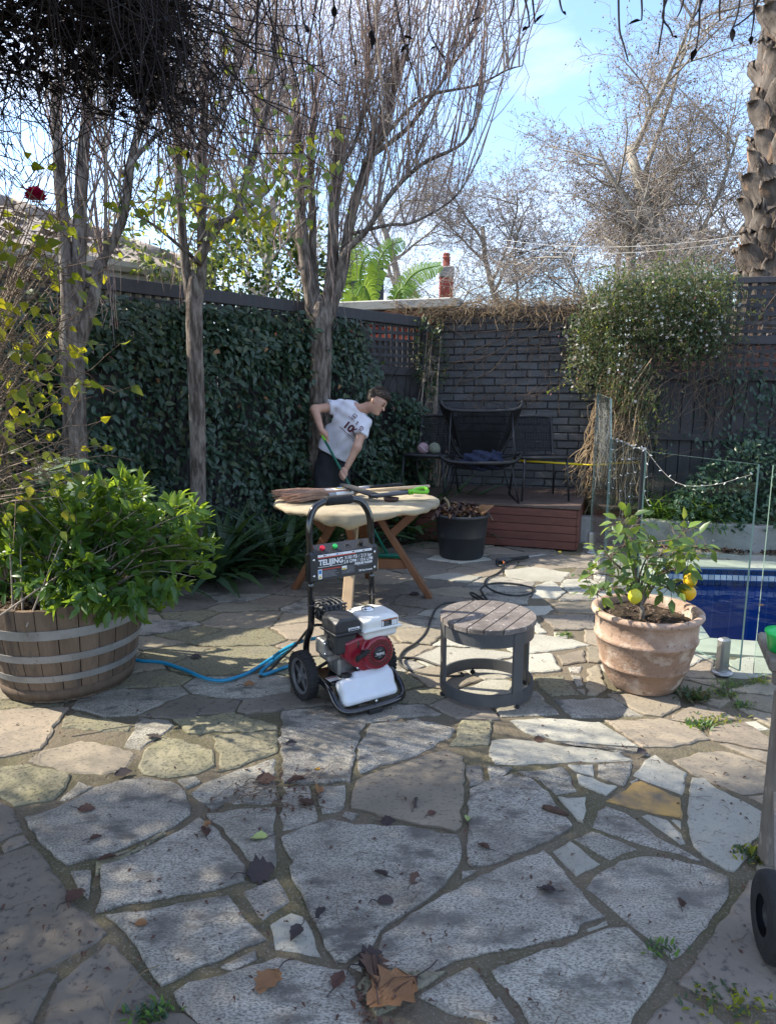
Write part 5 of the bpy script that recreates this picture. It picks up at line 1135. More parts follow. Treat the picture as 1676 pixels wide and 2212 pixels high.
# ---- leafless creeper along the wall top and across the bricks
wv = wroot('wall_creeper', back(1, .05, 2.4), 'leafless tan creeper matted along the top of the dark wall', 'vine')
P = []; Rr = []
for k in range(1500):
    p = np.array(back(rs.uniform(-.35, 2.1), rs.uniform(-.12, .1), 2.42 + rs.uniform(-.06, .12))); pp = [p]; d = np.array([rs.gauss(0, .8), rs.gauss(-.2, .3), rs.gauss(-.25, .6)])
    for i in range(4): d += np.array([rs.gauss(0, .4), rs.gauss(0, .2), rs.gauss(-.15, .4)]); q = pp[-1] + d / np.linalg.norm(d) * rs.uniform(.03, .07); pp.append(q)
    P.append(pp); Rr.append([rs.uniform(.0015, .0038)] * 5)
twigs('matted_twig', P[:1000], Rr[:1000], DRYT, wv, 3, 'stuff'); twigs('matted_twig', P[1000:], Rr[1000:], VINE, wv, 3, 'stuff')
P = []; Rr = []
def wallvine(pts, r0, r1):
    q = smooth_path([back(s, .035 + rs.uniform(0, .03), z) for s, z in pts], 5); MB().tube(q, [lerp(r0, r1, i / (len(q) - 1)) for i in range(len(q))], 5).build('creeper_stem', VINE, wv)
for a in ([(.25, 1.75), (.6, 1.98), (1.0, 2.14), (1.35, 2.3), (1.7, 2.42)], [(.45, 1.62), (.8, 1.75), (1.05, 2.02), (1.5, 2.2), (1.9, 2.3)], [(1.62, 2.38), (1.6, 2.15), (1.58, 1.9), (1.56, 1.6), (1.57, 1.25)], [(.5, 2.18), (.95, 2.2), (1.4, 2.24), (1.9, 2.36)], [(1.0, 1.98), (1.5, 2.0), (2.0, 2.1)], [(.2, 2.3), (.5, 2.1), (.45, 1.9), (.6, 1.75)], [(.9, 2.4), (1.0, 2.2), (.93, 2.05)], [(.3, 1.85), (.7, 1.9), (1.1, 2.08), (1.9, 2.22)], [(.35, 1.5), (.5, 1.72), (.75, 1.95)]): wallvine(a, .006, .003)
for k in range(150):
    s0, z0 = rs.uniform(.1, 2.0), rs.uniform(1.75, 2.4); pp = [np.array(back(s0, .03, z0))]; d = np.array([rs.gauss(0, .7), rs.gauss(-.4, .6)])
    for i in range(5): d = d + np.array([rs.gauss(0, .35), rs.gauss(-.1, .35)]); d /= np.linalg.norm(d); s0 += d[0] * .06; z0 += d[1] * .06; pp.append(np.array(back(s0, .03 + rs.uniform(0, .05), z0)))
    P.append(pp); Rr.append([.0018] * 6)
for k in range(60):      # brushy twigs low on the wall above the chairs
    s0, z0 = rs.uniform(.45, 1.2), rs.uniform(1.2, 1.45); pp = [np.array(back(s0, .06, z0))]; 
    for i in range(5): s0 += rs.uniform(.02, .08); z0 += rs.uniform(.0, .08); pp.append(np.array(back(s0, .06 + rs.uniform(0, .04), z0)))
    P.append(pp); Rr.append([.0016] * 6)
twigs('creeper_twig', P, Rr, VINE, wv, 3, 'stuff')
c = back(.12, .2, 1.95); bush('corner_climber', 'sparse leafy climber in the corner of trellis and dark wall', 'climber', (c.x, c.y, 1.9), (.2, .16, .45), 620, [JASL, JAS2, HED2], (.03, .055), LEAF, stems=14, base=tuple(back(.1, .2, .1)))
c = back(.2, .2, 1.2); bush('corner_climber', 'wispy dark leafy climber low on the wall beside the chairs', 'climber', (c.x, c.y, 1.2), (.22, .12, .3), 160, [HED2, HEDG], (.03, .05), LEAFN, stems=14, base=tuple(back(.2, .2, .1)))
# ---- bed beyond the pool
n = 5200; s = rng.uniform(2.75, 5.0, n); top = np.interp(s, [2.75, 3.0, 3.4, 5], [.45, .75, 1.05, 1.1]); z = .22 + rng.random(n) ** 1.2 * (top - .2); dn = .30 + .45 * (1 - z / 1.3) + rng.normal(0, .12, n); pos = B2_(s, dn, z)
bs_ = wroot('star_jasmine_shrub', back(3.6, .4, .22), 'glossy dark green shrub filling the raised bed beyond the pool', 'shrub')
leaves(bs_, LEAF, pos, np.array([-.1, -.7, -.2]) + rng.normal(0, .6, (n, 3)), rng.uniform(.04, .075, n), [HED2, HEDG, HED2], N=np.array([-.3, -.5, .8]) + rng.normal(0, .4, (n, 3)), n_parts=200)
n = 420; s = rng.normal(3.55, .28, n); z = rng.uniform(.9, 1.75, n); pos = B2_(s + .15 * np.sin(z * 6), .1 + np.abs(rng.normal(0, .05, n)), z)
cl_ = wroot('fence_climber', back(3.5, .1, .3), 'sparse climber with glossy leaves creeping up the paling fence', 'climber'); leaves(cl_, LEAF, pos, np.array([0, -.6, -.5]) + rng.normal(0, .5, (n, 3)), rng.uniform(.04, .07, n), [HED2, HEDG], N=np.array([-.3, -.8, .4]) + rng.normal(0, .3, (n, 3)), n_parts=120)
P = []; Rr = []
for k in range(60):
    s0, z0 = rs.uniform(2.6, 4.6), rs.uniform(.8, 2.5); pp = [np.array(back(s0, .07, z0))]; d = np.array([rs.gauss(.3, .7), rs.gauss(.2, .6)])
    for i in range(8): d = d + np.array([rs.gauss(0, .3), rs.gauss(0, .3)]); d /= np.linalg.norm(d); s0 += d[0] * .1; z0 += d[1] * .08; pp.append(np.array(back(s0, .08 + rs.uniform(0, .04), z0)))
    P.append(pp); Rr.append([.0028] * 9)
twigs('bare_stem', P, Rr, VINE, cl_, 3, 'stuff')
gb = wroot('grass_clump', rwl(.95, .25, .22), 'bright green grassy clump hanging over the retaining wall', 'grass'); GB_ = leaf_template(.03, .1, .9, 6, 'strap')
n = 520; b = np.array([rwl(rs.uniform(.55, 1.35), .22 + rs.uniform(-.08, .2), .23) for _ in range(n)]); th = rng.uniform(0, 6.28, n); el = rng.uniform(.6, 1.4, n); leaves(gb, GB_, b, np.stack([np.cos(th) * np.cos(el), np.sin(th) * np.cos(el), np.sin(el)], 1), rng.uniform(.18, .42, n), [GRAS, GRAS, STRP], n_parts=120, name='blade')
n = 160; b = np.array([rwl(rs.uniform(.3, .55), .3 + rs.uniform(-.08, .2), .23) for _ in range(n)]); th = rng.uniform(0, 6.28, n); el = rng.uniform(.8, 1.45, n)
g2 = wroot('grass_clump', rwl(.4, .3, .22), 'small grassy tuft seen through the glass beside the dry vine', 'grass'); leaves(g2, GB_, b, np.stack([np.cos(th) * np.cos(el), np.sin(th) * np.cos(el), np.sin(el)], 1), rng.uniform(.15, .4, n), [GRAS, STRP], n_parts=40, name='blade')
# ---- overhead pergola vine above the camera's left: dark tangle of twigs and dead leaves
pg = wroot('pergola', (-2.6, .6, 0), 'dark vine covered pergola frame overhead at the upper left', 'pergola')
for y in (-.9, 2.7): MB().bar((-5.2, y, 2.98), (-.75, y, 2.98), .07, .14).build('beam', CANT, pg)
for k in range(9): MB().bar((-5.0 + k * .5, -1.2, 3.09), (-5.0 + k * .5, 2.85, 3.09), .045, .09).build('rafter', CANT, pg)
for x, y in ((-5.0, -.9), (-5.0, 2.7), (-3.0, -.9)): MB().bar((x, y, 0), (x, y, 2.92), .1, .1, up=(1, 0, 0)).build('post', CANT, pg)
vcan = wroot('vine_canopy', (-2.6, .6, 2.6), 'dark tangle of vine twigs and dead leaves overhead at upper left', 'vine')
P = []; Rr = []; dl = []
def can_edge(x, y): return 1.0 - .55 * max(0, (x + .75)) - .0
for k in range(17000):
    x, y = -5.2 + 4.55 * rs.random() ** .75, rs.uniform(-1.3, 3.15); low = 2.62 + .10 * math.sin(x * 3 + y * 2) + .08 * math.sin(y * 5 - x)
    thin = max(0, (x + .85) / .45); 
    if rs.random() < thin * .75: continue
    p = np.array([x, y, low + .5 * rs.random() ** 1.5]); d = np.array([rs.gauss(0, 1), rs.gauss(0, 1), rs.gauss(-.12, .35)]); pp = [p]; L_ = rs.uniform(.05, .16)
    for i in range(4): d = d / np.linalg.norm(d) + np.array([rs.gauss(0, .35), rs.gauss(0, .35), rs.gauss(-.05, .25)]); pp.append(pp[-1] + d / np.linalg.norm(d) * L_)
    P.append(pp); Rr.append([rs.choice((.0013, .0018, .0026))] * 5)
    dl += [np.array([min(pp[0][0], -.95 + rs.gauss(0, .08)) + rs.gauss(0, .05), min(pp[0][1], 2.95 + rs.gauss(0, .06)), low + rs.uniform(.07, .5)]) for _ in range(3)]
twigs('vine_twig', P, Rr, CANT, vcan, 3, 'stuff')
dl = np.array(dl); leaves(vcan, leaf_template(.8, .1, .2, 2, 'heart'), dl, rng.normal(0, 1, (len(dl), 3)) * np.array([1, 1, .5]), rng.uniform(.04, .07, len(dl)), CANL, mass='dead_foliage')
P = []; Rr = []
for k in range(5200):    # fine twigs fringing the far and right edges
    if k % 2: x, y = rs.uniform(-4.2, -.8), 2.98 + rs.gauss(0, .08)
    else: x, y = -.90 + rs.gauss(0, .12), rs.uniform(.8, 3.1)
    p = np.array([x, y, 2.66 + .10 * math.sin(x * 3 + y * 2) + rs.uniform(-.04, .42)]); d = np.array([rs.gauss(0, 1), rs.gauss(0, 1), rs.gauss(-.25, .5)]); pp = [p]
    for i in range(3): d = d / np.linalg.norm(d) + np.array([rs.gauss(0, .4), rs.gauss(0, .4), rs.gauss(-.08, .3)]); pp.append(pp[-1] + d / np.linalg.norm(d) * rs.uniform(.02, .06))
    P.append(pp); Rr.append([.0022, .002, .0017, .0012])
twigs('fringe_twig', P, Rr, CANT, vcan, 3, 'stuff')
P = []; Rr = []; dl = []
for k in range(170):     # strands that hang below the tangle
    x, y = rs.uniform(-2.4, -.15), rs.uniform(1.3, 2.8); p = np.array([x, y, 2.68]); pp = [p]; d = np.array([rs.gauss(0, .25), rs.gauss(0, .25), -1.]); L_ = rs.uniform(.03, .10)
    for i in range(5): d = d / np.linalg.norm(d) + np.array([rs.gauss(0, .2), rs.gauss(0, .2), -.1]); pp.append(pp[-1] + d / np.linalg.norm(d) * L_)
    P.append(pp); Rr.append([.0026, .0024, .0022, .002, .0016, .001])
    if rs.random() < .35: dl.append(pp[-1])
twigs('hanging_strand', P, Rr, CANT, vcan, 4, 'stuff')
# strands in front of the sky at the top right, from the vine over the camera
def strand(pts, Y, r=.0028):
    q = smooth_path([at(x, y, Y) for x, y in pts], 4); MB().tube(q, [r * (1 - .4 * i / (len(q) - 1)) for i in range(len(q))], 5).build('hanging_twig', CANT, vcan); return q
for a in ([(1335, -20), (1337, 60), (1346, 95), (1356, 132)], [(1434, -15), (1432, 40), (1426, 80), (1420, 118)], [(1444, -15), (1430, 35), (1446, 62), (1452, 78)], [(1512, -20), (1510, 30), (1508, 70), (1502, 105)], [(1520, -10), (1508, 20), (1496, 40)], [(1556, -20), (1553, 20), (1554, 46)], [(1600, -20), (1592, 30), (1582, 60)], [(1625, -20), (1628, 30), (1622, 76)], [(1640, -10), (1625, 25), (1600, 48), (1580, 60)], [(1128, -20), (1140, 25), (1143, 58)], [(1112, -15), (1106, 20), (1099, 40)], [(1148, -20), (1152, 20), (1155, 50)], [(1206, -15), (1210, 10), (1214, 24)], [(1384, -15), (1386, 20), (1385, 44)], [(1478, -10), (1470, 20), (1462, 36)], [(1036, -20), (1030, 15), (1016, 52)]):
    q = strand(a, 1.75)
    if rs.random() < .5: dl.append(np.array(q[-1]))
for a in ([(600, -20), (596, 60), (590, 110)], [(650, -20), (655, 40), (662, 70)], [(720, -20), (722, 40), (715, 80)], [(790, -20), (800, 50), (812, 90)], [(850, -20), (870, 80), (900, 180), (905, 210)], [(760, -20), (755, 60), (770, 140)], [(935, -20), (925, 60), (960, 130)], [(560, -20), (555, 80), (548, 140)], [(700, -20), (690, 50), (700, 160)], [(880, -20), (885, 60), (880, 120)]):
    q = strand(a, 1.75, .0022); dl += [np.array(q[rs.randint(4, len(q) - 1)]) for _ in range(2)]
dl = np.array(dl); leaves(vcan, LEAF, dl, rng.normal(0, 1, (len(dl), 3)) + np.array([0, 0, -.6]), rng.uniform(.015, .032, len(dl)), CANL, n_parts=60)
# ================================================================== table, stool, pots, chairs
rs = random.Random(41)
# ---- round timber table
TC = Vector((-.225, 4.93, 0)); tb = wroot('round_table', TC, 'round timber table with splayed legs under the canvas cover', 'table')
MB().lathe([(0, .73), (.575, .73), (.575, .70), (0, .70)], 40, TC).build('tabletop', TBWD, tb)
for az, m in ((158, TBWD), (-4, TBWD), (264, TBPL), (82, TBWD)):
    d = Vector((math.cos(R(az)), math.sin(R(az)), 0)); sdv = Vector((-d.y, d.x, 0))
    L_ = MB().bar(TC + d * .54 + Vector((0, 0, .0)), TC + d * .10 + Vector((0, 0, .70)), .07, .045, up=d, bev=.004).build('leg', m, tb)
    MB().bar(TC + d * .235 + Vector((0, 0, .47)), TC + d * .47 + Vector((0, 0, .69)), .045, .06, up=d, bev=.004).build('strut', TBWD, L_)
    MB().bar(TC + d * .36 + Vector((0, 0, .26)), TC + d * .02 + Vector((0, 0, .26)), .035, .075, bev=.004).build('stretcher', TBWD, L_)
MB().lathe([(0, .70), (.11, .70), (.11, .6), (0, .6)], 8, TC).build('hub_block', TBWD, tb)
cl = wroot('table_cover', TC + Vector((0, 0, .735)), 'cream canvas cover gathered over the round table', 'table cover')
V = []; F = []; na = 96; rings = [(0, 0), (.15, 0), (.3, 0), (.42, 0), (.52, 0), (.575, -.004), (.594, -.009), (.601, -.019), (.600, -.030), (.592, -.040), (.572, -.046), (.53, -.046)]
for i, (r0, z0) in enumerate(rings):
    for j in range(na):
        th = 2 * math.pi * j / na; fr = max(0, math.cos(th - R(266))) ** 18; fold = math.sin(th * 15 + 1.3 * math.sin(th * 4)) * .5 + math.sin(th * 27 + 2 * math.sin(th * 3)) * .35
        k = max(0, (i - 5) / 6); r_ = r0 + fold * .018 * k * (1 - .2 * fr); z = z0 * (1 + .30 * fold * k + 1.5 * fr * k) + .005 * math.sin(r0 * 9 + th * 3) * (1 if i else 0) * math.cos(th * 2 + r0 * 5) + (.003 * math.sin(th * 31) if 2 < i < 6 else 0)
        if i >= 9: r_ += .03 * fr * k
        V.append((TC.x + r_ * math.cos(th), TC.y + r_ * math.sin(th), .742 + z))
for i in range(len(rings) - 1):
    for j in range(na): j2 = (j + 1) % na; F.append((i * na + j, i * na + j2, (i + 1) * na + j2, (i + 1) * na + j))
o = MB().add(V, F, True).build('canvas', CLOT, cl)
# ---- things lying on the table
TZ = .752
br = wroot('millet_broom', g(680, 1066, TZ), 'straw broom with long pale wooden stick lying on the table', 'broom')
ba, bb = g(700, 1066, TZ + .03), g(764, 1061, TZ + .03); ax = (bb - ba).normalized(); sx = Vector((-ax.y, ax.x, 0)).normalized()
P = []; Rr = []
for k in range(340):
    u, w = rs.uniform(-1, 1), rs.uniform(-1, 1); a = bb + sx * u * .05 + Vector((0, 0, w * .022)); b = ba + sx * u * .085 + Vector((0, 0, w * .028)); L_ = rs.uniform(.22, .36); e = ba - ax * L_ + sx * (u * .17 + rs.gauss(0, .012)) + Vector((0, 0, w * .03 - .0)); e.z = max(e.z, TZ + .004); P.append([a, b, b.lerp(e, .5) + Vector((0, 0, .008)), e]); Rr.append([.0022, .0022, .002, .0012])
twigs('bristle', P, Rr, STRW, br, 3, 'stuff')
bdm = Matrix((ax, sx, Vector((0, 0, 1)))).transposed()
mb = MB(); prof = [(1, 0)]
def oval(t, a, b): c_ = ba.lerp(bb, t); return [c_ + sx * a * math.cos(2 * math.pi * j / 20) + Vector((0, 0, b * math.sin(2 * math.pi * j / 20))) for j in range(20)]
def band(name, t0, t1, a0, a1, b0, b1, m):
    mb = MB(); mb.add(oval(t0, a0, b0) + oval(t1, a1, b1), [(j, (j + 1) % 20, 20 + (j + 1) % 20, 20 + j) for j in range(20)], True); return mb.build(name, m, br)
band('clear_sleeve', .0, .25, .09, .082, .032, .031, INKG); lb_ = band('paper_label', .25, .88, .0835, .062, .0325, .029, INKW); band('wire_binding', .88, 1.12, .062, .03, .028, .02, STEL)
tm_ = Matrix.Translation(ba.lerp(bb, .55) + Vector((0, 0, .034))) @ Matrix((ax, sx, Vector((0, 0, 1)))).transposed().to_4x4()
MB().box((.0, .0, 0), (.07, .03, .001)).build('label_print', INKU, lb_).matrix_basis = tm_ @ Matrix.Translation((.02, .015, 0)); MB().box((0, 0, 0), (.06, .02, .001)).build('label_print', INKY, lb_).matrix_basis = tm_ @ Matrix.Translation((-.02, -.02, 0))
sa, sb = g(758, 1062, TZ + .022), g(927, 1050, TZ + .03); MB().tube([sa, sa.lerp(sb, .5), sb], .0125, 10).build('stick', WOOD, br)
sh = wroot('shovel', g(830, 1068, TZ), 'black shovel with grey shaft and lime green grip lying on the table', 'shovel')
a, b = g(796, 1073, TZ + .02), g(886, 1063, TZ + .05); MB().tube([a, a.lerp(b, .5), b], .016, 10).build('shaft', GREY, sh)
d = (b - a).normalized(); gm_ = MB(); p1 = g(921, 1056, TZ + .05); sx2 = Vector((0, 0, 1)).cross(d).normalized()
gm_.tube([b - d * .015, b + d * .02], .02, 10); e = b + d * .115
gm_.tube(smooth_path([b + d * .015, b + d * .05 + sx2 * .045 + Vector((0, 0, .01)), e + sx2 * .05 + Vector((0, 0, .01)), e - sx2 * .05 - Vector((0, 0, .005)), b + d * .05 - sx2 * .045, b + d * .015], 5), .013, 8); gm_.build('grip', LIME, sh)
t0, t1 = g(733, 1052, TZ + .07), g(814, 1078, TZ + .012); dd = (t1 - t0); mb = MB(); nx = 6; ny = 8; V = []; F = []; sd_ = Vector((.02, .07, .012))
for i in range(ny + 1):
    for j in range(nx + 1):
        u = j / nx * 2 - 1; t = i / ny; w = (1 - .9 * max(0, (.35 - t) / .35) ** 2); V.append(t0 + dd * t + sd_ * (u * w * .6 + .3) + Vector((0, 0, .02 * u * u)))
for i in range(ny):
    for j in range(nx): q = i * (nx + 1) + j; F.append((q, q + 1, q + nx + 2, q + nx + 1))
kk = len(V); V2 = V + [v - Vector((0, 0, .003)) for v in V]; mb.add(V2, F + [tuple(kk + i for i in reversed(f)) for f in F], True); mb.build('blade', STEL, sh)
MB().bar(g(757, 1062, TZ), g(757, 1060, TZ + .05), .012, .012, up=(1, 0, 0)).build('blade_tang', STEL, sh)
t3 = wroot('hand_tool', g(800, 1055, TZ), 'dark handled garden tool lying behind the broom on the table', 'tool')
a, b, c_, e = g(742, 1058, TZ + .018), g(775, 1055, TZ + .02), g(797, 1053, TZ + .02), g(868, 1047, TZ + .02)
MB().tube([a, b], .014, 8).build('shaft', DKWD, t3); MB().tube([b, c_], .016, 8).build('ferrule', INKG, t3); MB().tube([c_, c_.lerp(e, .3), c_.lerp(e, .7), e], [.018, .016, .02, .015], 8).build('rubber_grip', RUBR, t3)
sc_ = wroot('saucer', g(845, 1081, TZ), 'brown round plant saucer on the table cover', 'saucer'); MB().lathe([(0, .004), (.046, .004), (.052, .02), (.056, .02), (.05, 0), (0, 0)], 28, g(845, 1081, TZ)).build('dish', SAUC, sc_)
# ---- stool
S0 = Vector((.50, 3.29, .003)); st = wroot('round_side_table', S0, 'low round slatted side table with grey metal hoop base', 'side table'); SR = .24
def hoop(z0, z1, r0, r1, name, m): return MB().lathe([(r0, z0), (r1, z0), (r1, z1), (r0, z1), (r0, z0)], 64, S0, smooth=False).build(name, m, st)
hoop(.018, .078, SR - .014, SR - .004, 'base_hoop', ALGR); hoop(.312, .378, SR - .016, SR - .008, 'top_hoop', ALGR)
for az in (192, -58, 22):
    d = Vector((math.cos(R(az)), math.sin(R(az)), 0)); MB().bar(S0 + d * (SR - .012) + Vector((0, 0, .02)), S0 + d * (SR - .012) + Vector((0, 0, .376)), .062, .014, up=d, bev=.002).build('leg', ALGR, st)
for az in (192, -58, 22, 100): MB().lathe([(0, 0), (.014, 0), (.014, .012), (.006, .014), (.006, .03), (0, .03)], 12, S0 + Vector((math.cos(R(az)) * (SR - .01), math.sin(R(az)) * (SR - .01), -.003))).build('foot', RUBR, st)
pd_ = R(58); pu = Vector((math.cos(pd_), math.sin(pd_), 0)); pv = Vector((-pu.y, pu.x, 0)); edges = np.linspace(-SR, SR, 7)
for k in range(6):
    a, b = edges[k] + .0035, edges[k + 1] - .0035; poly = [];
    for v in np.linspace(a, b, 7): poly.append((v, math.sqrt(max(0, SR ** 2 - v * v))))
    for v in np.linspace(b, a, 7): poly.append((v, -math.sqrt(max(0, SR ** 2 - v * v))))
    mb = MB(); cc = [S0 + pv * p + pu * q for p, q in poly]; n = len(cc)
    mb.add([(p.x, p.y, S0.z + .380) for p in cc] + [(p.x, p.y, S0.z + .401) for p in cc] + [(p.x - (p.x - S0.x) * .006, p.y - (p.y - S0.y) * .006, S0.z + .404) for p in cc], [tuple(range(n - 1, -1, -1)), tuple(range(2 * n, 3 * n))] + [(i, (i + 1) % n, n + (i + 1) % n, n + i) for i in range(n)] + [(n + i, n + (i + 1) % n, 2 * n + (i + 1) % n, 2 * n + i) for i in range(n)]); mb.build('slat', STWD, st)
# ---- terracotta pot with the lemon tree
PC_ = Vector((1.325, 3.36, .004)); tp = wroot('terracotta_pot', PC_, 'large weathered terracotta pot holding the lemon tree', 'pot')
pr = [(0, .0), (.15, .0), (.168, .012), (.195, .07), (.213, .122), (.219, .126), (.2215, .134), (.219, .142), (.2185, .146), (.236, .21), (.246, .262), (.2525, .266), (.2555, .276), (.2525, .286), (.248, .290), (.251, .33), (.251, .378), (.268, .386), (.274, .396), (.272, .41), (.262, .416), (.243, .414), (.232, .405), (.228, .37), (.226, .33)]
MB().lathe(pr, 72, PC_).build('pot_body', TERR, tp)
V = [(PC_.x, PC_.y, PC_.z + .375)]; F = []; nr = 14; na = 48
for i in range(1, nr + 1):
    for j in range(na): th = 2 * math.pi * j / na; r_ = .229 * i / nr; V.append((PC_.x + r_ * math.cos(th), PC_.y + r_ * math.sin(th), PC_.z + .362 + rs.uniform(-.004, .006) + .012 * math.sin(th * 2 + r_ * 20)))
F = [(0, 1 + j, 1 + (j + 1) % na) for j in range(na)] + [(1 + (i - 1) * na + j, 1 + (i - 1) * na + (j + 1) % na, 1 + i * na + (j + 1) % na, 1 + i * na + j) for i in range(1, nr) for j in range(na)]
MB().add(V, F, False).build('potting_soil', SOIL, tp)
n = 240; th = rng.uniform(0, 6.28, n); r_ = .22 * np.sqrt(rng.random(n)); leaves(tp, LEAFS, np.stack([PC_.x + r_ * np.cos(th), PC_.y + r_ * np.sin(th), np.full(n, PC_.z + .374)], 1), rng.normal(0, 1, (n, 3)) * np.array([1, 1, .2]), rng.uniform(.012, .028, n), [VINE, DEAD], mass='mulch')
lt = wroot('lemon_tree', PC_ + Vector((-.03, 0, .36)), 'small lemon tree with three yellow lemons growing in the terracotta pot', 'lemon tree')
b0 = PC_ + Vector((-.03, -.02, .35)); MB().tube([b0, b0 + Vector((.0, 0, .05)), b0 + Vector((-.012, 0, .09))], [.016, .012, .011], 8).build('trunk', BARK, lt)
fk = b0 + Vector((-.012, 0, .08)); LP = []; LD = []; tw_p = []; tw_r = []
br_px = [[(1355, 1180), (1345, 1130)], [(1380, 1250), (1398, 1200), (1420, 1170)], [(1370, 1260), (1330, 1245), (1285, 1240), (1262, 1250)], [(1400, 1260), (1440, 1235), (1480, 1225)], [(1390, 1240), (1430, 1195), (1465, 1160), (1480, 1150)], [(1350, 1240), (1320, 1210), (1310, 1195)], [(1420, 1230), (1460, 1195), (1500, 1180), (1525, 1178)], [(1370, 1230), (1360, 1200), (1352, 1160), (1370, 1130)], [(1410, 1265), (1440, 1270), (1455, 1265)], [(1330, 1270), (1300, 1275), (1285, 1285)], [(1440, 1225), (1470, 1205), (1490, 1200)]]
for k, a in enumerate(br_px):
    Yk = PC_.y + rs.uniform(-.14, .12); pts = [fk] + [at(x, y, PC_.y + (Yk - PC_.y) * (i + 1) / len(a)) for i, (x, y) in enumerate(a)]; q = smooth_path(pts, 5); m = len(q)
    MB().tube(q, [.0075 * (1 - .75 * i / (m - 1)) for i in range(m)], 6).build('branch', BARK if k % 2 else GRAS if k % 3 == 0 else BARK, lt)
    for _ in range(24):
        i = rs.randint(m // 3, m - 1); p = q[i]; d = Vector((rs.gauss(0, .7), rs.gauss(-.1, .6), rs.gauss(.15, .5))).normalized(); L_ = rs.uniform(.02, .09); tw_p.append([p, p + d * L_ * .5, p + d * L_]); tw_r.append([.002, .0016, .001]); LP.append(p + d * L_); LD.append(d + Vector((0, 0, -.35)))
twigs('twig', tw_p, tw_r, VINE, lt, 4, 'stuff'); nl = len(LP); leaves(lt, LEAF, LP, LD, rng.uniform(.045, .085, nl), [LEML, LEML, LEMY], N=np.array([-.2, -.35, .8]) + rng.normal(0, .45, (nl, 3)), n_parts=nl)
for x, y, s_ in ((1338, 1128, .07), (1470, 1143, .075), (1452, 1165, .085), (1358, 1172, .08), (1345, 1140, .07), (1500, 1192, .07), (1500, 1225, .085), (1420, 1185, .08), (1330, 1195, .085), (1480, 1215, .08)): leaves(lt, LEAF, [at(x, y, PC_.y - .1)], [(rs.gauss(.2, .5), -.3, rs.gauss(-.2, .4))], [s_], LEMY, N=np.array([[-.3, -.7, .6]]), n_parts=1)
n = 130; i_ = rng.integers(0, nl, n); bp2 = np.array([LP[i] for i in i_]) + rng.normal(0, .02, (n, 3)); leaves(lt, LEAFS, bp2, rng.normal(0, 1, (n, 3)), rng.uniform(.008, .016, n), [PETL, PINK], mass='bud_cluster')
def lemon(x, y, Y, s, m, tilt=0):
    c_ = at(x, y, Y); pr = []
    for i in range(15): t = i / 14; z = -1 + 2 * t; r_ = math.sqrt(max(0, 1 - z * z)) ** 1.05; pr.append((r_ * .033 * s, (z * .036 + (-.006 * max(0, -z - .8) * 5) + .004 * max(0, z - .85) * 5) * s))
    MB().lathe(pr, 24, c_, Matrix.Rotation(tilt, 3, 'Y')).build('lemon', m, lt); MB().tube([c_ + Vector((0, 0, .034 * s)), c_ + Vector((-.006, .003, .06 * s))], .002, 5).build('lemon_stalk', GRAS, lt)
lemon(1490, 1253, 3.28, 1.0, LEMN, .2); lemon(1487, 1280, 3.27, 1.05, LEMN, -.15); lemon(1371, 1288, 3.16, 1.0, LEMG, .1)
# ---- black tub of dead leaves
KC = Vector((.685, 6.22, .003)); kt = wroot('black_plastic_tub', KC, 'black plastic tub heaped with dead leaves in front of the deck', 'tub')
MB().lathe([(0, .0), (.195, .0), (.205, .02), (.222, .2), (.2245, .202), (.225, .21), (.241, .38), (.256, .384), (.258, .402), (.252, .412), (.238, .41), (.225, .36)], 48, KC).build('tub_body', BKPL, kt)
mb = MB(); mb.lathe([(0, .43), (.1, .425), (.19, .40), (.236, .375)], 24, KC).build('leaf_mould', SOIL, kt)
for sx_ in (-1, 1): MB().tube(smooth_path([KC + Vector((sx_ * .25, -.04, .39)), KC + Vector((sx_ * .275, -.045, .35)), KC + Vector((sx_ * .275, .04, .35)), KC + Vector((sx_ * .25, .04, .39))], 4), .007, 6).build('rope_handle', VINE, kt)
LEAFC = leaf_template(.7, .5, .5, 4, 'heart')
n = 330; th = rng.uniform(0, 6.28, n); r_ = .235 * np.sqrt(rng.random(n)); leaves(kt, LEAFC, np.stack([KC.x + r_ * np.cos(th), KC.y + r_ * np.sin(th), .405 + .05 * (1 - r_ / .235) + rng.uniform(0, .04, n)], 1), rng.normal(0, 1, (n, 3)), rng.uniform(.03, .07, n), [DEAD, DEAD, DEDT, DEDD], n_parts=120, name='dead_leaf', mass='leaf_litter')
MB().tube(smooth_path([KC + Vector((-.12, 0, .4)), KC + Vector((-.13, 0, .5)), KC + Vector((-.17, 0, .55))], 3), .012, 6).build('stick', DRYT, kt)
leaves(kt, LEAFC, [tuple(KC + Vector((.15, -.1, .43)))], [(.6, -.3, .5)], [.13], DEDT, N=np.array([[-.3, -.8, .3]]), n_parts=1, name='dead_leaf')
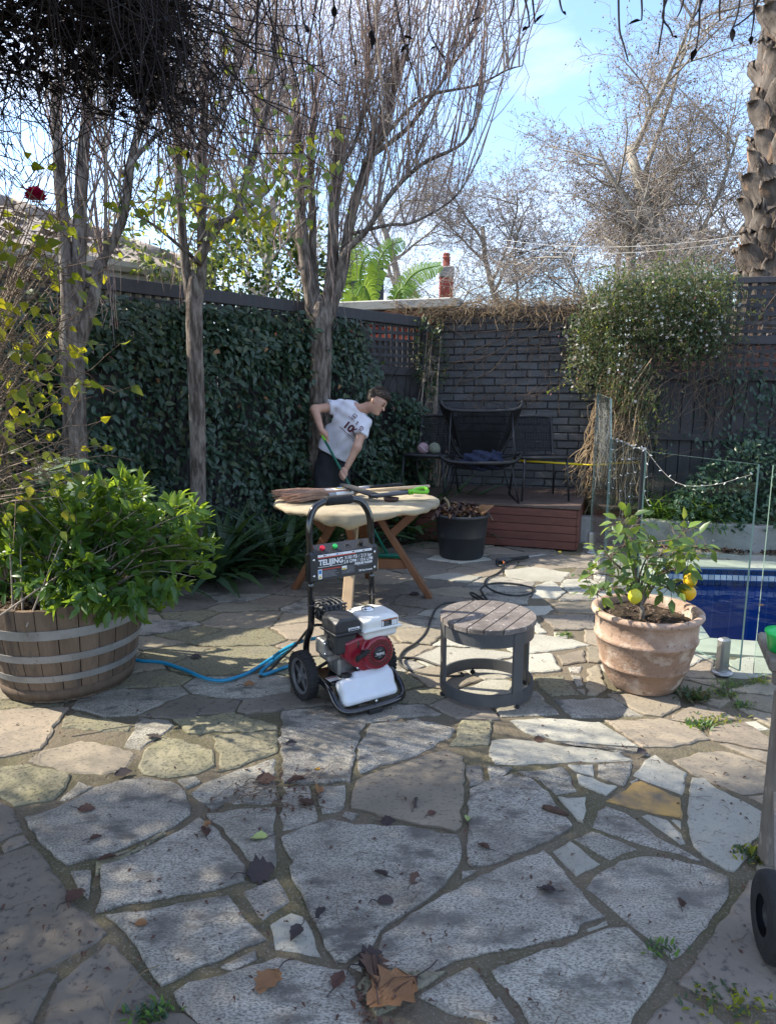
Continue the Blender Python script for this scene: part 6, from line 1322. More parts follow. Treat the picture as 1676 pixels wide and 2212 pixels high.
# ---- half barrel with shrub
BC = Vector((-1.70, 3.45, .004)); bl = wroot('half_barrel_planter', BC, 'half wine barrel planter with grey metal hoops', 'planter')
def brad(z): t = z / .5; return .315 + .075 * math.sin(t * math.pi * .5) + .006 * t
ns = 26
for k in range(ns):
    a0, a1 = 2 * math.pi * k / ns + .006, 2 * math.pi * (k + 1) / ns - .006; V = []; F = []; nz_ = 9; top = .497 + rs.uniform(-.008, .006); jr = rs.uniform(-.002, .002)
    for i in range(nz_):
        z = top * i / (nz_ - 1)
        for (a, dr) in ((a0, -.004), ((a0 + a1) / 2, .0), (a1, -.004), (a1, -.03), (a0, -.03)): r_ = brad(z) + dr + jr; V.append((BC.x + r_ * math.cos(a), BC.y + r_ * math.sin(a), BC.z + z))
    for i in range(nz_ - 1):
        for j in range(5): F.append((i * 5 + j, i * 5 + (j + 1) % 5, (i + 1) * 5 + (j + 1) % 5, (i + 1) * 5 + j))
    F.append(tuple(range(4, -1, -1))); F.append(tuple((nz_ - 1) * 5 + j for j in range(5))); MB().add(V, F).build('stave', OAKS, bl)
for z0, z1 in ((.345, .392), (.225, .262), (.118, .152), (.012, .07)): MB().lathe([(brad(z0) - .002, z0), (brad(z0) + .0045, z0), (brad(z1) + .0045, z1), (brad(z1) - .002, z1)], 72, BC, smooth=False).build('hoop', HOOP, bl) if z0 > .05 else MB().lathe([(brad(z0) - .002, z0), (brad(z0) + .004, z0), (brad(z1) + .004, z1), (brad(z1) - .002, z1)], 72, BC).build('base_band', OAKS, bl)
MB().lathe([(0, .44), (.2, .435), (.36, .42)], 32, BC).build('potting_soil', SOIL, bl)
n = 260; th = rng.uniform(0, 6.28, n); r_ = .34 * np.sqrt(rng.random(n)); leaves(bl, LEAFC, np.stack([BC.x + r_ * np.cos(th), BC.y + r_ * np.sin(th), np.full(n, BC.z + .44)], 1), rng.normal(0, 1, (n, 3)) * np.array([1, 1, .3]), rng.uniform(.02, .05, n), [DEAD, DEDT, DRYT], mass='leaf_litter')
gd = wroot('gardenia_shrub', BC + Vector((0, 0, .43)), 'spreading glossy green shrub growing in the half barrel', 'shrub')
P = []; Rr = []; LP = []; LD = []; LT = []
for k in range(135):
    b = np.array(BC) + np.array([rs.gauss(.03, .12), rs.gauss(0, .12), .42]); tx = rs.uniform(-60, 468); topy = np.interp(tx, [-60, 20, 100, 170, 270, 340, 400, 440, 470], [1120, 1075, 1060, 1045, 1015, 1030, 1075, 1110, 1165]); boty = np.interp(tx, [-60, 120, 300, 380, 470], [1250, 1315, 1345, 1290, 1205]); ty = topy + (boty - topy) * rs.random() ** 1.25
    e = np.array(at(tx, ty, 3.45 + rs.uniform(-.36, .45) * (1 - abs(tx - 180) / 420))); m_ = b * .5 + e * .5 + np.array([(e - b)[0] * .05, (e - b)[1] * .05, .10 * (e[2] > .55)]); q = smooth_path([b, m_, e], 5); P.append([tuple(p) for p in q]); Rr.append([.006 * (1 - .08 * i) for i in range(11)])
    m = 11
    for i in range(3, m):
        nn = 3 if i < m - 2 else 5
        for _ in range(nn):
            d = Vector((rs.gauss(0, .75), rs.gauss(-.05, .7), rs.gauss(.35, .45))).normalized() + (q[min(i + 1, m - 1)] - q[i - 1]).normalized() * .6; LP.append(q[i] + d * .008); LD.append(d); LT.append(i >= m - 2)
twigs('stem', P, Rr, TWIG, gd, 4, 'stuff')
for cxx, top_, nsp in ((70, 1255, 6), (130, 1265, 9), (190, 1270, 11), (245, 1275, 12), (300, 1262, 10), (350, 1250, 8)):
    for _ in range(nsp):      # sprays that droop over the rim
        p = at(cxx + rs.gauss(0, 22), top_ + rs.gauss(0, 14), 3.12 + abs(cxx - 190) * .0007 + rs.uniform(-.04, .08)); d = Vector((rs.gauss(.1, .5), -.35, -.6))
        for i in range(6): LP.append(p + d * .018 * i + Vector((rs.gauss(0, .012), rs.gauss(0, .012), 0))); LD.append(Vector((rs.gauss(0, .6), rs.gauss(-.3, .4), rs.gauss(-.45, .4)))); LT.append(False)
LP = np.array([tuple(p) for p in LP]); LD = np.array([tuple(p) for p in LD]); LT = np.array(LT); OBO = leaf_template(.44, .18, .16, 4)
for sel, ms, npart in ((~LT, [GARD, GARD, GARD, GAR2], 200), (LT, [GAR2, GAR2, GARD], 100)):
    nl = int(sel.sum()); leaves(gd, OBO, LP[sel], LD[sel], rng.uniform(.05, .095, nl), ms, N=np.array([0, -.25, 1.]) + rng.normal(0, .45, (nl, 3)), n_parts=npart)
# ---- woven chairs on the deck
def cord_grid(name, parent, A, B, C, D_, nu, nv, r, m, bulge=(0, 0, 0), hs=True):
    """cords stretched over the quad A (bottom left) B (bottom right) C (top right) D (top left)"""
    A, B, C, D_ = map(Vector, (A, B, C, D_)); bu = Vector(bulge); P = []; Rr = []
    def pt(u, v): return A.lerp(B, u).lerp(D_.lerp(C, u), v) + bu * (4 * u * (1 - u)) * (.4 + .6 * 4 * v * (1 - v))
    for i in range(nu + 1): u = i / nu; P.append([pt(u, v) for v in np.linspace(0, 1, 7)]); Rr.append([r] * 7)
    if hs:
        for i in range(nv + 1): v = i / nv; P.append([pt(u, v) + bu.normalized() * r * .8 if bu.length else pt(u, v) for u in np.linspace(0, 1, 7)]); Rr.append([r] * 7)
    return twigs(name, P, Rr, m, parent, 4)
def woven_chair(label, c, rz, group='woven cord dining chairs'):
    t = empty('woven_chair', c, rz, label, 'chair', group); w, dpt, sh_ = .21, .22, .44          # local: faces -y
    fr_ = [(-w, -dpt, sh_ - .0), (w, -dpt, sh_), (w, dpt * .75, sh_ - .02), (w * .97, dpt + .02, sh_ + .06), (w * .97, dpt + .10, sh_ + .32), (w * .8, dpt + .12, sh_ + .385), (-w * .8, dpt + .12, sh_ + .385), (-w * .97, dpt + .10, sh_ + .32), (-w * .97, dpt + .02, sh_ + .06), (-w, dpt * .75, sh_ - .02)]
    MB().tube(smooth_path(fr_, 4, True), .0165, 8, closed=True).build('wrapped_frame', WICK, t)
    for x, y, tx_, ty_ in ((-w, -dpt, -.03, -.03), (w, -dpt, .03, -.03), (w, dpt * .8, .03, .09), (-w, dpt * .8, -.03, .09)): MB().tube([(x, y, sh_ - .005), (x + tx_, y + ty_, .006)], .011, 8).build('leg', BLFR, t)
    MB().tube([(-w, -dpt, sh_ - .02), (w, -dpt, sh_ - .02)], .009, 6).build('crossbar', BLFR, t)
    cord_grid('seat_weave', t, (-w, -dpt, sh_), (w, -dpt, sh_), (w * .97, dpt, sh_), (-w * .97, dpt, sh_), 26, 22, .0035, WICK, (0, 0, -.02))
    cord_grid('back_weave', t, (-w * .95, dpt + .03, sh_ + .03), (w * .95, dpt + .03, sh_ + .03), (w * .85, dpt + .12, sh_ + .385), (-w * .85, dpt + .12, sh_ + .385), 22, 20, .0048, WICK, (0, .025, 0))
    return t
cr = g(1172, 1083, DZ); woven_chair('black woven dining chair at the right end of the deck', (cr.x, cr.y + .22, DZ), R(4))
cl2 = g(925, 1072, DZ); woven_chair('black woven dining chair holding two balls at the left of the deck', (cl2.x + .02, cl2.y + .1, DZ), R(-22))
# lounge: wide hexagonal frame
lc = g(1040, 1082, DZ); lg = empty('woven_lounge_chair', (lc.x, lc.y + .12, DZ), R(-6), 'black woven hexagonal lounge chair with navy cloth on its seat', 'chair')
k_ = [(-.30, -.20, .40), (.28, -.20, .40), (.40, .10, .46), (.24, .30, .30), (-.26, .30, .30), (-.42, .10, .46)]
bk_ = [(-.25, .36, .42), (.22, .36, .42), (.30, .42, .70), (.44, .36, .98), (.06, .26, .985), (-.06, .26, .985), (-.42, .36, .98), (-.32, .42, .70)]
MB().tube(smooth_path(k_, 5, True), .017, 8, closed=True).build('seat_rim', WICK, lg); MB().tube([Vector(p) for p in smooth_path([(-.20, .38, .40), (.18, .38, .40), (.36, .36, .78), (.41, .22, .985), (.32, .12, .905), (-.30, .12, .90), (-.42, .22, .985), (-.36, .36, .78)], 4, True)], .018, 8, closed=True).build('back_rim', WICK, lg)
for (q, nu, nv, bu) in ((((-.26, .30, .31), (.24, .30, .31), (.28, -.20, .40), (-.30, -.20, .40)), 44, 0, (0, 0, -.05)), (((-.20, .38, .41), (.18, .38, .41), (.32, .12, .905), (-.30, .12, .90)), 46, 0, (0, .10, 0))):
    cord_grid('cord_weave', lg, *q, nu, nv, .0045, WICK, bu, hs=False)
cord_grid('cord_weave', lg, (-.30, .13, .90), (.32, .13, .90), (.40, .24, .985), (-.41, .24, .985), 44, 0, .0042, WICK, (0, .02, .0), hs=False)
for sx_ in (-1, 1):
    cord_grid('cord_weave', lg, (.19 * sx_, .38, .42), (.36 * sx_, .36, .78), (.41 * sx_, .22, .98), (.31 * sx_, .12, .90), 22, 0, .0042, WICK, (0, .03, 0), hs=False)
    MB().tube([(sx_ * .31, .13, .89), (sx_ * .33, .0, .45), (sx_ * .20, .05, .42)], .008, 6).build('arm_rod', STEL, lg)
    MB().tube([(sx_ * .29, -.18, .39), (sx_ * .37, -.26, .006), (sx_ * .33, .30, .006), (sx_ * .24, .28, .31)], .008, 6).build('leg_loop', BLFR, lg)
    MB().tube([(sx_ * .22, .3, .32), (sx_ * .2, .38, .42)], .009, 6).build('back_joint', BLFR, lg)
MB().tube([(-.26, .05, .43), (0, .02, .45), (.24, .05, .43)], .007, 6).build('cross_rod', STEL, lg)
tw_ = wroot('navy_cloth', (lc.x, lc.y, DZ + .4), 'crumpled navy cloth lying on the lounge chair', 'cloth')
cc = Vector((lc.x + .02, lc.y + .13, DZ + .40))
def clothf(p):
    q = p - np.array(cc); d = np.sqrt((q[:, 0] / .19) ** 2 + (q[:, 1] / .13) ** 2 + (q[:, 2] / .085) ** 2) - 1; return d * .09 + .016 * np.sin(q[:, 0] * 45 + 12 * np.sin(q[:, 1] * 22)) + .013 * np.sin(q[:, 2] * 70 + q[:, 0] * 30) + .01 * np.sin(q[:, 1] * 60)
net_obj('folds', clothf, cc - Vector((.26, .2, .12)), cc + Vector((.26, .2, .13)), .011, NAVY, tw_)
for k, (dx, dy, m, lab) in enumerate(((-.055, 0, BALP, 'pinkish ball on the chair beside the green felt ball'), (.06, -.02, BALL, 'green felt ball on the left woven chair'))):
    p = Vector((cl2.x + dx, cl2.y + .06 + dy, DZ + .44 + .062)); b_ = wroot('ball', p, lab, 'ball', 'two balls on the woven chair'); r_ = .062
    MB().lathe([(r_ * math.sin(math.pi * i / 14), -r_ * math.cos(math.pi * i / 14)) for i in range(15)], 24, p).build('felt', m, b_)
    MB().tube([p + Vector((math.cos(a) * .8, math.sin(a) * .8, .45 * math.sin(2 * a))).normalized() * r_ * 1.005 for a in np.linspace(0, 6.28, 40)], .0018, 5).build('seam', INKW if k == 0 else INKG, b_)
yp = wroot('yellow_pole', g(1210, 1003, .86), 'yellow telescopic pole lying across behind the right chair', 'pole'); a, b = at(1108, 994, 7.12), at(1296, 1006, 7.05); MB().tube([a, a.lerp(b, .8)], .0105, 8).build('outer_tube', YELP, yp); MB().tube([a.lerp(b, .8), b], .008, 8).build('inner_tube', YELP, yp)
# ---- string lights on the glass
sl_ = wroot('string_light', (1.6, 4.2, 1.15), 'string of small fairy lights draped along the glass fence', 'string light')
def gpt(a, b, t, z): return Vector((lerp(a[0], b[0], t) - .012, lerp(a[1], b[1], t), z))
wp = [gpt(GA, GB, t, z) for t, z in ((0.02, 1.1), (.12, 1.07), (.25, 1.03), (.4, 1.0), (.55, .985), (.68, 1.0), (.8, 1.05), (.92, 1.12), (1, 1.165))] + [gpt(GB, GC, t, z) for t, z in ((.1, 1.158), (.3, 1.15), (.5, 1.165), (.8, 1.16))]
wq = smooth_path(wp, 5); MB().tube(wq, .0014, 5).build('cable', LGHT, sl_)
wq2 = []
for x0, z0, L_ in ((.95, 1.15, .42), (.8, 1.15, .36), (.55, 1.16, .6), (.4, 1.16, .5), (.25, 1.16, .42)):
    q = smooth_path([gpt(GB, GC, x0 + rs.uniform(-.04, .04), z0 - L_ * t) for t in np.linspace(0, 1, 6)], 3); wq2.append(q); MB().tube(q, .0013, 5).build('cable', LGHT, sl_)
q = smooth_path([gpt(GA, GB, t, z) for t, z in ((1, 1.16), (.96, 1.05), (.98, .93), (.94, .85), (.9, .82))], 4); wq2.append(q); MB().tube(q, .0013, 5).build('cable', LGHT, sl_)
bulb = MB(); bulb.lathe([(0, 0), (.002, .002), (.0028, .009), (.002, .015), (0, .018)], 8); bme = bulb.mesh('bulb'); bme.materials.append(INKW)
for q in [wq] + wq2:
    for p in q[::3]: o = link('bulb', bme, None, sl_); o.matrix_basis = Matrix.Translation(p) @ Matrix.Rotation(rs.uniform(0, 6), 4, 'Z') @ Matrix.Rotation(rs.uniform(.6, 2.4), 4, 'X')
# net of lights and string bunched on the tall panel
P = []; Rr = []
for k in range(70):
    t = rs.uniform(.05, .95); z = rs.uniform(.95, 1.47); pp = [gpt(GC, GD_, t, z)]
    for i in range(5): t = min(1, max(0, t + rs.gauss(0, .06))); z = max(.5, z - rs.uniform(.0, .1)); pp.append(gpt(GC, GD_, t, z) + Vector((rs.gauss(0, .012), 0, 0)))
    P.append(pp); Rr.append([.0016] * 6)
twigs('bunched_cable', P, Rr, LGHT, sl_, 3)
# ---- weathered trolley at the right edge with a green plastic thing on it
wt_p = g(1668, 1480); wx = .0
wt = wroot('weathered_trolley', (1.25, 2.15, 0), 'weathered grey timber trolley with black wheel at the right edge', 'trolley')
A0 = Vector((1.36, 2.40, .64)); A1 = Vector((1.256, 2.13, .64)); zt = .64; td = Vector((.93, -.36, 0))
for k in range(3):
    p = A0.lerp(A1, (k + .5) / 3); MB().bar(p + Vector((0, 0, -.024)), p + td * .95 + Vector((0, 0, -.024)), .098, .045, bev=.007).build('top_plank', GWD, wt)
MB().bar(A1 + Vector((.03, .03, -.075)), A1 + td * .9 + Vector((.03, .03, -.075)), .03, .05, bev=.006).build('apron', GWD, wt)
lx = 1.235
MB().bar((lx, 1.99, .0), (lx, 1.99, zt - .05), .055, .055, up=(1, 0, 0), bev=.006).build('leg', GWD, wt)
MB().bar((lx + .75, 1.75, .0), (lx + .75, 1.75, zt - .05), .055, .055, up=(1, 0, 0), bev=.006).build('leg', GWD, wt)
wc = Vector((at(1660, 1982, 1.62).x + .012, 1.62, .115)); Mw = Matrix.Rotation(R(78), 3, 'Y') 
Mw = Matrix.Rotation(R(-14), 3, 'Z') @ Matrix.Rotation(R(90), 3, 'Y')
wl_ = MB().lathe([(.052, -.03), (.098, -.032), (.111, -.025), (.116, -.012), (.117, 0), (.116, .012), (.111, .025), (.098, .032), (.052, .03)], 40, wc, Mw).build('tyre', RUBR, wt)
MB().lathe([(0, -.012), (.02, -.012), (.022, -.02), (.028, -.02), (.03, -.01), (.07, -.008), (.078, -.024), (.084, -.032), (.084, .03), (0, .03)], 32, wc, Mw).build('rim', BKPL, wl_)
MB().bar(wc + Vector((.02, .0, 0)), (lx, 1.98, .26), .03, .03).build('axle_arm', GWD, wt)
gp_ = at(1662, 1362, 2.2); gr = wroot('green_plastic_tub', (gp_.x + .05, 2.2, zt), 'bright green plastic tub on the weathered trolley', 'tub')
MB().lathe([(0, .0), (.055, .0), (.066, .055), (.07, .06), (.07, .066), (.05, .07), (.03, .085), (0, .09)], 28, (gp_.x + .062, 2.2, zt + .001)).build('tub_body', GRPL, gr)
# ================================================================== pressure washer and hoses
rs = random.Random(51)
pw = empty('pressure_washer', (-.23, 3.32, .003), R(33), 'petrol pressure washer with red engine, white tank and black tube frame', 'pressure washer')
def sym(h): return [Vector(p) for p in h] + [Vector((-p[0], p[1], p[2])) for p in reversed(h)]
half = [(-.175, .0, .60), (-.175, .0, .42), (-.175, .01, .35), (-.176, .05, .28), (-.177, .062, .22), (-.178, .045, .16), (-.18, .0, .128), (-.182, -.08, .12), (-.184, -.16, .118), (-.185, -.215, .10), (-.184, -.262, .062), (-.165, -.298, .034), (-.115, -.312, .026), (-.04, -.315, .024)]
fp_ = smooth_path(sym(half), 4); MB().tube(fp_, .0165, 12).build('lower_frame', BKGL, pw)
hh = [(-.175, .0, .585), (-.175, .004, .76), (-.174, .008, .84), (-.165, .014, .90), (-.135, .022, .95), (-.09, .026, .972), (-.04, .028, .976)]
MB().tube(smooth_path(sym(hh), 4), .0175, 12).build('handle', BKGL, pw)
MX = Matrix.Rotation(R(90), 3, 'Y')
MB().lathe([(.0178, -.075), (.023, -.073), (.0245, -.06), (.0245, .06), (.023, .073), (.0178, .075)], 18, (0, .028, .977), MX).build('foam_grip', RUBR, pw)
for s_ in (-1, 1):
    MB().lathe([(.0167, .47), (.0195, .471), (.0195, .476), (.0167, .477)], 14, (s_ * .175, 0, 0)).build('tube_collar', BKGL, pw)
# instrument panel
pn = MB(); pn.box((0, -.022, .664), (.385, .018, .135), bev=.004); panel = pn.build('panel', BKPL, pw)
MB().prism([(-.033, .73), (.03, .765), (.03, .755), (-.02, .725)], -.165, .165, Matrix(((0, 0, 1), (1, 0, 0), (0, 1, 0)))).build('nozzle_ledge', BKPL, panel)
for s_ in (-1, 1):
    MB().box((s_ * .178, -.008, .664), (.045, .045, .15), bev=.012).build('panel_bracket', BKGL, panel)
    for z in (.625, .705): MB().lathe([(0, .004), (.006, .003), (.007, 0)], 10, (s_ * .172, -.032, z), Matrix.Rotation(R(90), 3, 'X')).build('screw', CHRM, panel)
YF = -.0322
def T(x, z, y=YF): return Matrix.Translation((x, y, z)) @ Matrix.Rotation(R(90), 4, 'X')
def plate(name, x0, x1, z0, z1, m, par, y=YF): return MB().add([(x0, y, z0), (x1, y, z0), (x1, y, z1), (x0, y, z1)], [(0, 1, 2, 3)]).build(name, m, par)
plate('label_strip', -.15, .155, .7145, .7265, INKW, panel); plate('label_strip', -.15, .06, .7085, .7143, INKR, panel)
for k, x in enumerate((-.12, -.05, .04, .10)):
    plate('label_mark', x, x + .014, .718, .723, INKB if k != 1 else INKU, panel, YF - .0004); plate('label_mark', x + .018, x + .04, .7195, .7215, INKG, panel, YF - .0004)
text_mesh('lettering', 'TELIJING', .038, INKW, panel, T(-.078, .686), .0013, wide=.92); plate('underline', -.15, -.012, .6645, .6665, INKW, panel)
text_mesh('lettering', '3100 PSI / 213 bar', .0235, INKW, panel, T(.077, .6945), .0004, wide=.92); text_mesh('lettering', '2.8 GPM / 10.6 LPM', .0235, INKW, panel, T(.077, .674), .0004, wide=.88)
text_mesh('lettering', 'PRESSURE WASHER', .0165, INKW, panel, T(.107, .6565), .0006, wide=.72); text_mesh('lettering', 'HIGH PRESSURE WASHER SERIES', .0055, INKG, panel, T(.107, .6465)); text_mesh('lettering', '7HP Gas Powered', .0125, INKW, panel, T(.118, .618), .0003, wide=.85)
plate('warning_label', -.15, -.128, .606, .654, INKW, panel); plate('pictogram', -.147, -.131, .632, .650, INKU, panel, YF - .0004); MB().add([(-.148, YF - .0004, .61), (-.13, YF - .0004, .61), (-.139, YF - .0004, .627)], [(0, 1, 2)]).build('pictogram', INKY, panel)
plate('label_strip', -.126, -.022, .6495, .6545, INKR, panel)
for k in range(6): plate('fine_print', -.124, -.124 + rs.uniform(.06, .095), .642 - k * .0058, .6436 - k * .0058, INKG, panel)
plate('label_photo', -.018, .01, .636, .655, INKW, panel); plate('label_photo', -.016, .006, .637, .645, INKY, panel, YF - .0004)
for k in range(6): plate('fine_print', .014, .014 + rs.uniform(.03, .045), .652 - k * .0058, .6533 - k * .0058, INKG, panel)
for k in range(3): plate('fine_print', -.018, -.018 + rs.uniform(.03, .07), .628 - k * .0058, .6293 - k * .0058, INKG, panel)
Mn = Matrix.Rotation(R(35), 3, 'X')
for x, m, hgt in ((-.115, REDN, .022), (-.045, GRNN, .022), (.03, None, 0), (.1, RUBR, .03)):
    c_ = (x, -.004, .742); MB().lathe([(.016, 0), (.016, .005), (.011, .006), (.011, 0)], 14, c_, Mn).build('nozzle_socket', RUBR, panel)
    if m: MB().lathe([(.008, 0), (.008, .012), (.0135, .012), (.0135, hgt), (.005, hgt + .001), (0, hgt - .003)], 6 if m is not RUBR else 12, c_, Mn, smooth=False).build('nozzle', m, panel)
# wheels
def wheel(x):
    c_ = Vector((x, .0, .122)); M = MX
    w = MB().lathe([(.092, -.024), (.112, -.027), (.119, -.02), (.121, 0), (.119, .02), (.112, .027), (.092, .024)], 40, c_, M).build('wheel', RUBR, pw)
    bl_ = MB()
    for k in range(36):
        a = 2 * math.pi * k / 36
        for s2 in (-1, 1): d = Vector((0, math.cos(a + .1 * s2), math.sin(a + .1 * s2))); bl_.bar(c_ + d * .119 + Vector((s2 * .004, 0, 0)), c_ + d * .117 + Vector((s2 * .0265, 0, 0)), .013, .007, up=d)
    bl_.build('tread', RUBR, w)
    for s2 in (-1, 1): MB().lathe([(.076, .012), (.08, .022), (.0925, .0235), (.0925, .0), (.076, 0)], 36, c_, M if s2 > 0 else Matrix.Rotation(R(-90), 3, 'Y')).build('rim', GREY, w)
    sp = MB()
    for k in range(5):
        a = 2 * math.pi * k / 5 + .4; d = Vector((0, math.cos(a), math.sin(a))); t = Vector((0, -math.sin(a), math.cos(a))); sp.add([c_ + d * .015 + t * .016 + Vector((.013, 0, 0)), c_ + d * .015 - t * .016 + Vector((.013, 0, 0)), c_ + d * .08 - t * .009 + Vector((.008, 0, 0)), c_ + d * .08 + t * .009 + Vector((.008, 0, 0)), c_ + d * .015 + t * .016 - Vector((.013, 0, 0)), c_ + d * .015 - t * .016 - Vector((.013, 0, 0)), c_ + d * .08 - t * .009 - Vector((.008, 0, 0)), c_ + d * .08 + t * .009 - Vector((.008, 0, 0))], [(0, 1, 2, 3), (4, 7, 6, 5), (0, 3, 7, 4), (1, 5, 6, 2), (3, 2, 6, 7), (0, 4, 5, 1)])
    sp.build('spoke', GREY, w); MB().lathe([(0, .026), (.012, .026), (.018, .018), (.02, -.018), (.012, -.026), (0, -.026)], 18, c_, M).build('hub', GREY, w); MB().lathe([(.0, .003), (.078, .003), (.078, -.003), (0, -.003)], 24, c_, M).build('rim_shade', RUBR, w)
wheel(-.225); wheel(.225); MB().tube([(-.22, 0, .122), (.22, 0, .122)], .009, 8).build('axle', STEL, pw)
MB().box((0, -.09, .125), (.34, .2, .012), bev=.003).build('engine_plate', BKGL, pw); 
MB().add([(-.165, -.165, .1318), (-.10, -.165, .1318), (-.10, -.115, .1318), (-.165, -.115, .1318)], [(0, 1, 2, 3)]).build('rating_label', INKW, pw)
MB().add([(-.16, -.13, .1322), (-.105, -.13, .1322), (-.105, -.12, .1322), (-.16, -.12, .1322)], [(0, 1, 2, 3)]).build('label_print', INKR, pw)
MB().box((-.01, -.322, .012), (.075, .035, .024), bev=.004).build('rubber_foot', RUBR, pw)
# engine
XZ = Matrix(((1, 0, 0), (0, 0, 1), (0, 1, 0)))      # prism in x,z extruded along y
body = [(-.12, .338), (-.06, .352), (.02, .358), (.075, .346), (.118, .315), (.137, .265), (.122, .21), (.075, .178), (.02, .17), (-.02, .175), (-.075, .215), (-.118, .262)]
def shroud(p):
    q = p; d2 = np.full(len(q), -9.); n = len(body); 
    pts = np.array(body); e = np.roll(pts, -1, 0) - pts; 
    w = q[:, None, [0, 2]] - pts[None]; t = np.clip((w * e[None]).sum(-1) / (e * e).sum(-1)[None], 0, 1); dist = np.linalg.norm(w - t[..., None] * e[None], axis=-1).min(1)
    c1 = (pts[None, :, 1] > q[:, None, 2]) != (np.roll(pts, -1, 0)[None, :, 1] > q[:, None, 2]); den = np.where(np.abs(e[:, 1]) < 1e-9, 1e-9, e[:, 1]); xi = pts[None, :, 0] + (q[:, None, 2] - pts[None, :, 1]) * e[None, :, 0] / den[None]; ins = ((c1 & (q[:, None, 0] < xi)).sum(1) % 2) == 1
    dp = np.where(ins, -dist, dist) + .012; dy = np.abs(q[:, 1] + .16) - .068; mx_ = np.maximum(dp, dy); ex = np.linalg.norm(np.maximum(np.stack([dp, dy], 1), 0), axis=1) + np.minimum(mx_, 0) - .012
    rr = np.hypot(q[:, 0] - .052, q[:, 2] - .264); d3 = rr - .072; d4 = np.abs(q[:, 1] + .22) - .036; disc = np.linalg.norm(np.maximum(np.stack([d3, d4], 1), 0), axis=1) + np.minimum(np.maximum(d3, d4), 0) - .011
    return smin(ex, disc, .012)
eng = net_obj('recoil_shroud', shroud, (-.14, -.28, .155), (.155, -.06, .375), .0065, REDP, pw)
def on_disc(r, a): return Vector((.052 + r * math.cos(a), 0, .264 + r * math.sin(a)))
sl2 = MB()
for k in range(28):
    a = 2 * math.pi * k / 28; d = Vector((math.cos(a), 0, math.sin(a))); p = on_disc(.056, a) + Vector((0, -.2665, 0)); sl2.bar(p - d * .012, p + d * .0125, .0055, .003, up=(0, -1, 0))
sl2.build('vent_slot', INKB, eng)
rg = MB()
for k in range(9):
    a = R(40) + k * R(11.5); p = on_disc(.080, a) + Vector((0, -.243, 0)); t = Vector((-math.sin(a), 0, math.cos(a))); d = Vector((math.cos(a), 0, math.sin(a))); rg.bar(p - t * .0065, p + t * .0065, .0045, .003, up=d)
rg.build('vent_slot', INKB, eng)
MB().lathe([(.04, 0), (.043, .005), (.0405, .009), (.037, .005)], 32, (.052, -.264, .264), Matrix.Rotation(R(90), 3, 'X')).build('raised_ring', REDP, eng)
cp = MB().lathe([(0, .007), (.033, .007), (.035, .003), (.035, 0)], 32, (.052, -.2655, .264), Matrix.Rotation(R(90), 3, 'X')).build('centre_badge', INKB, eng)
text_mesh('lettering', 'TELIJING', .0125, INKW, eng, T(.052, .264, -.2735), .0004); text_mesh('lettering', 'OHV', .009, INKG, eng, T(.052, .281, -.2735)); text_mesh('lettering', '208cc', .009, INKG, eng, T(.052, .247, -.2735)); plate('underline', .022, .082, .2555, .2565, INKW, eng, -.2735)
def pull(p): return union([sd_cap(p, (-.035, -.25, .285), (-.035, -.272, .275), .008, .009), sd_cap(p, (-.068, -.268, .262), (-.02, -.274, .29), .010, .012), sd_cap(p, (-.07, -.265, .252), (-.066, -.265, .268), .009, .009)], .008)
net_obj('pull_handle', pull, (-.1, -.3, .22), (.02, -.22, .32), .004, RUBR, eng)
plate('sticker', -.065, -.03, .322, .330, INKW, eng, -.2285); plate('sticker', -.115, -.098, .318, .325, INKW, eng, -.2285)
for x, z in ((-.05, .20), (.125, .30), (.04, .346), (.0, .185)): MB().lathe([(0, .005), (.006, .005), (.007, 0)], 6, (x, -.232, z), Matrix.Rotation(R(90), 3, 'X')).build('bolt', CHRM, eng)
MB().box((-.01, -.09, .185), (.2, .13, .10), bev=.012).build('crankcase', ALUM, pw); MB().box((-.06, -.175, .15), (.06, .05, .035), bev=.006).build('crankcase_foot', ALUM, pw); MB().box((.08, -.16, .145), (.07, .08, .025), bev=.005).build('crankcase_foot', STEL, pw)
def vcov(p): return union([sd_rbox(p, (-.165, -.115, .30), (.03, .045, .042), .014), sd_rbox(p, (-.125, -.1, .27), (.04, .05, .05), .012)], .01)
net_obj('valve_cover', vcov, (-.21, -.19, .2), (-.07, -.03, .36), .006, ALUM, pw)
for z in (.275, .325): MB().lathe([(0, .008), (.006, .008), (.006, 0)], 6, (-.185, -.158, z), Matrix.Rotation(R(90), 3, 'X')).build('bolt', CHRM, pw)
MB().tube(smooth_path([(-.17, -.16, .36), (-.185, -.185, .345), (-.175, -.19, .31), (-.15, -.17, .30)], 4), .006, 8).build('spark_plug_lead', RUBR, pw)
def afil(p):
    a = sd_rbox(p, (-.105, -.17, .425), (.068, .075, .038), .014); c_ = (np.abs(p[:, 0] + .105) + np.abs(p[:, 1] + .17) * .25 + (p[:, 2] - .425) * 1.1 - .098) * .7; return np.maximum(a, c_)
net_obj('air_filter_cover', afil, (-.19, -.26, .38), (-.02, -.08, .475), .005, BKPL, pw)
MB().box((-.105, -.17, .387), (.145, .158, .012), bev=.005).build('air_filter_lip', BKPL, pw); MB().box((-.108, -.168, .332), (.118, .13, .10), bev=.012).build('carburettor_box', BKPL, pw)
plate('air_filter_label', -.105, -.045, .398, .413, INKW, pw, -.2458); plate('label_print', -.102, -.048, .400, .4055, INKB, pw, -.2462); plate('label_print', -.10, -.06, .408, .411, INKG, pw, -.2462)
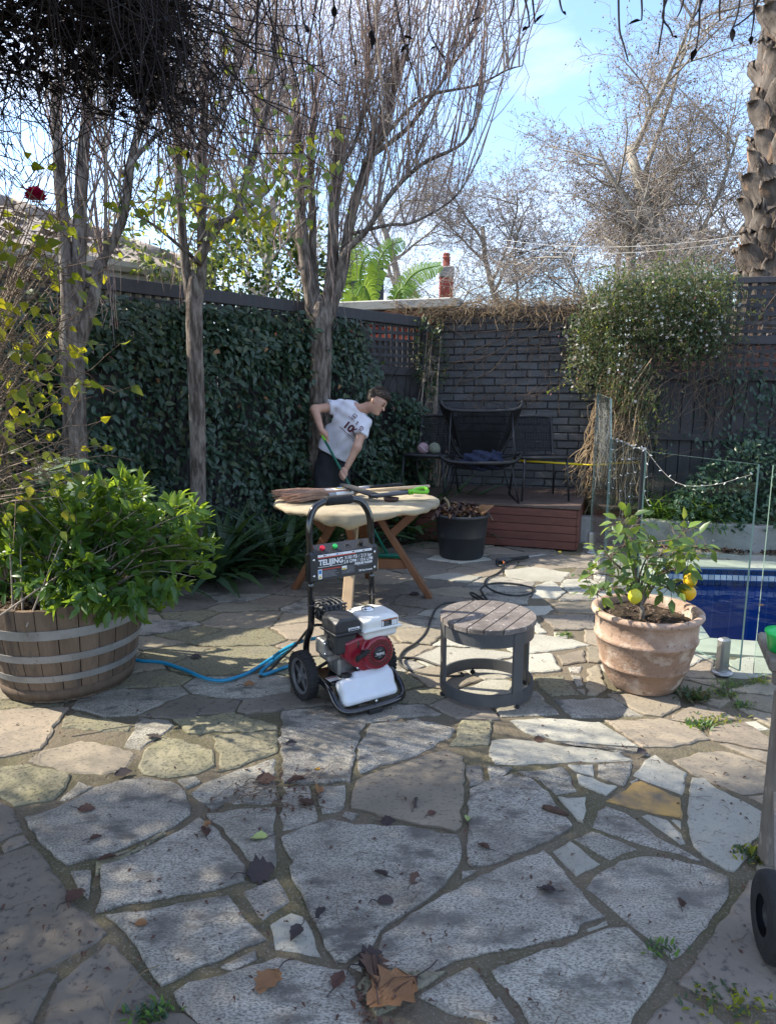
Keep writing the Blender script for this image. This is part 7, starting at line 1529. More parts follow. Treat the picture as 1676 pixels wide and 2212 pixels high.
for k, (x, z) in enumerate(((-.10, .318), (-.10, .306), (-.10, .294))): plate('choke_mark', x - .008, x + .008, z - .004, z + .004, INKW, pw, -.2336); plate('choke_mark', x - .004, x + .004, z - .001, z + .001, INKB, pw, -.2340)
MB().tube([(-.05, -.235, .30), (-.05, -.235, .335)], .007, 8).build('fuel_valve', STEL, pw)
def ftank(p):
    a = sd_rbox(p, (.072, -.163, .405), (.102, .103, .044), .026); cut = ((p[:, 2] - .405) * 1.0 + np.abs(p[:, 0] - .072) * .30 + np.abs(p[:, 1] + .163) * .22 - .075); a = np.maximum(a, cut * .9); fl = sd_rbox(p, (.072, -.163, .384), (.109, .110, .0065), .006); lowr = sd_rbox(p, (.072, -.163, .362), (.094, .095, .03), .022); return smin(smin(a, lowr, .006), fl, .004)
ft = net_obj('fuel_tank', ftank, (-.05, -.29, .32), (.2, -.04, .46), .0055, WHPL, pw)
MB().lathe([(.02, 0), (.031, .002), (.033, .01), (.031, .018), (.022, .02), (.02, .024), (0, .024)], 28, (.055, -.155, .444), None).build('fuel_cap', CHRM, ft)
plate('fuel_label', .065, .155, .393, .428, INKB, ft, -.2675); plate('label_print', .067, .153, .4225, .4265, INKO, ft, -.2679); plate('label_print', .067, .076, .395, .421, INKW, ft, -.2679); plate('label_print', .122, .152, .395, .420, INKW, ft, -.2679)
for k in range(4): plate('fine_print', .124, .124 + rs.uniform(.015, .026), .3985 + k * .0055, .4 + k * .0055, INKG, ft, -.2683); plate('fine_print', .079, .079 + rs.uniform(.02, .04), .3985 + k * .0055, .4 + k * .0055, INKG, ft, -.2683)
MB().lathe([(0, .0), (.016, .0), (.016, -.001)], 20, (.035, -.232, .4415), Matrix.Rotation(R(24), 3, 'X')).build('emission_sticker', INKU, ft); MB().lathe([(0, .0004), (.006, .0004), (.006, 0)], 12, (.031, -.232, .4419), Matrix.Rotation(R(24), 3, 'X')).build('sticker_mark', INKW, ft)
MB().box((-.005, -.145, .4445), (.012, .075, .001)).build('tank_sticker', INKB, ft)
# muffler with slotted guard
mf = MB(); mf.box((-.075, .0, .425), (.12, .125, .085), bev=.02); muf = mf.build('muffler', BKPL, pw); gdm = MB()
for k in range(5):
    x = -.125 + k * .025; gdm.tube(smooth_path([(x, -.07, .39), (x, -.072, .45), (x, -.05, .474), (x, .05, .474), (x, .07, .45)], 3), .005, 6)
for y in (-.06, -.02, .02, .06): gdm.tube([(-.14, y, .47), (-.01, y, .47)], .006, 6)
for z in (.40, .43, .455): gdm.tube([(-.142, -.06, z), (-.142, .06, z)], .005, 6); gdm.tube([(-.142, -.068, z), (-.012, -.068, z)], .004, 6)
gdm.build('heat_guard', BKPL, muf); MB().lathe([(.016, 0), (.022, .004), (.022, .012), (.013, .012), (.013, 0)], 18, (-.147, -.03, .43), Matrix.Rotation(R(-90), 3, 'Y')).build('exhaust_outlet', STEL, muf)
# pump behind the engine
MB().box((.02, .0, .2), (.11, .12, .1), bev=.012).build('pump_body', ALUM, pw); MB().tube([(-.11, .03, .285), (-.05, .02, .25)], .014, 8).build('hose_inlet', INKY, pw)
# detergent tank
def dtank(p):
    q = p.copy(); t = (q[:, 1] + .25); zz_ = q[:, 2] - .098 - .0 * t
    c_, s_ = math.cos(R(28)), math.sin(R(28)); yy = t * c_ + zz_ * -s_; z2 = t * s_ + zz_ * c_
    r = np.stack([q[:, 0] + .01, yy, z2], 1); a = sd_rbox(r, (0, 0, 0), (.147, .038, .062), .02); b = sd_rbox(r, (.035, .0, .055), (.10, .03, .03), .016); gro = .003 * np.cos(np.clip((r[:, 2] + .005) * 120, -3.14, 3.14)); return smin(a, b, .015) + gro * .6
dt = net_obj('detergent_tank', dtank, (-.19, -.33, .0), (.17, -.15, .22), .0065, WHTK, pw)
Md = Matrix.Rotation(R(-10), 3, 'X'); MB().lathe([(.017, 0), (.017, .03), (0, .03)], 18, (-.105, -.205, .135), Md).build('filler_neck', WHPL, dt); MB().lathe([(.023, .0), (.0235, .014), (.02, .018), (0, .018)], 18, (-.105, -.208, .158), Md).build('filler_cap', RUBR, dt); MB().tube(smooth_path([(-.085, -.21, .165), (-.065, -.225, .165), (-.062, -.23, .145), (-.085, -.228, .14)], 4), .0025, 6).build('cap_strap', RUBR, dt)
lm = Matrix.Translation((.045, -.2415, .1665)) @ Matrix.Rotation(R(62), 4, 'X')
for x0, x1, y0, y1, m, h in ((-.04, .04, -.011, .013, INKW, 0), (-.038, .038, .006, .012, INKO, .0004)):
    MB().add([lm @ Vector((x0, y0, h)), lm @ Vector((x1, y0, h)), lm @ Vector((x1, y1, h)), lm @ Vector((x0, y1, h))], [(0, 1, 2, 3)]).build('tank_label', m, dt)
for k in range(3): MB().add([lm @ Vector((-.026, .002 - k * .005, .0004)), lm @ Vector((.03, .002 - k * .005, .0004)), lm @ Vector((.03, .0005 - k * .005, .0004)), lm @ Vector((-.026, .0005 - k * .005, .0004))], [(0, 1, 2, 3)]).build('fine_print', INKG, dt)
MB().lathe([(0, .012), (.006, .012), (.006, 0)], 6, (.0, -.318, .05), Matrix.Rotation(R(35), 3, 'X')).build('bolt', CHRM, pw)
# ---- hoses
def ground_path(px, z=.012): return [g(x, y, z) for x, y in px]
bh = wroot('blue_hose', g(450, 1465), 'bright blue garden hose running from the barrel to the washer', 'hose')
q = ground_path([(285, 1424), (310, 1428), (350, 1431), (400, 1447), (440, 1464), (480, 1470), (520, 1460), (548, 1447)]) ; W0 = Matrix.Translation((-.23, 3.32, 0)) @ Matrix.Rotation(R(33), 4, 'Z')
inl = W0 @ Vector((-.115, .032, .287)); q += [g(585, 1423, .02), at(615, 1402, 3.62), at(650, 1386, 3.5), inl]
MB().tube(smooth_path(q, 6), .0098, 10).build('hose', BLUH, bh)
q2 = [at(665, 1424, 3.55), g(640, 1434, .012), g(605, 1445, .012), g(572, 1457, .012), g(564, 1452, .012), g(580, 1436, .012), g(610, 1412, .016), at(640, 1393, 3.6)]; MB().tube(smooth_path(q2, 6), .0098, 10).build('hose_loop', BLUH, bh)
kh = wroot('black_pressure_hose', g(920, 1450), 'black high pressure hose looping under the side table to its spray gun', 'hose')
a = W0 @ Vector((.05, -.03, .16)); q = [a, at(848, 1424, 3.42), g(868, 1421, .02), g(905, 1426), g(945, 1440), g(985, 1452), g(1000, 1462), g(975, 1464), g(930, 1462), g(895, 1455), g(870, 1443), g(862, 1428), g(873, 1408), g(898, 1392), g(918, 1371), g(930, 1343), g(940, 1320), g(955, 1308), g(975, 1304), g(1000, 1306), g(1025, 1312), g(1037, 1300), g(1020, 1289), g(1017, 1282), g(1030, 1288), g(1055, 1303), g(1042, 1284), g(1040, 1272), g(1065, 1262), g(1110, 1263), g(1148, 1272), g(1150, 1282), g(1115, 1289), g(1075, 1282), g(1050, 1268), g(1050, 1253), g(1075, 1240), g(1086, 1228), g(1083, 1216)]
q = [a] + [Vector((p.x, p.y, max(p.z, .008))) for p in q[1:]]; MB().tube(smooth_path(q, 5), .0075, 8).build('hose', BKHO, kh)
a = W0 @ Vector((-.16, .02, .36)); q = [W0 @ Vector((-.05, .03, .33)), a, at(640, 1392, 3.5), at(605, 1425, 3.55), g(585, 1446, .01), g(562, 1462, .01)]; MB().tube(smooth_path(q, 5), .007, 8).build('hose_tail', BKHO, kh)
MB().tube(smooth_path([W0 @ Vector((-.20, .02, .1)), W0 @ Vector((-.1, .06, .12)), W0 @ Vector((.0, .02, .18))], 5), .009, 8).build('hose_tail', BKHO, kh)
sg = wroot('spray_gun', g(1100, 1210), 'black spray gun with long lance lying near the deck', 'spray gun'); a, b, c_, d = g(1070, 1211, .03), g(1094, 1210, .035), g(1140, 1203, .03), g(1206, 1193, .02)
MB().tube([a, a.lerp(b, .4), b, b.lerp(c_, .3)], [.018, .022, .024, .018], 10).build('gun_body', BKPL, sg); MB().tube([b.lerp(c_, .25), b.lerp(c_, .5), c_], [.014, .017, .015], 10).build('lance_grip', RUBR, sg); MB().tube([c_, d], .006, 8).build('lance', STSP, sg); MB().tube([d, d + (d - c_).normalized() * .03], .011, 8).build('lance_tip', INKY, sg)
MB().tube(smooth_path([a.lerp(b, .3), a + Vector((-.0, -.07, -.015)), g(1085, 1222, .02), b], 5), .008, 8).build('trigger_guard', BKPL, sg); MB().bar(a.lerp(b, .6), g(1090, 1219, .022), .012, .012).build('trigger', INKO, sg)
# ================================================================== the person
rs = random.Random(61)
def A_(x, y, Y): return np.array(at(x, y, Y))
RS_, LS_ = A_(731, 878, 6.68), A_(787, 916, 6.50)                 # shoulders (viewer's left, viewer's right)
RE, RW_ = A_(680, 884, 6.60), A_(695, 930, 6.42)                   # elbow, wrist
LE, LW = A_(771, 966, 6.36), A_(746, 1016, 6.32)
PV = A_(716, 996, 6.70); HR, HL = A_(703, 1000, 6.68), A_(735, 1003, 6.66)
NB, HC = A_(777, 884, 6.58), A_(814, 866, 6.52)
FR, FL_ = np.array(g(694, 1187)), np.array(g(735, 1178)); AR, AL = FR + np.array([-.0, .05, .09]), FL_ + np.array([0, .05, .09])
KR, KL = (HR + AR) / 2 + np.array([.0, -.05, .01]), (HL + AL) / 2 + np.array([.01, -.05, .01])
pe = wroot('person', (PV[0], PV[1], 0), 'person in white printed T-shirt and black shorts bending over a broom', 'person')
hup = np.array([.52, .12, .84]); hup /= np.linalg.norm(hup); hf = np.array([.74, -.42, -.52]); hf -= hup * (hf @ hup); hf /= np.linalg.norm(hf); hs_ = np.cross(hf, hup)
def HP(f, u, s=0.0): return HC + hf * f + hup * u + hs_ * s
def sd_ell(p, c, axes, rad):
    q = (p - c) @ np.array(axes).T; k = np.linalg.norm(q / np.array(rad), axis=1); return (k - 1) * min(rad)
def headf(p):
    skull = sd_ell(p, HP(-.008, .022), (hf, hup, hs_), (.098, .098, .076)); face = sd_ell(p, HP(.030, -.035), (hf, hup, hs_), (.062, .085, .060))
    jaw = sd_cap(p, HP(.055, -.098), HP(.018, -.072), .022, .048); d = union([skull, face, jaw], .025)
    nose = sd_cap(p, HP(.090, -.012), HP(.110, -.047), .008, .0125); d = smin(d, nose, .010); brow = sd_cap(p, HP(.088, .012, -.03), HP(.088, .012, .03), .010, .010); d = smin(d, brow, .014)
    lips = sd_cap(p, HP(.092, -.071, -.012), HP(.092, -.071, .012), .0075, .0075); d = smin(d, lips, .008); chin = sd_cap(p, HP(.082, -.102), HP(.080, -.106), .015, .015); d = smin(d, chin, .015)
    for s in (-1, 1):
        eye = sd_cap(p, HP(.093, -.012, s * .03), HP(.092, -.012, s * .032), .010, .010); d = np.maximum(d, -smin(-d, eye + .0, .002)) if False else smin(d, eye + .006, .004)
        ear = sd_ell(p, HP(-.004, -.02, s * .078), (hf * .9 + hup * .3, hup, hs_), (.016, .029, .014)); d = smin(d, ear, .006)
    return d
def bodyf(p):
    c = [sd_cap(p, NB + np.array([-.02, .0, -.02]), HP(-.015, -.06), .058, .052), sd_cap(p, RS_, LS_, .06, .06), sd_cap(p, (RS_ + LS_) / 2, PV, .13, .125, ((.25, 1, 0), 1.45)),
         sd_cap(p, RS_, RE, .052, .041), sd_cap(p, RE, RW_, .043, .026), sd_cap(p, LS_, LE, .050, .040), sd_cap(p, LE, LW, .042, .026),
         sd_cap(p, HR, KR, .082, .056), sd_cap(p, KR, KR * .6 + AR * .4, .054, .054), sd_cap(p, KR * .6 + AR * .4, AR, .054, .036), sd_cap(p, HL, KL, .082, .056), sd_cap(p, KL, KL * .6 + AL * .4, .054, .054), sd_cap(p, KL * .6 + AL * .4, AL, .054, .036), sd_cap(p, AR, FR + np.array([.02, -.06, .03]), .034, .03), sd_cap(p, AL, FL_ + np.array([.03, -.06, .03]), .034, .03)]
    return smin(union(c, .022), headf(p), .02)
pv = np.array([*[RS_, LS_, RE, RW_, LE, LW, PV, HC, FR, FL_]]); lo_, hi_ = pv.min(0) - .22, pv.max(0) + .22; lo_[2] = -.02
V1, F1 = surface_net(bodyf, lo_, hi_, .0125)
# broom pole through both hands
PT, PB = A_(699, 946, 6.42), A_(757, 1052, 6.25); pdir = (PB - PT) / np.linalg.norm(PB - PT); t_ = (.06 - PT[2]) / pdir[2]; PF = PT + pdir * t_
HRc, HLc = PT + pdir * .0 + np.array([.0, 0, .02]), PT + pdir * (np.linalg.norm(A_(741, 1024, 6.29) - PT))
def hand(c, wrist, side, axis):
    """palm at the pole, four fingers wrapped round it, thumb along the other side"""
    fwd = c - wrist; fwd = fwd / np.linalg.norm(fwd); ax = axis; out = np.cross(ax, fwd); out /= np.linalg.norm(out); out *= side
    def f(p):
        pc = wrist + fwd * np.linalg.norm(c - wrist) * .72 + out * .022; d = [sd_cap(p, wrist, pc, .026, .030), sd_cap(p, pc - ax * .026, pc + ax * .026, .021, .020)]
        for k in range(4):
            L_ = (.9, 1.0, .96, .8)[k]; b = pc + ax * (-.033 + .022 * k) + fwd * .02; k1 = b + fwd * .028 * L_ + out * .006; k2 = k1 + fwd * .014 * L_ - out * .028 * L_; k3 = k2 - fwd * .020 * L_ - out * .012 * L_; r = .0098 - .0008 * (k == 3)
            d.append(np.minimum(np.minimum(sd_cap(p, b, k1, r + .001, r), sd_cap(p, k1, k2, r, r * .95)), sd_cap(p, k2, k3, r * .95, r * .8)))
        tb_ = pc - ax * .03 - fwd * .01; t1 = tb_ - out * .03 - ax * .018 + fwd * .012; t2 = t1 - out * .012 + ax * .012 + fwd * .024; d.append(np.minimum(sd_cap(p, tb_, t1, .0135, .011), sd_cap(p, t1, t2, .011, .009)))
        return union(d, .006)
    return surface_net(f, np.minimum(c, wrist) - .085, np.maximum(c, wrist) + .085, .0055)
V2, F2 = hand(HRc, RW_, 1, pdir); V3, F3 = hand(HLc, LW, -1, pdir)
V = np.concatenate([V1, V2, V3]); F = np.concatenate([F1, F2 + len(V1), F3 + len(V1) + len(V2)]); link('body', arr_mesh('body', V, F, True), SKIN, pe)
def hairf(p):
    d = union([sd_ell(p, HP(-.010, .026), (hf, hup, hs_), (.108, .110, .086)), sd_ell(p, HP(.046, .082), (hf, hup, hs_), (.058, .032, .058))], .03); q = p - HC; a = q @ hf; u = q @ hup; s = np.abs(q @ hs_)
    line = np.minimum(.055 - u + .55 * np.clip(a - .01, -1, .2) - .0, .085 - a * 1.0 + 9 * (u < .03)) ; cut = np.where(a > .0, (.030 + .16 * a) - u, (-.062 + 1.0 * (a + .06) * (a > -.06)) - u)
    strand = .004 * np.sin(a * 210 + 30 * s) * np.cos(u * 130); return np.maximum(d + strand, cut * .8)
net_obj('hair', hairf, HC - .17, HC + .17, .0065, HAIR, pe)
P = []; Rr = []
for k in range(900):
    v = unit(1)[0]; f_, u_, s_ = v[0], abs(v[1]), v[2]
    if u_ < .25 and f_ > -.1: continue
    b = HP(-.010 + f_ * .103, .026 + u_ * .105, s_ * .082); d = hf * (.75 + .3 * rs.random()) + hup * rs.uniform(-.35, .25) + hs_ * rs.gauss(0, .3) + (b - HC) * 3; d /= np.linalg.norm(d); L_ = rs.uniform(.015, .036); P.append([b, b + d * L_ * .6 + (b - HC) * .05, b + d * L_ - hup * .003]); Rr.append([.0022, .0018, .0006])
twigs('hair_strand', P, Rr, HAIR, pe, 3)
for s in (-1, 1):
    MB().lathe([(0, .004), (.010, .002), (.012, 0), (0, -.001)], 10, HP(.0965, -.013, s * .031), Matrix((hs_, hup, hf)).transposed()).build('eye', EYEB, pe); MB().tube([HP(.0985, .008, s * .018), HP(.0975, .013, s * .032), HP(.085, .010, s * .048)], [.003, .0035, .002], 5).build('eyebrow', HAIR, pe)
MB().tube([HP(.090, -.071, -.02), HP(.0985, -.071, 0), HP(.090, -.071, .02)], [.002, .005, .002], 6).build('lips', LIPS, pe)
# T-shirt: chest, sleeves, open neck and hem cut from one shell
tdir = (RS_ + LS_) / 2 - PV; tdir /= np.linalg.norm(tdir)
def shirtf(p):
    q = p; fold = .006 * np.sin(q[:, 0] * 38 + q[:, 2] * 22 + 5 * np.sin(q[:, 2] * 9)) + .004 * np.sin(q[:, 2] * 55 - q[:, 0] * 34)
    se1, se2 = RS_ + (RE - RS_) * .42, LS_ + (LE - LS_) * .52
    waist = PV + np.array([.0, -.01, .02]); drape = PV + np.array([.055, -.06, -.03])
    c = [sd_cap(q, RS_ * .92 + LS_ * .08, LS_ * .92 + RS_ * .08, .070, .068), sd_cap(q, (RS_ + LS_) / 2, waist, .150, .150, ((.25, 1, 0), 1.35)), sd_cap(q, (RS_ + PV) / 2, PV + np.array([-.04, -.03, .03]), .11, .115), sd_cap(q, (RS_ + LS_) / 2 + np.array([.02, -.05, -.1]), drape, .09, .10), sd_cap(q, RS_, se1, .073, .072), sd_cap(q, LS_, se2, .070, .070)]
    d = union(c, .03) + fold
    w1 = (RE - RS_) / np.linalg.norm(RE - RS_); rad1 = np.linalg.norm(q - se1 - w1 * ((q - se1) @ w1)[:, None], axis=1); d = np.where(((q - RS_) @ w1 > .05) & (rad1 < .088), np.maximum(d, (q - se1) @ w1), d)
    w2 = (LE - LS_) / np.linalg.norm(LE - LS_); near = np.linalg.norm(q - (LS_ + LE) / 2, axis=1) < .16; d = np.where(near & ((q - LS_) @ w2 > .05) & (np.linalg.norm(q - se2 - w2 * ((q - se2) @ w2)[:, None], axis=1) < .085), np.maximum(d, (q - se2) @ w2), d)
    hem = A_(718, 984, 6.6); hn = np.array([.50, .0, .86]); hn /= np.linalg.norm(hn); hn2 = np.array([.55, 0, -.83]); d = np.maximum(d, -((q - hem) @ np.array([.45, 0, .89])) )
    neck = np.linalg.norm(q - (NB + np.array([.035, -.035, .045])), axis=1) - .085; return np.maximum(d, -neck)
ts = net_obj('t_shirt', shirtf, lo_ + np.array([0, 0, .6]), hi_, .0115, SHRT, pe)
def shortf(p):
    fold = .006 * np.sin(p[:, 0] * 45 + p[:, 2] * 16) + .004 * np.sin(p[:, 1] * 50 + p[:, 2] * 30)
    d = union([sd_cap(p, PV + np.array([0, 0, .02]), PV - np.array([0, 0, .06]), .135, .145, ((0, 1, 0), 1.2)), sd_cap(p, HR, KR, .10, .095), sd_cap(p, HL, KL, .10, .095)], .03) + fold
    return np.maximum(np.maximum(d, (KR[2] + .0) - p[:, 2]), p[:, 2] - PV[2] - .10)
net_obj('shorts', shortf, np.minimum(KR, KL) - np.array([.2, .2, .02]), np.maximum(PV, HL) + np.array([.22, .22, .2]), .0125, SHTS, pe)
for a_, f_, sgn in ((AR, FR, 0), (AL, FL_, 1)):
    tz = a_ + np.array([0, 0, .12]); MB().tube([tz, a_ + np.array([0, 0, .04]), a_ - np.array([0, 0, .02])], [.045, .042, .042], 14).build('sock', SOCK, pe)
    dirf = np.array([.35, -.94, 0]) if sgn else np.array([.1, -1, 0]); dirf /= np.linalg.norm(dirf)
    def shoef(p, a_=a_, f_=f_, dirf=dirf):
        h = np.array([a_[0], a_[1], .0]); d = union([sd_cap(p, h + np.array([0, 0, .06]) - dirf * .02, h + np.array([0, 0, .075]), .045, .042), sd_cap(p, h + np.array([0, 0, .04]) - dirf * .03, h + dirf * .16 + np.array([0, 0, .035]), .042, .040)], .03); return np.maximum(d, .003 - p[:, 2])
    c_ = np.array([a_[0], a_[1], .05]) + dirf * .07; sh2 = net_obj('shoe', shoef, c_ - np.array([.2, .2, .06]), c_ + np.array([.2, .2, .12]), .008, SHOE, pe)
    MB().add([tuple(c_ - dirf * .12 + np.array([0, 0, -.02])), tuple(c_ + dirf * .12)], []) 
# printing on the shirt: laid onto the cloth
bv_ = BVHTree.FromPolygons([tuple(v.co) for v in ts.data.vertices], [tuple(p.vertices) for p in ts.data.polygons])
def on_shirt(o, centre, rot, sc=1.0):
    bm = bmesh.new(); bm.from_mesh(o.data); bmesh.ops.triangulate(bm, faces=bm.faces); bmesh.ops.subdivide_edges(bm, edges=bm.edges, cuts=2, use_grid_fill=True); bm.to_mesh(o.data); bm.free()
    c_ = Vector(centre); ca, sa_ = math.cos(rot), math.sin(rot)
    for v in o.data.vertices:
        x, z = v.co.x * sc, v.co.y * sc; px_, pz_ = c_.x + x * ca - z * sa_, c_.z + x * sa_ + z * ca; h = bv_.ray_cast(Vector((px_, 5.5, pz_)), Vector((0, 1, 0))); y = h[0].y - .006 if h[0] is not None else c_.y
        v.co = (px_, y, pz_)
def shirt_text(txt, size, x, y, rot, m=MARO, bold=0.0): o = text_mesh('shirt_print', txt, size, m, ts, Matrix.Identity(4), bold); on_shirt(o, at(x, y, 6.4), rot)
ra = R(-40)
shirt_text('10', .10, 752, 923, ra, bold=.004); shirt_text('K', .07, 763, 930, ra, bold=.003); shirt_text('RUN', .022, 763, 936, ra); shirt_text('4 GOOD', .024, 761, 940, ra)
def shirt_plate(pts, x, y, rot, m=MARO):
    me = MB().add([(a, b, 0) for a, b in pts], [tuple(range(len(pts)))]).mesh('shirt_print'); o = link('shirt_print', me, m, ts); bm = bmesh.new(); bm.from_mesh(me); bmesh.ops.triangulate(bm, faces=bm.faces); bmesh.ops.subdivide_edges(bm, edges=bm.edges, cuts=1); bm.to_mesh(me); bm.free(); on_shirt(o, at(x, y, 6.4), rot)
def ring(r0, r1, n=10, shape=None):
    a = [(r1 * math.cos(2 * math.pi * k / n), r1 * math.sin(2 * math.pi * k / n)) for k in range(n + 1)]; b = [(r0 * math.cos(2 * math.pi * k / n), r0 * math.sin(2 * math.pi * k / n)) for k in range(n, -1, -1)]; return a + b
shirt_plate([(-.02, .028), (.02, .028), (.02, -.005), (0, -.03), (-.02, -.005), (-.02, .024), (-.015, .022), (-.015, -.004), (0, -.022), (.015, -.004), (.015, .022), (-.02, .024)], 764, 901, ra); shirt_plate([(-.012, .012), (0, .004), (.012, .012), (.012, .005), (0, -.01), (-.012, .005)], 764, 901, ra)
shirt_plate([(-.045, .003), (.03, .003), (.03, -.001), (-.045, -.001)], 760, 906, ra); shirt_plate([(-.03, .002), (.02, .002), (.02, -.001), (-.03, -.001)], 758, 908, ra)
shirt_plate([(-.012, .018), (.008, .012), (.0, .0), (.012, -.012), (-.008, -.018), (-.002, -.004)], 771, 914, ra)
shirt_plate(ring(.017, .023, 6), 780.5, 925, ra); shirt_plate([(-.01, .008), (.01, .008), (.003, .002), (.003, -.012), (-.003, -.012), (-.003, .002)], 780.5, 925, ra); shirt_text('KTYR', .024, 775, 930, ra)
shirt_plate([(-.10, .004), (-.06, .010), (-.02, .003), (.03, .009), (.08, .003), (.08, -.002), (.03, .003), (-.02, -.003), (-.06, .004), (-.10, -.002)], 749, 938, ra); shirt_plate([(-.06, .003), (.07, .003), (.07, -.001), (-.06, -.001)], 754, 947, ra, INKG); shirt_plate([(-.02, .012), (.01, .012), (.01, .008), (-.02, .008)], 751, 944, ra, INKG)
# ---- the broom in his hands
gbm = wroot('scrubbing_broom', (PF[0], PF[1], 0), 'green handled scrubbing broom held by the bending person', 'broom')
top_ = PT - pdir * .06; MB().tube([top_, PT + pdir * .03], .0125, 10).build('pole_grip', LIME, gbm); MB().tube([PT + pdir * .03, (PT + PF) / 2, PF], .0115, 10).build('pole', GRNP, gbm)
hb = PF.copy(); hb[2] = .055; hdx = np.array([.97, -.2, 0]); MB().bar(hb - hdx * .12, hb + hdx * .12, .06, .03, bev=.006).build('brush_block', GRNP, gbm)
P = []; Rr = []
for k in range(240): b = hb + hdx * rs.uniform(-.115, .115) + np.array([0, rs.uniform(-.025, .025), -.012]); P.append([b, b + np.array([rs.gauss(0, .006), rs.gauss(0, .006), -.036])]); Rr.append([.0022, .0018])
twigs('bristle', P, Rr, GRNN, gbm, 3, 'stuff')
# ================================================================== fallen leaves, twigs, weeds
rs = random.Random(71)
def dead_leaf_mesh(seed, kind):
    """crumpled leaf with real thickness of fold; length about 1"""
    r = random.Random(seed); V = []; F = []; n, m_ = 8, 6
    c1, c2, tw_ = r.uniform(.3, .75), r.uniform(-.2, .5), r.uniform(-.5, .5)
    for i in range(n + 1):
        t = i / n
        if kind == 'maple': h = .52 * (math.sin(math.pi * t ** .7) ** .8) * (1 + .22 * (1 if i % 2 else -1) * (t > .15))
        elif kind == 'round': h = .42 * math.sin(math.pi * t) ** .5
        else: h = .36 * math.sin(math.pi * t ** .8) * (1 + .1 * (1 if i % 2 else -1))
        h = max(h, .02)
        for j in range(m_ + 1):
            u = j / m_ * 2 - 1; z = .05 + c1 * h * u * u * (.5 if kind == 'maple' else .9) + c2 * .3 * (t - .5) ** 2 + tw_ * .25 * u * (t - .5) + r.uniform(-.022, .022); x = t - .5 + (.12 * abs(u) if kind == 'maple' else 0) + r.uniform(-.012, .012); V.append((x, u * h * (1 - .18 * c1), z))
    for i in range(n):
        for j in range(m_): a = i * (m_ + 1) + j; F.append((a, a + 1, a + m_ + 2, a + m_ + 1))
    zm = min(v[2] for v in V); V = [(x, y, z - zm) for x, y, z in V]; me = MB().add(V, F, True).mesh('fallen_leaf'); return me
lm_ = {(k, m.name): None for k in () for m in ()}
def fl(x, y, size, kind, m, label, rz=None, seed=None, tilt=0.0):
    size *= .8
    p = g(x, y, .006); seed = seed if seed is not None else rs.randrange(9999)
    t = empty('fallen_leaf', p, rs.uniform(0, 6.28) if rz is None else rz, label, 'leaf', 'fallen leaves on the paving')
    b = link('blade', dead_leaf_mesh(seed, kind), m, t); b.scale = (size,) * 3; b.rotation_euler = (tilt, 0, 0)
    s_ = MB(); s_.tube(smooth_path([(-.48 * size, 0, .05 * size), (-.75 * size, .05 * size, .12 * size), (-1.0 * size, rs.uniform(-.2, .2) * size, .05 * size)], 3), .0012 + size * .004, 5); s_.build('stalk', DEDD, t)
    if kind == 'maple' and size > .1:
        vm = MB(); co = [v.co.copy() * size for v in b.data.vertices]
        for j in (1, 2, 3, 4, 5): vm.tube([co[0 * 7 + 3] + Vector((0, 0, .002)), co[3 * 7 + (3 + j) // 2] + Vector((0, 0, .002)), co[(8 if j == 3 else 6) * 7 + j] + Vector((0, 0, .002))], [.0016, .0012, .0006], 4)
        vm.build('vein', DEAD, t)
    return t
fl(856, 2138, .175, 'maple', DEDT, 'large tan maple leaf lying at the bottom of the paving', R(215), 4, .1)
fl(808, 2098, .13, 'maple', DEAD, 'curled reddish maple leaf touching the large tan leaf', R(100), 9, .5); fl(796, 2075, .09, 'maple', DEDD, 'dark crumpled leaf behind the curled reddish maple leaf', R(30), 12, .3)
fl(584, 2116, .10, 'maple', DEDT, 'tan ragged leaf curled with dark stem at lower left of the maple leaf', R(240), 3, .2); fl(732, 2118, .075, 'leaf', DEAD, 'smooth brown leaf left of the large maple leaf', R(70), 5)
fl(305, 1997, .045, 'round', DEDT, 'small round tan leaf on a grey slab at the left', R(0), 6); fl(160, 1938, .075, 'maple', DEAD, 'pinkish brown leaf on the dark slab at the far left', R(60), 7)
fl(558, 1883, .11, 'maple', DEDD, 'dark crumpled maple leaf across a joint left of centre', R(20), 8, .5); fl(560, 1810, .075, 'leaf', DEDG, 'pale green fallen leaf on a grey slab', R(190), 10); fl(640, 2018, .075, 'leaf', DEDD, 'dark grey leaf on the small pale slab', R(250), 11)
fl(832, 1948, .062, 'round', DEDD, 'round dark leaf on the big central slab', R(0), 13); fl(896, 1897, .07, 'leaf', DEAD, 'brown folded leaf on the right of the big central slab', R(70), 14, .4); fl(822, 1888, .06, 'leaf', DEDD, 'thin dark curled leaf in the middle of the big central slab', R(150), 15, .6); fl(692, 1972, .06, 'leaf', DEDD, 'dark curled leaf at the left edge of the big central slab', R(60), 16, .5)
fl(898, 1735, .075, 'leaf', DEDD, 'dark leaf standing on the tan slab', R(80), 17, .8); fl(932, 1757, .045, 'round', DEAD, 'small brown leaf right of the dark leaf on the tan slab', R(45), 18); fl(838, 1775, .07, 'leaf', DEDD, 'dark curled leaf on the joint below the tan slab', R(10), 19, .6); fl(1008, 1768, .045, 'leaf', DEDG, 'small yellow green leaf in the joint right of the tan slab', R(90), 20, .3)
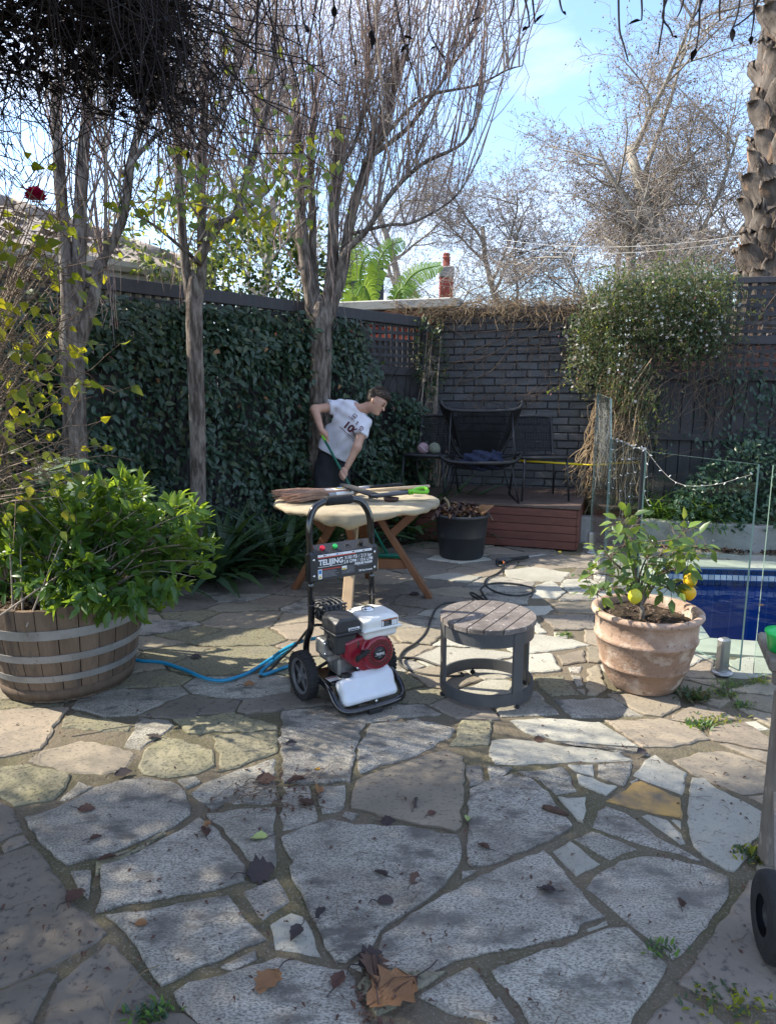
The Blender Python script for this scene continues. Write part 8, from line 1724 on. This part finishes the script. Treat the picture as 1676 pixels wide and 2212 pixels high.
fl(575, 1684, .10, 'leaf', DEAD, 'long curled tan brown leaf at the top of the leaf litter', R(10), 21, .4); fl(640, 1688, .085, 'leaf', DEAD, 'brown leaf right of the long curled leaf', R(200), 22, .4); fl(686, 1705, .08, 'leaf', DEDT, 'bright tan folded leaf in the litter by the joint', R(100), 23, .6); fl(663, 1736, .085, 'maple', DEAD, 'large reddish brown leaf in the litter by the joint', R(150), 24, .3); fl(685, 1662, .035, 'leaf', DEDY, 'small orange yellow leaf above the litter', R(190), 25)
fl(440, 1797, .075, 'leaf', DEAD, 'brown cupped leaf on the slab left of the pale green leaf', R(120), 26, .5); fl(448, 1783, .05, 'leaf', DEDT, 'small tan leaf beside the brown cupped leaf', R(250), 27); fl(188, 1748, .08, 'leaf', DEAD, 'reddish brown leaf on the large left slab', R(0), 28, .2); fl(207, 1810, .05, 'leaf', DEAD, 'small red brown leaf low on the large left slab', R(30), 29); fl(232, 1856, .07, 'leaf', DEAD, 'brown leaf in the joint below the large left slab', R(200), 30, .3)
fl(268, 1670, .085, 'leaf', DEDD, 'dark broad leaf beside the sunlit strip at the left', R(25), 31, .3); fl(330, 1592, .09, 'leaf', DEDD, 'brown leaf on the joint right of the barrel', R(160), 32, .2); fl(630, 1606, .06, 'leaf', DEDD, 'dark leaf on the slab in front of the washer', R(20), 33, .4); fl(1200, 1750, .05, 'leaf', DEDD, 'small brown leaf right of the wood scrap', R(330), 34); fl(1043, 1828, .06, 'leaf', DEAD, 'red brown leaf on the slab below centre right', R(140), 35, .3)
fl(1178, 1922, .07, 'leaf', DEDD, 'dark leaf with long stalk on the speckled slab at lower right', R(165), 36, .3); fl(1470, 1950, .05, 'leaf', DEAD, 'small curled leaf on the large right slab', R(70), 37, .3); fl(1385, 1625, .07, 'leaf', DEDD, 'dark leaf on the joint beside the pale slabs at the right', R(30), 38, .3); fl(1165, 1598, .06, 'leaf', DEAD, 'long thin brown leaf on the pale slab below the side table', R(350), 39, .6); fl(245, 1330, .07, 'leaf', DEAD, 'brown leaf on the paving under the barrel shrub', R(0), 40)
fl(425, 1420, .08, 'leaf', DEDD, 'dark leaf on the mossy paving above the blue hose', R(10), 41, .3); fl(540, 1480, .08, 'leaf', DEDT, 'tan leaf just below the blue hose', R(10), 42, .2); fl(1645, 1308, .07, 'leaf', DEDT, 'reddish leaf floating on the pool', R(0), 43); fl(895, 1285, .1, 'leaf', DEDD, 'dark leaf at the foot of the right table leg', R(0), 44, .2)
bpy.data.objects['fallen_leaf'].location.z = .004
[setattr(o, 'location', g(1645, 1308, -.145)) for o in bpy.data.objects if o.get('label') == 'reddish leaf floating on the pool']
# small scattered litter nobody would count
n = 620; px = rng.uniform(0, 1676, n); py = rng.uniform(1290, 2210, n); P = np.array([tuple(g(a, b, .007)) for a, b in zip(px, py)]); sz = rng.uniform(.006, .022, n)
cx_ = np.array([tuple(g(565 + rs.gauss(0, 50), 1715 + rs.gauss(0, 28), .008)) for _ in range(50)] + [tuple(g(640 + rs.gauss(0, 30), 1700 + rs.gauss(0, 30), .008)) for _ in range(26)] + [tuple(g(800 + rs.gauss(0, 22), 2150 + rs.gauss(0, 40), .008)) for _ in range(30)])
ck = np.array([not (1.99 < p[0] and p[1] > 3.8) for p in P]); P = np.concatenate([P[ck], cx_]); sz = np.concatenate([sz[ck], rng.uniform(.012, .035, len(cx_))])
TV, TF = leaf_template(.5, .4, .4, 2); Fm = frames(rng.normal(0, 1, (len(P), 3)) * np.array([1, 1, .25])); V = np.einsum('va,nab->nvb', TV, Fm) * sz[:, None, None] + P[:, None]; F = TF[None] + (np.arange(len(P)) * len(TV))[:, None, None]
tag(link('leaf_litter', arr_mesh('leaf_litter', V.reshape(-1, 3), F.reshape(-1, 4), True), DEAD), 'fine scraps of dry leaf scattered over the paving', 'leaf litter', kind='stuff')
P = []; Rr = []
for k in range(190):
    a = g(rs.uniform(20, 1650), rs.uniform(1500, 2200), .008); th = rs.uniform(0, 6.28); L_ = rs.uniform(.02, .09); d = Vector((math.cos(th), math.sin(th), 0)); n_ = Vector((-d.y, d.x, 0)); P.append([a, a + d * L_ * .5 + n_ * rs.gauss(0, .008) + Vector((0, 0, .003)), a + d * L_]); Rr.append([.0011, .001, .0007])
for k in range(34):
    a = g(565 + rs.gauss(0, 55), 1715 + rs.gauss(0, 22), .01); th = rs.gauss(.4, .5); L_ = rs.uniform(.06, .18); d = Vector((math.cos(th), math.sin(th), 0)); P.append([a, a + d * L_ * .5 + Vector((0, 0, .006)), a + d * L_]); Rr.append([.0016, .0014, .0009])
o = twigs('twig_litter', P, Rr, VINE, None, 4, 'stuff'); tag(o, 'thin dry twigs scattered over the paving', 'twig litter')
ws = wroot('wood_scrap', g(1200, 1750), 'splintered red brown scrap of bark on the pale slab', 'bark scrap'); a, b = g(1172, 1742, .014), g(1228, 1760, .012); MB().tube([a, a.lerp(b, .3), a.lerp(b, .7), b], [.008, .013, .011, .005], 7).build('bark', DEAD, ws)
gs = wroot('dry_grass_stem', g(270, 2130), 'long thin dry grass stem curving over the dark slab at lower left', 'grass stem'); MB().tube(smooth_path([g(236, 2215, .01), g(250, 2175, .02), g(275, 2135, .02), g(310, 2100, .012), g(345, 2085, .008)], 5), .0014, 5).build('stem', DRYT, gs)
# fallen leaves along the far pool edge
n = 90; t_s = rng.uniform(.5, 2.4, n); P = np.array([tuple(rwl(s_, -.06 + rs.gauss(0, .04), .02)) for s_ in t_s]); TV, TF = LEAFC; Fm = frames(rng.normal(0, 1, (n, 3)) * np.array([1, 1, .35])); sz = rng.uniform(.03, .075, n); V = np.einsum('va,nab->nvb', TV, Fm) * sz[:, None, None] + P[:, None]; F = TF[None] + (np.arange(n) * len(TV))[:, None, None]
tag(link('leaf_litter', arr_mesh('leaf_litter', V.reshape(-1, 3), F.reshape(-1, 4), True), DEAD), 'drift of dead leaves along the far pool edge', 'leaf litter', kind='stuff')
# weeds and moss in the joints
WB = leaf_template(.09, .1, .6, 4, 'strap')
def weed(x, y, n, s0, s1, label, m, spread=.05):
    p = g(x, y, 0); t = wroot('weed_tuft', p, label, 'weed', 'weeds in the paving joints'); pos = np.array(p)[None] + rng.normal(0, 1, (n, 3)) * np.array([spread, spread * .6, 0]); th = rng.uniform(0, 6.28, n); el = rng.uniform(.3, 1.3, n); D = np.stack([np.cos(th) * np.cos(el), np.sin(th) * np.cos(el), np.sin(el)], 1)
    leaves(t, LEAFN if m[0] is not GRAS else WB, pos, D, rng.uniform(s0, s1, n), list(m), mass='sprig')
weed(1498, 1508, 130, .02, .06, 'wispy weed growing at the foot of the terracotta pot', (JASL, JAS2), .045); weed(1570, 1478, 120, .02, .05, 'green weed tuft beside the glass clamp', (GRAS, JASL), .05); weed(1560, 1500, 90, .015, .035, 'low green weed patch below the glass clamp', (JASL, GAR2), .05); weed(1545, 1555, 130, .012, .03, 'mossy yellow green weed strip between tan slabs', (JASL, ROSY), .06); weed(1508, 1568, 90, .015, .035, 'round weed patch in the joint between tan slabs', (JASL, GAR2), .03); weed(1600, 1525, 70, .012, .03, 'small weed near the trolley leg', (JASL, GAR2), .03); weed(1640, 1475, 80, .02, .06, 'weed sprouting beside the trolley leg', (GRAS, ROSY), .03); weed(1640, 1850, 160, .015, .035, 'yellowish weed strip along the pale slab at the right edge', (ROSY, JASL), .04); weed(326, 2190, 110, .012, .03, 'dark green moss tuft in the joint at the bottom left', (HED2, GRAS), .025); weed(1220, 1372, 60, .012, .03, 'tiny weed in the paving right of the side table', (JASL, GAR2), .03); weed(1425, 2050, 60, .01, .025, 'tiny weed in the joint at lower right', (JASL, GRAS), .03); weed(1570, 2170, 110, .01, .03, 'scruffy weed patch in the joint at the lower right corner', (JASL, ROSY), .05)
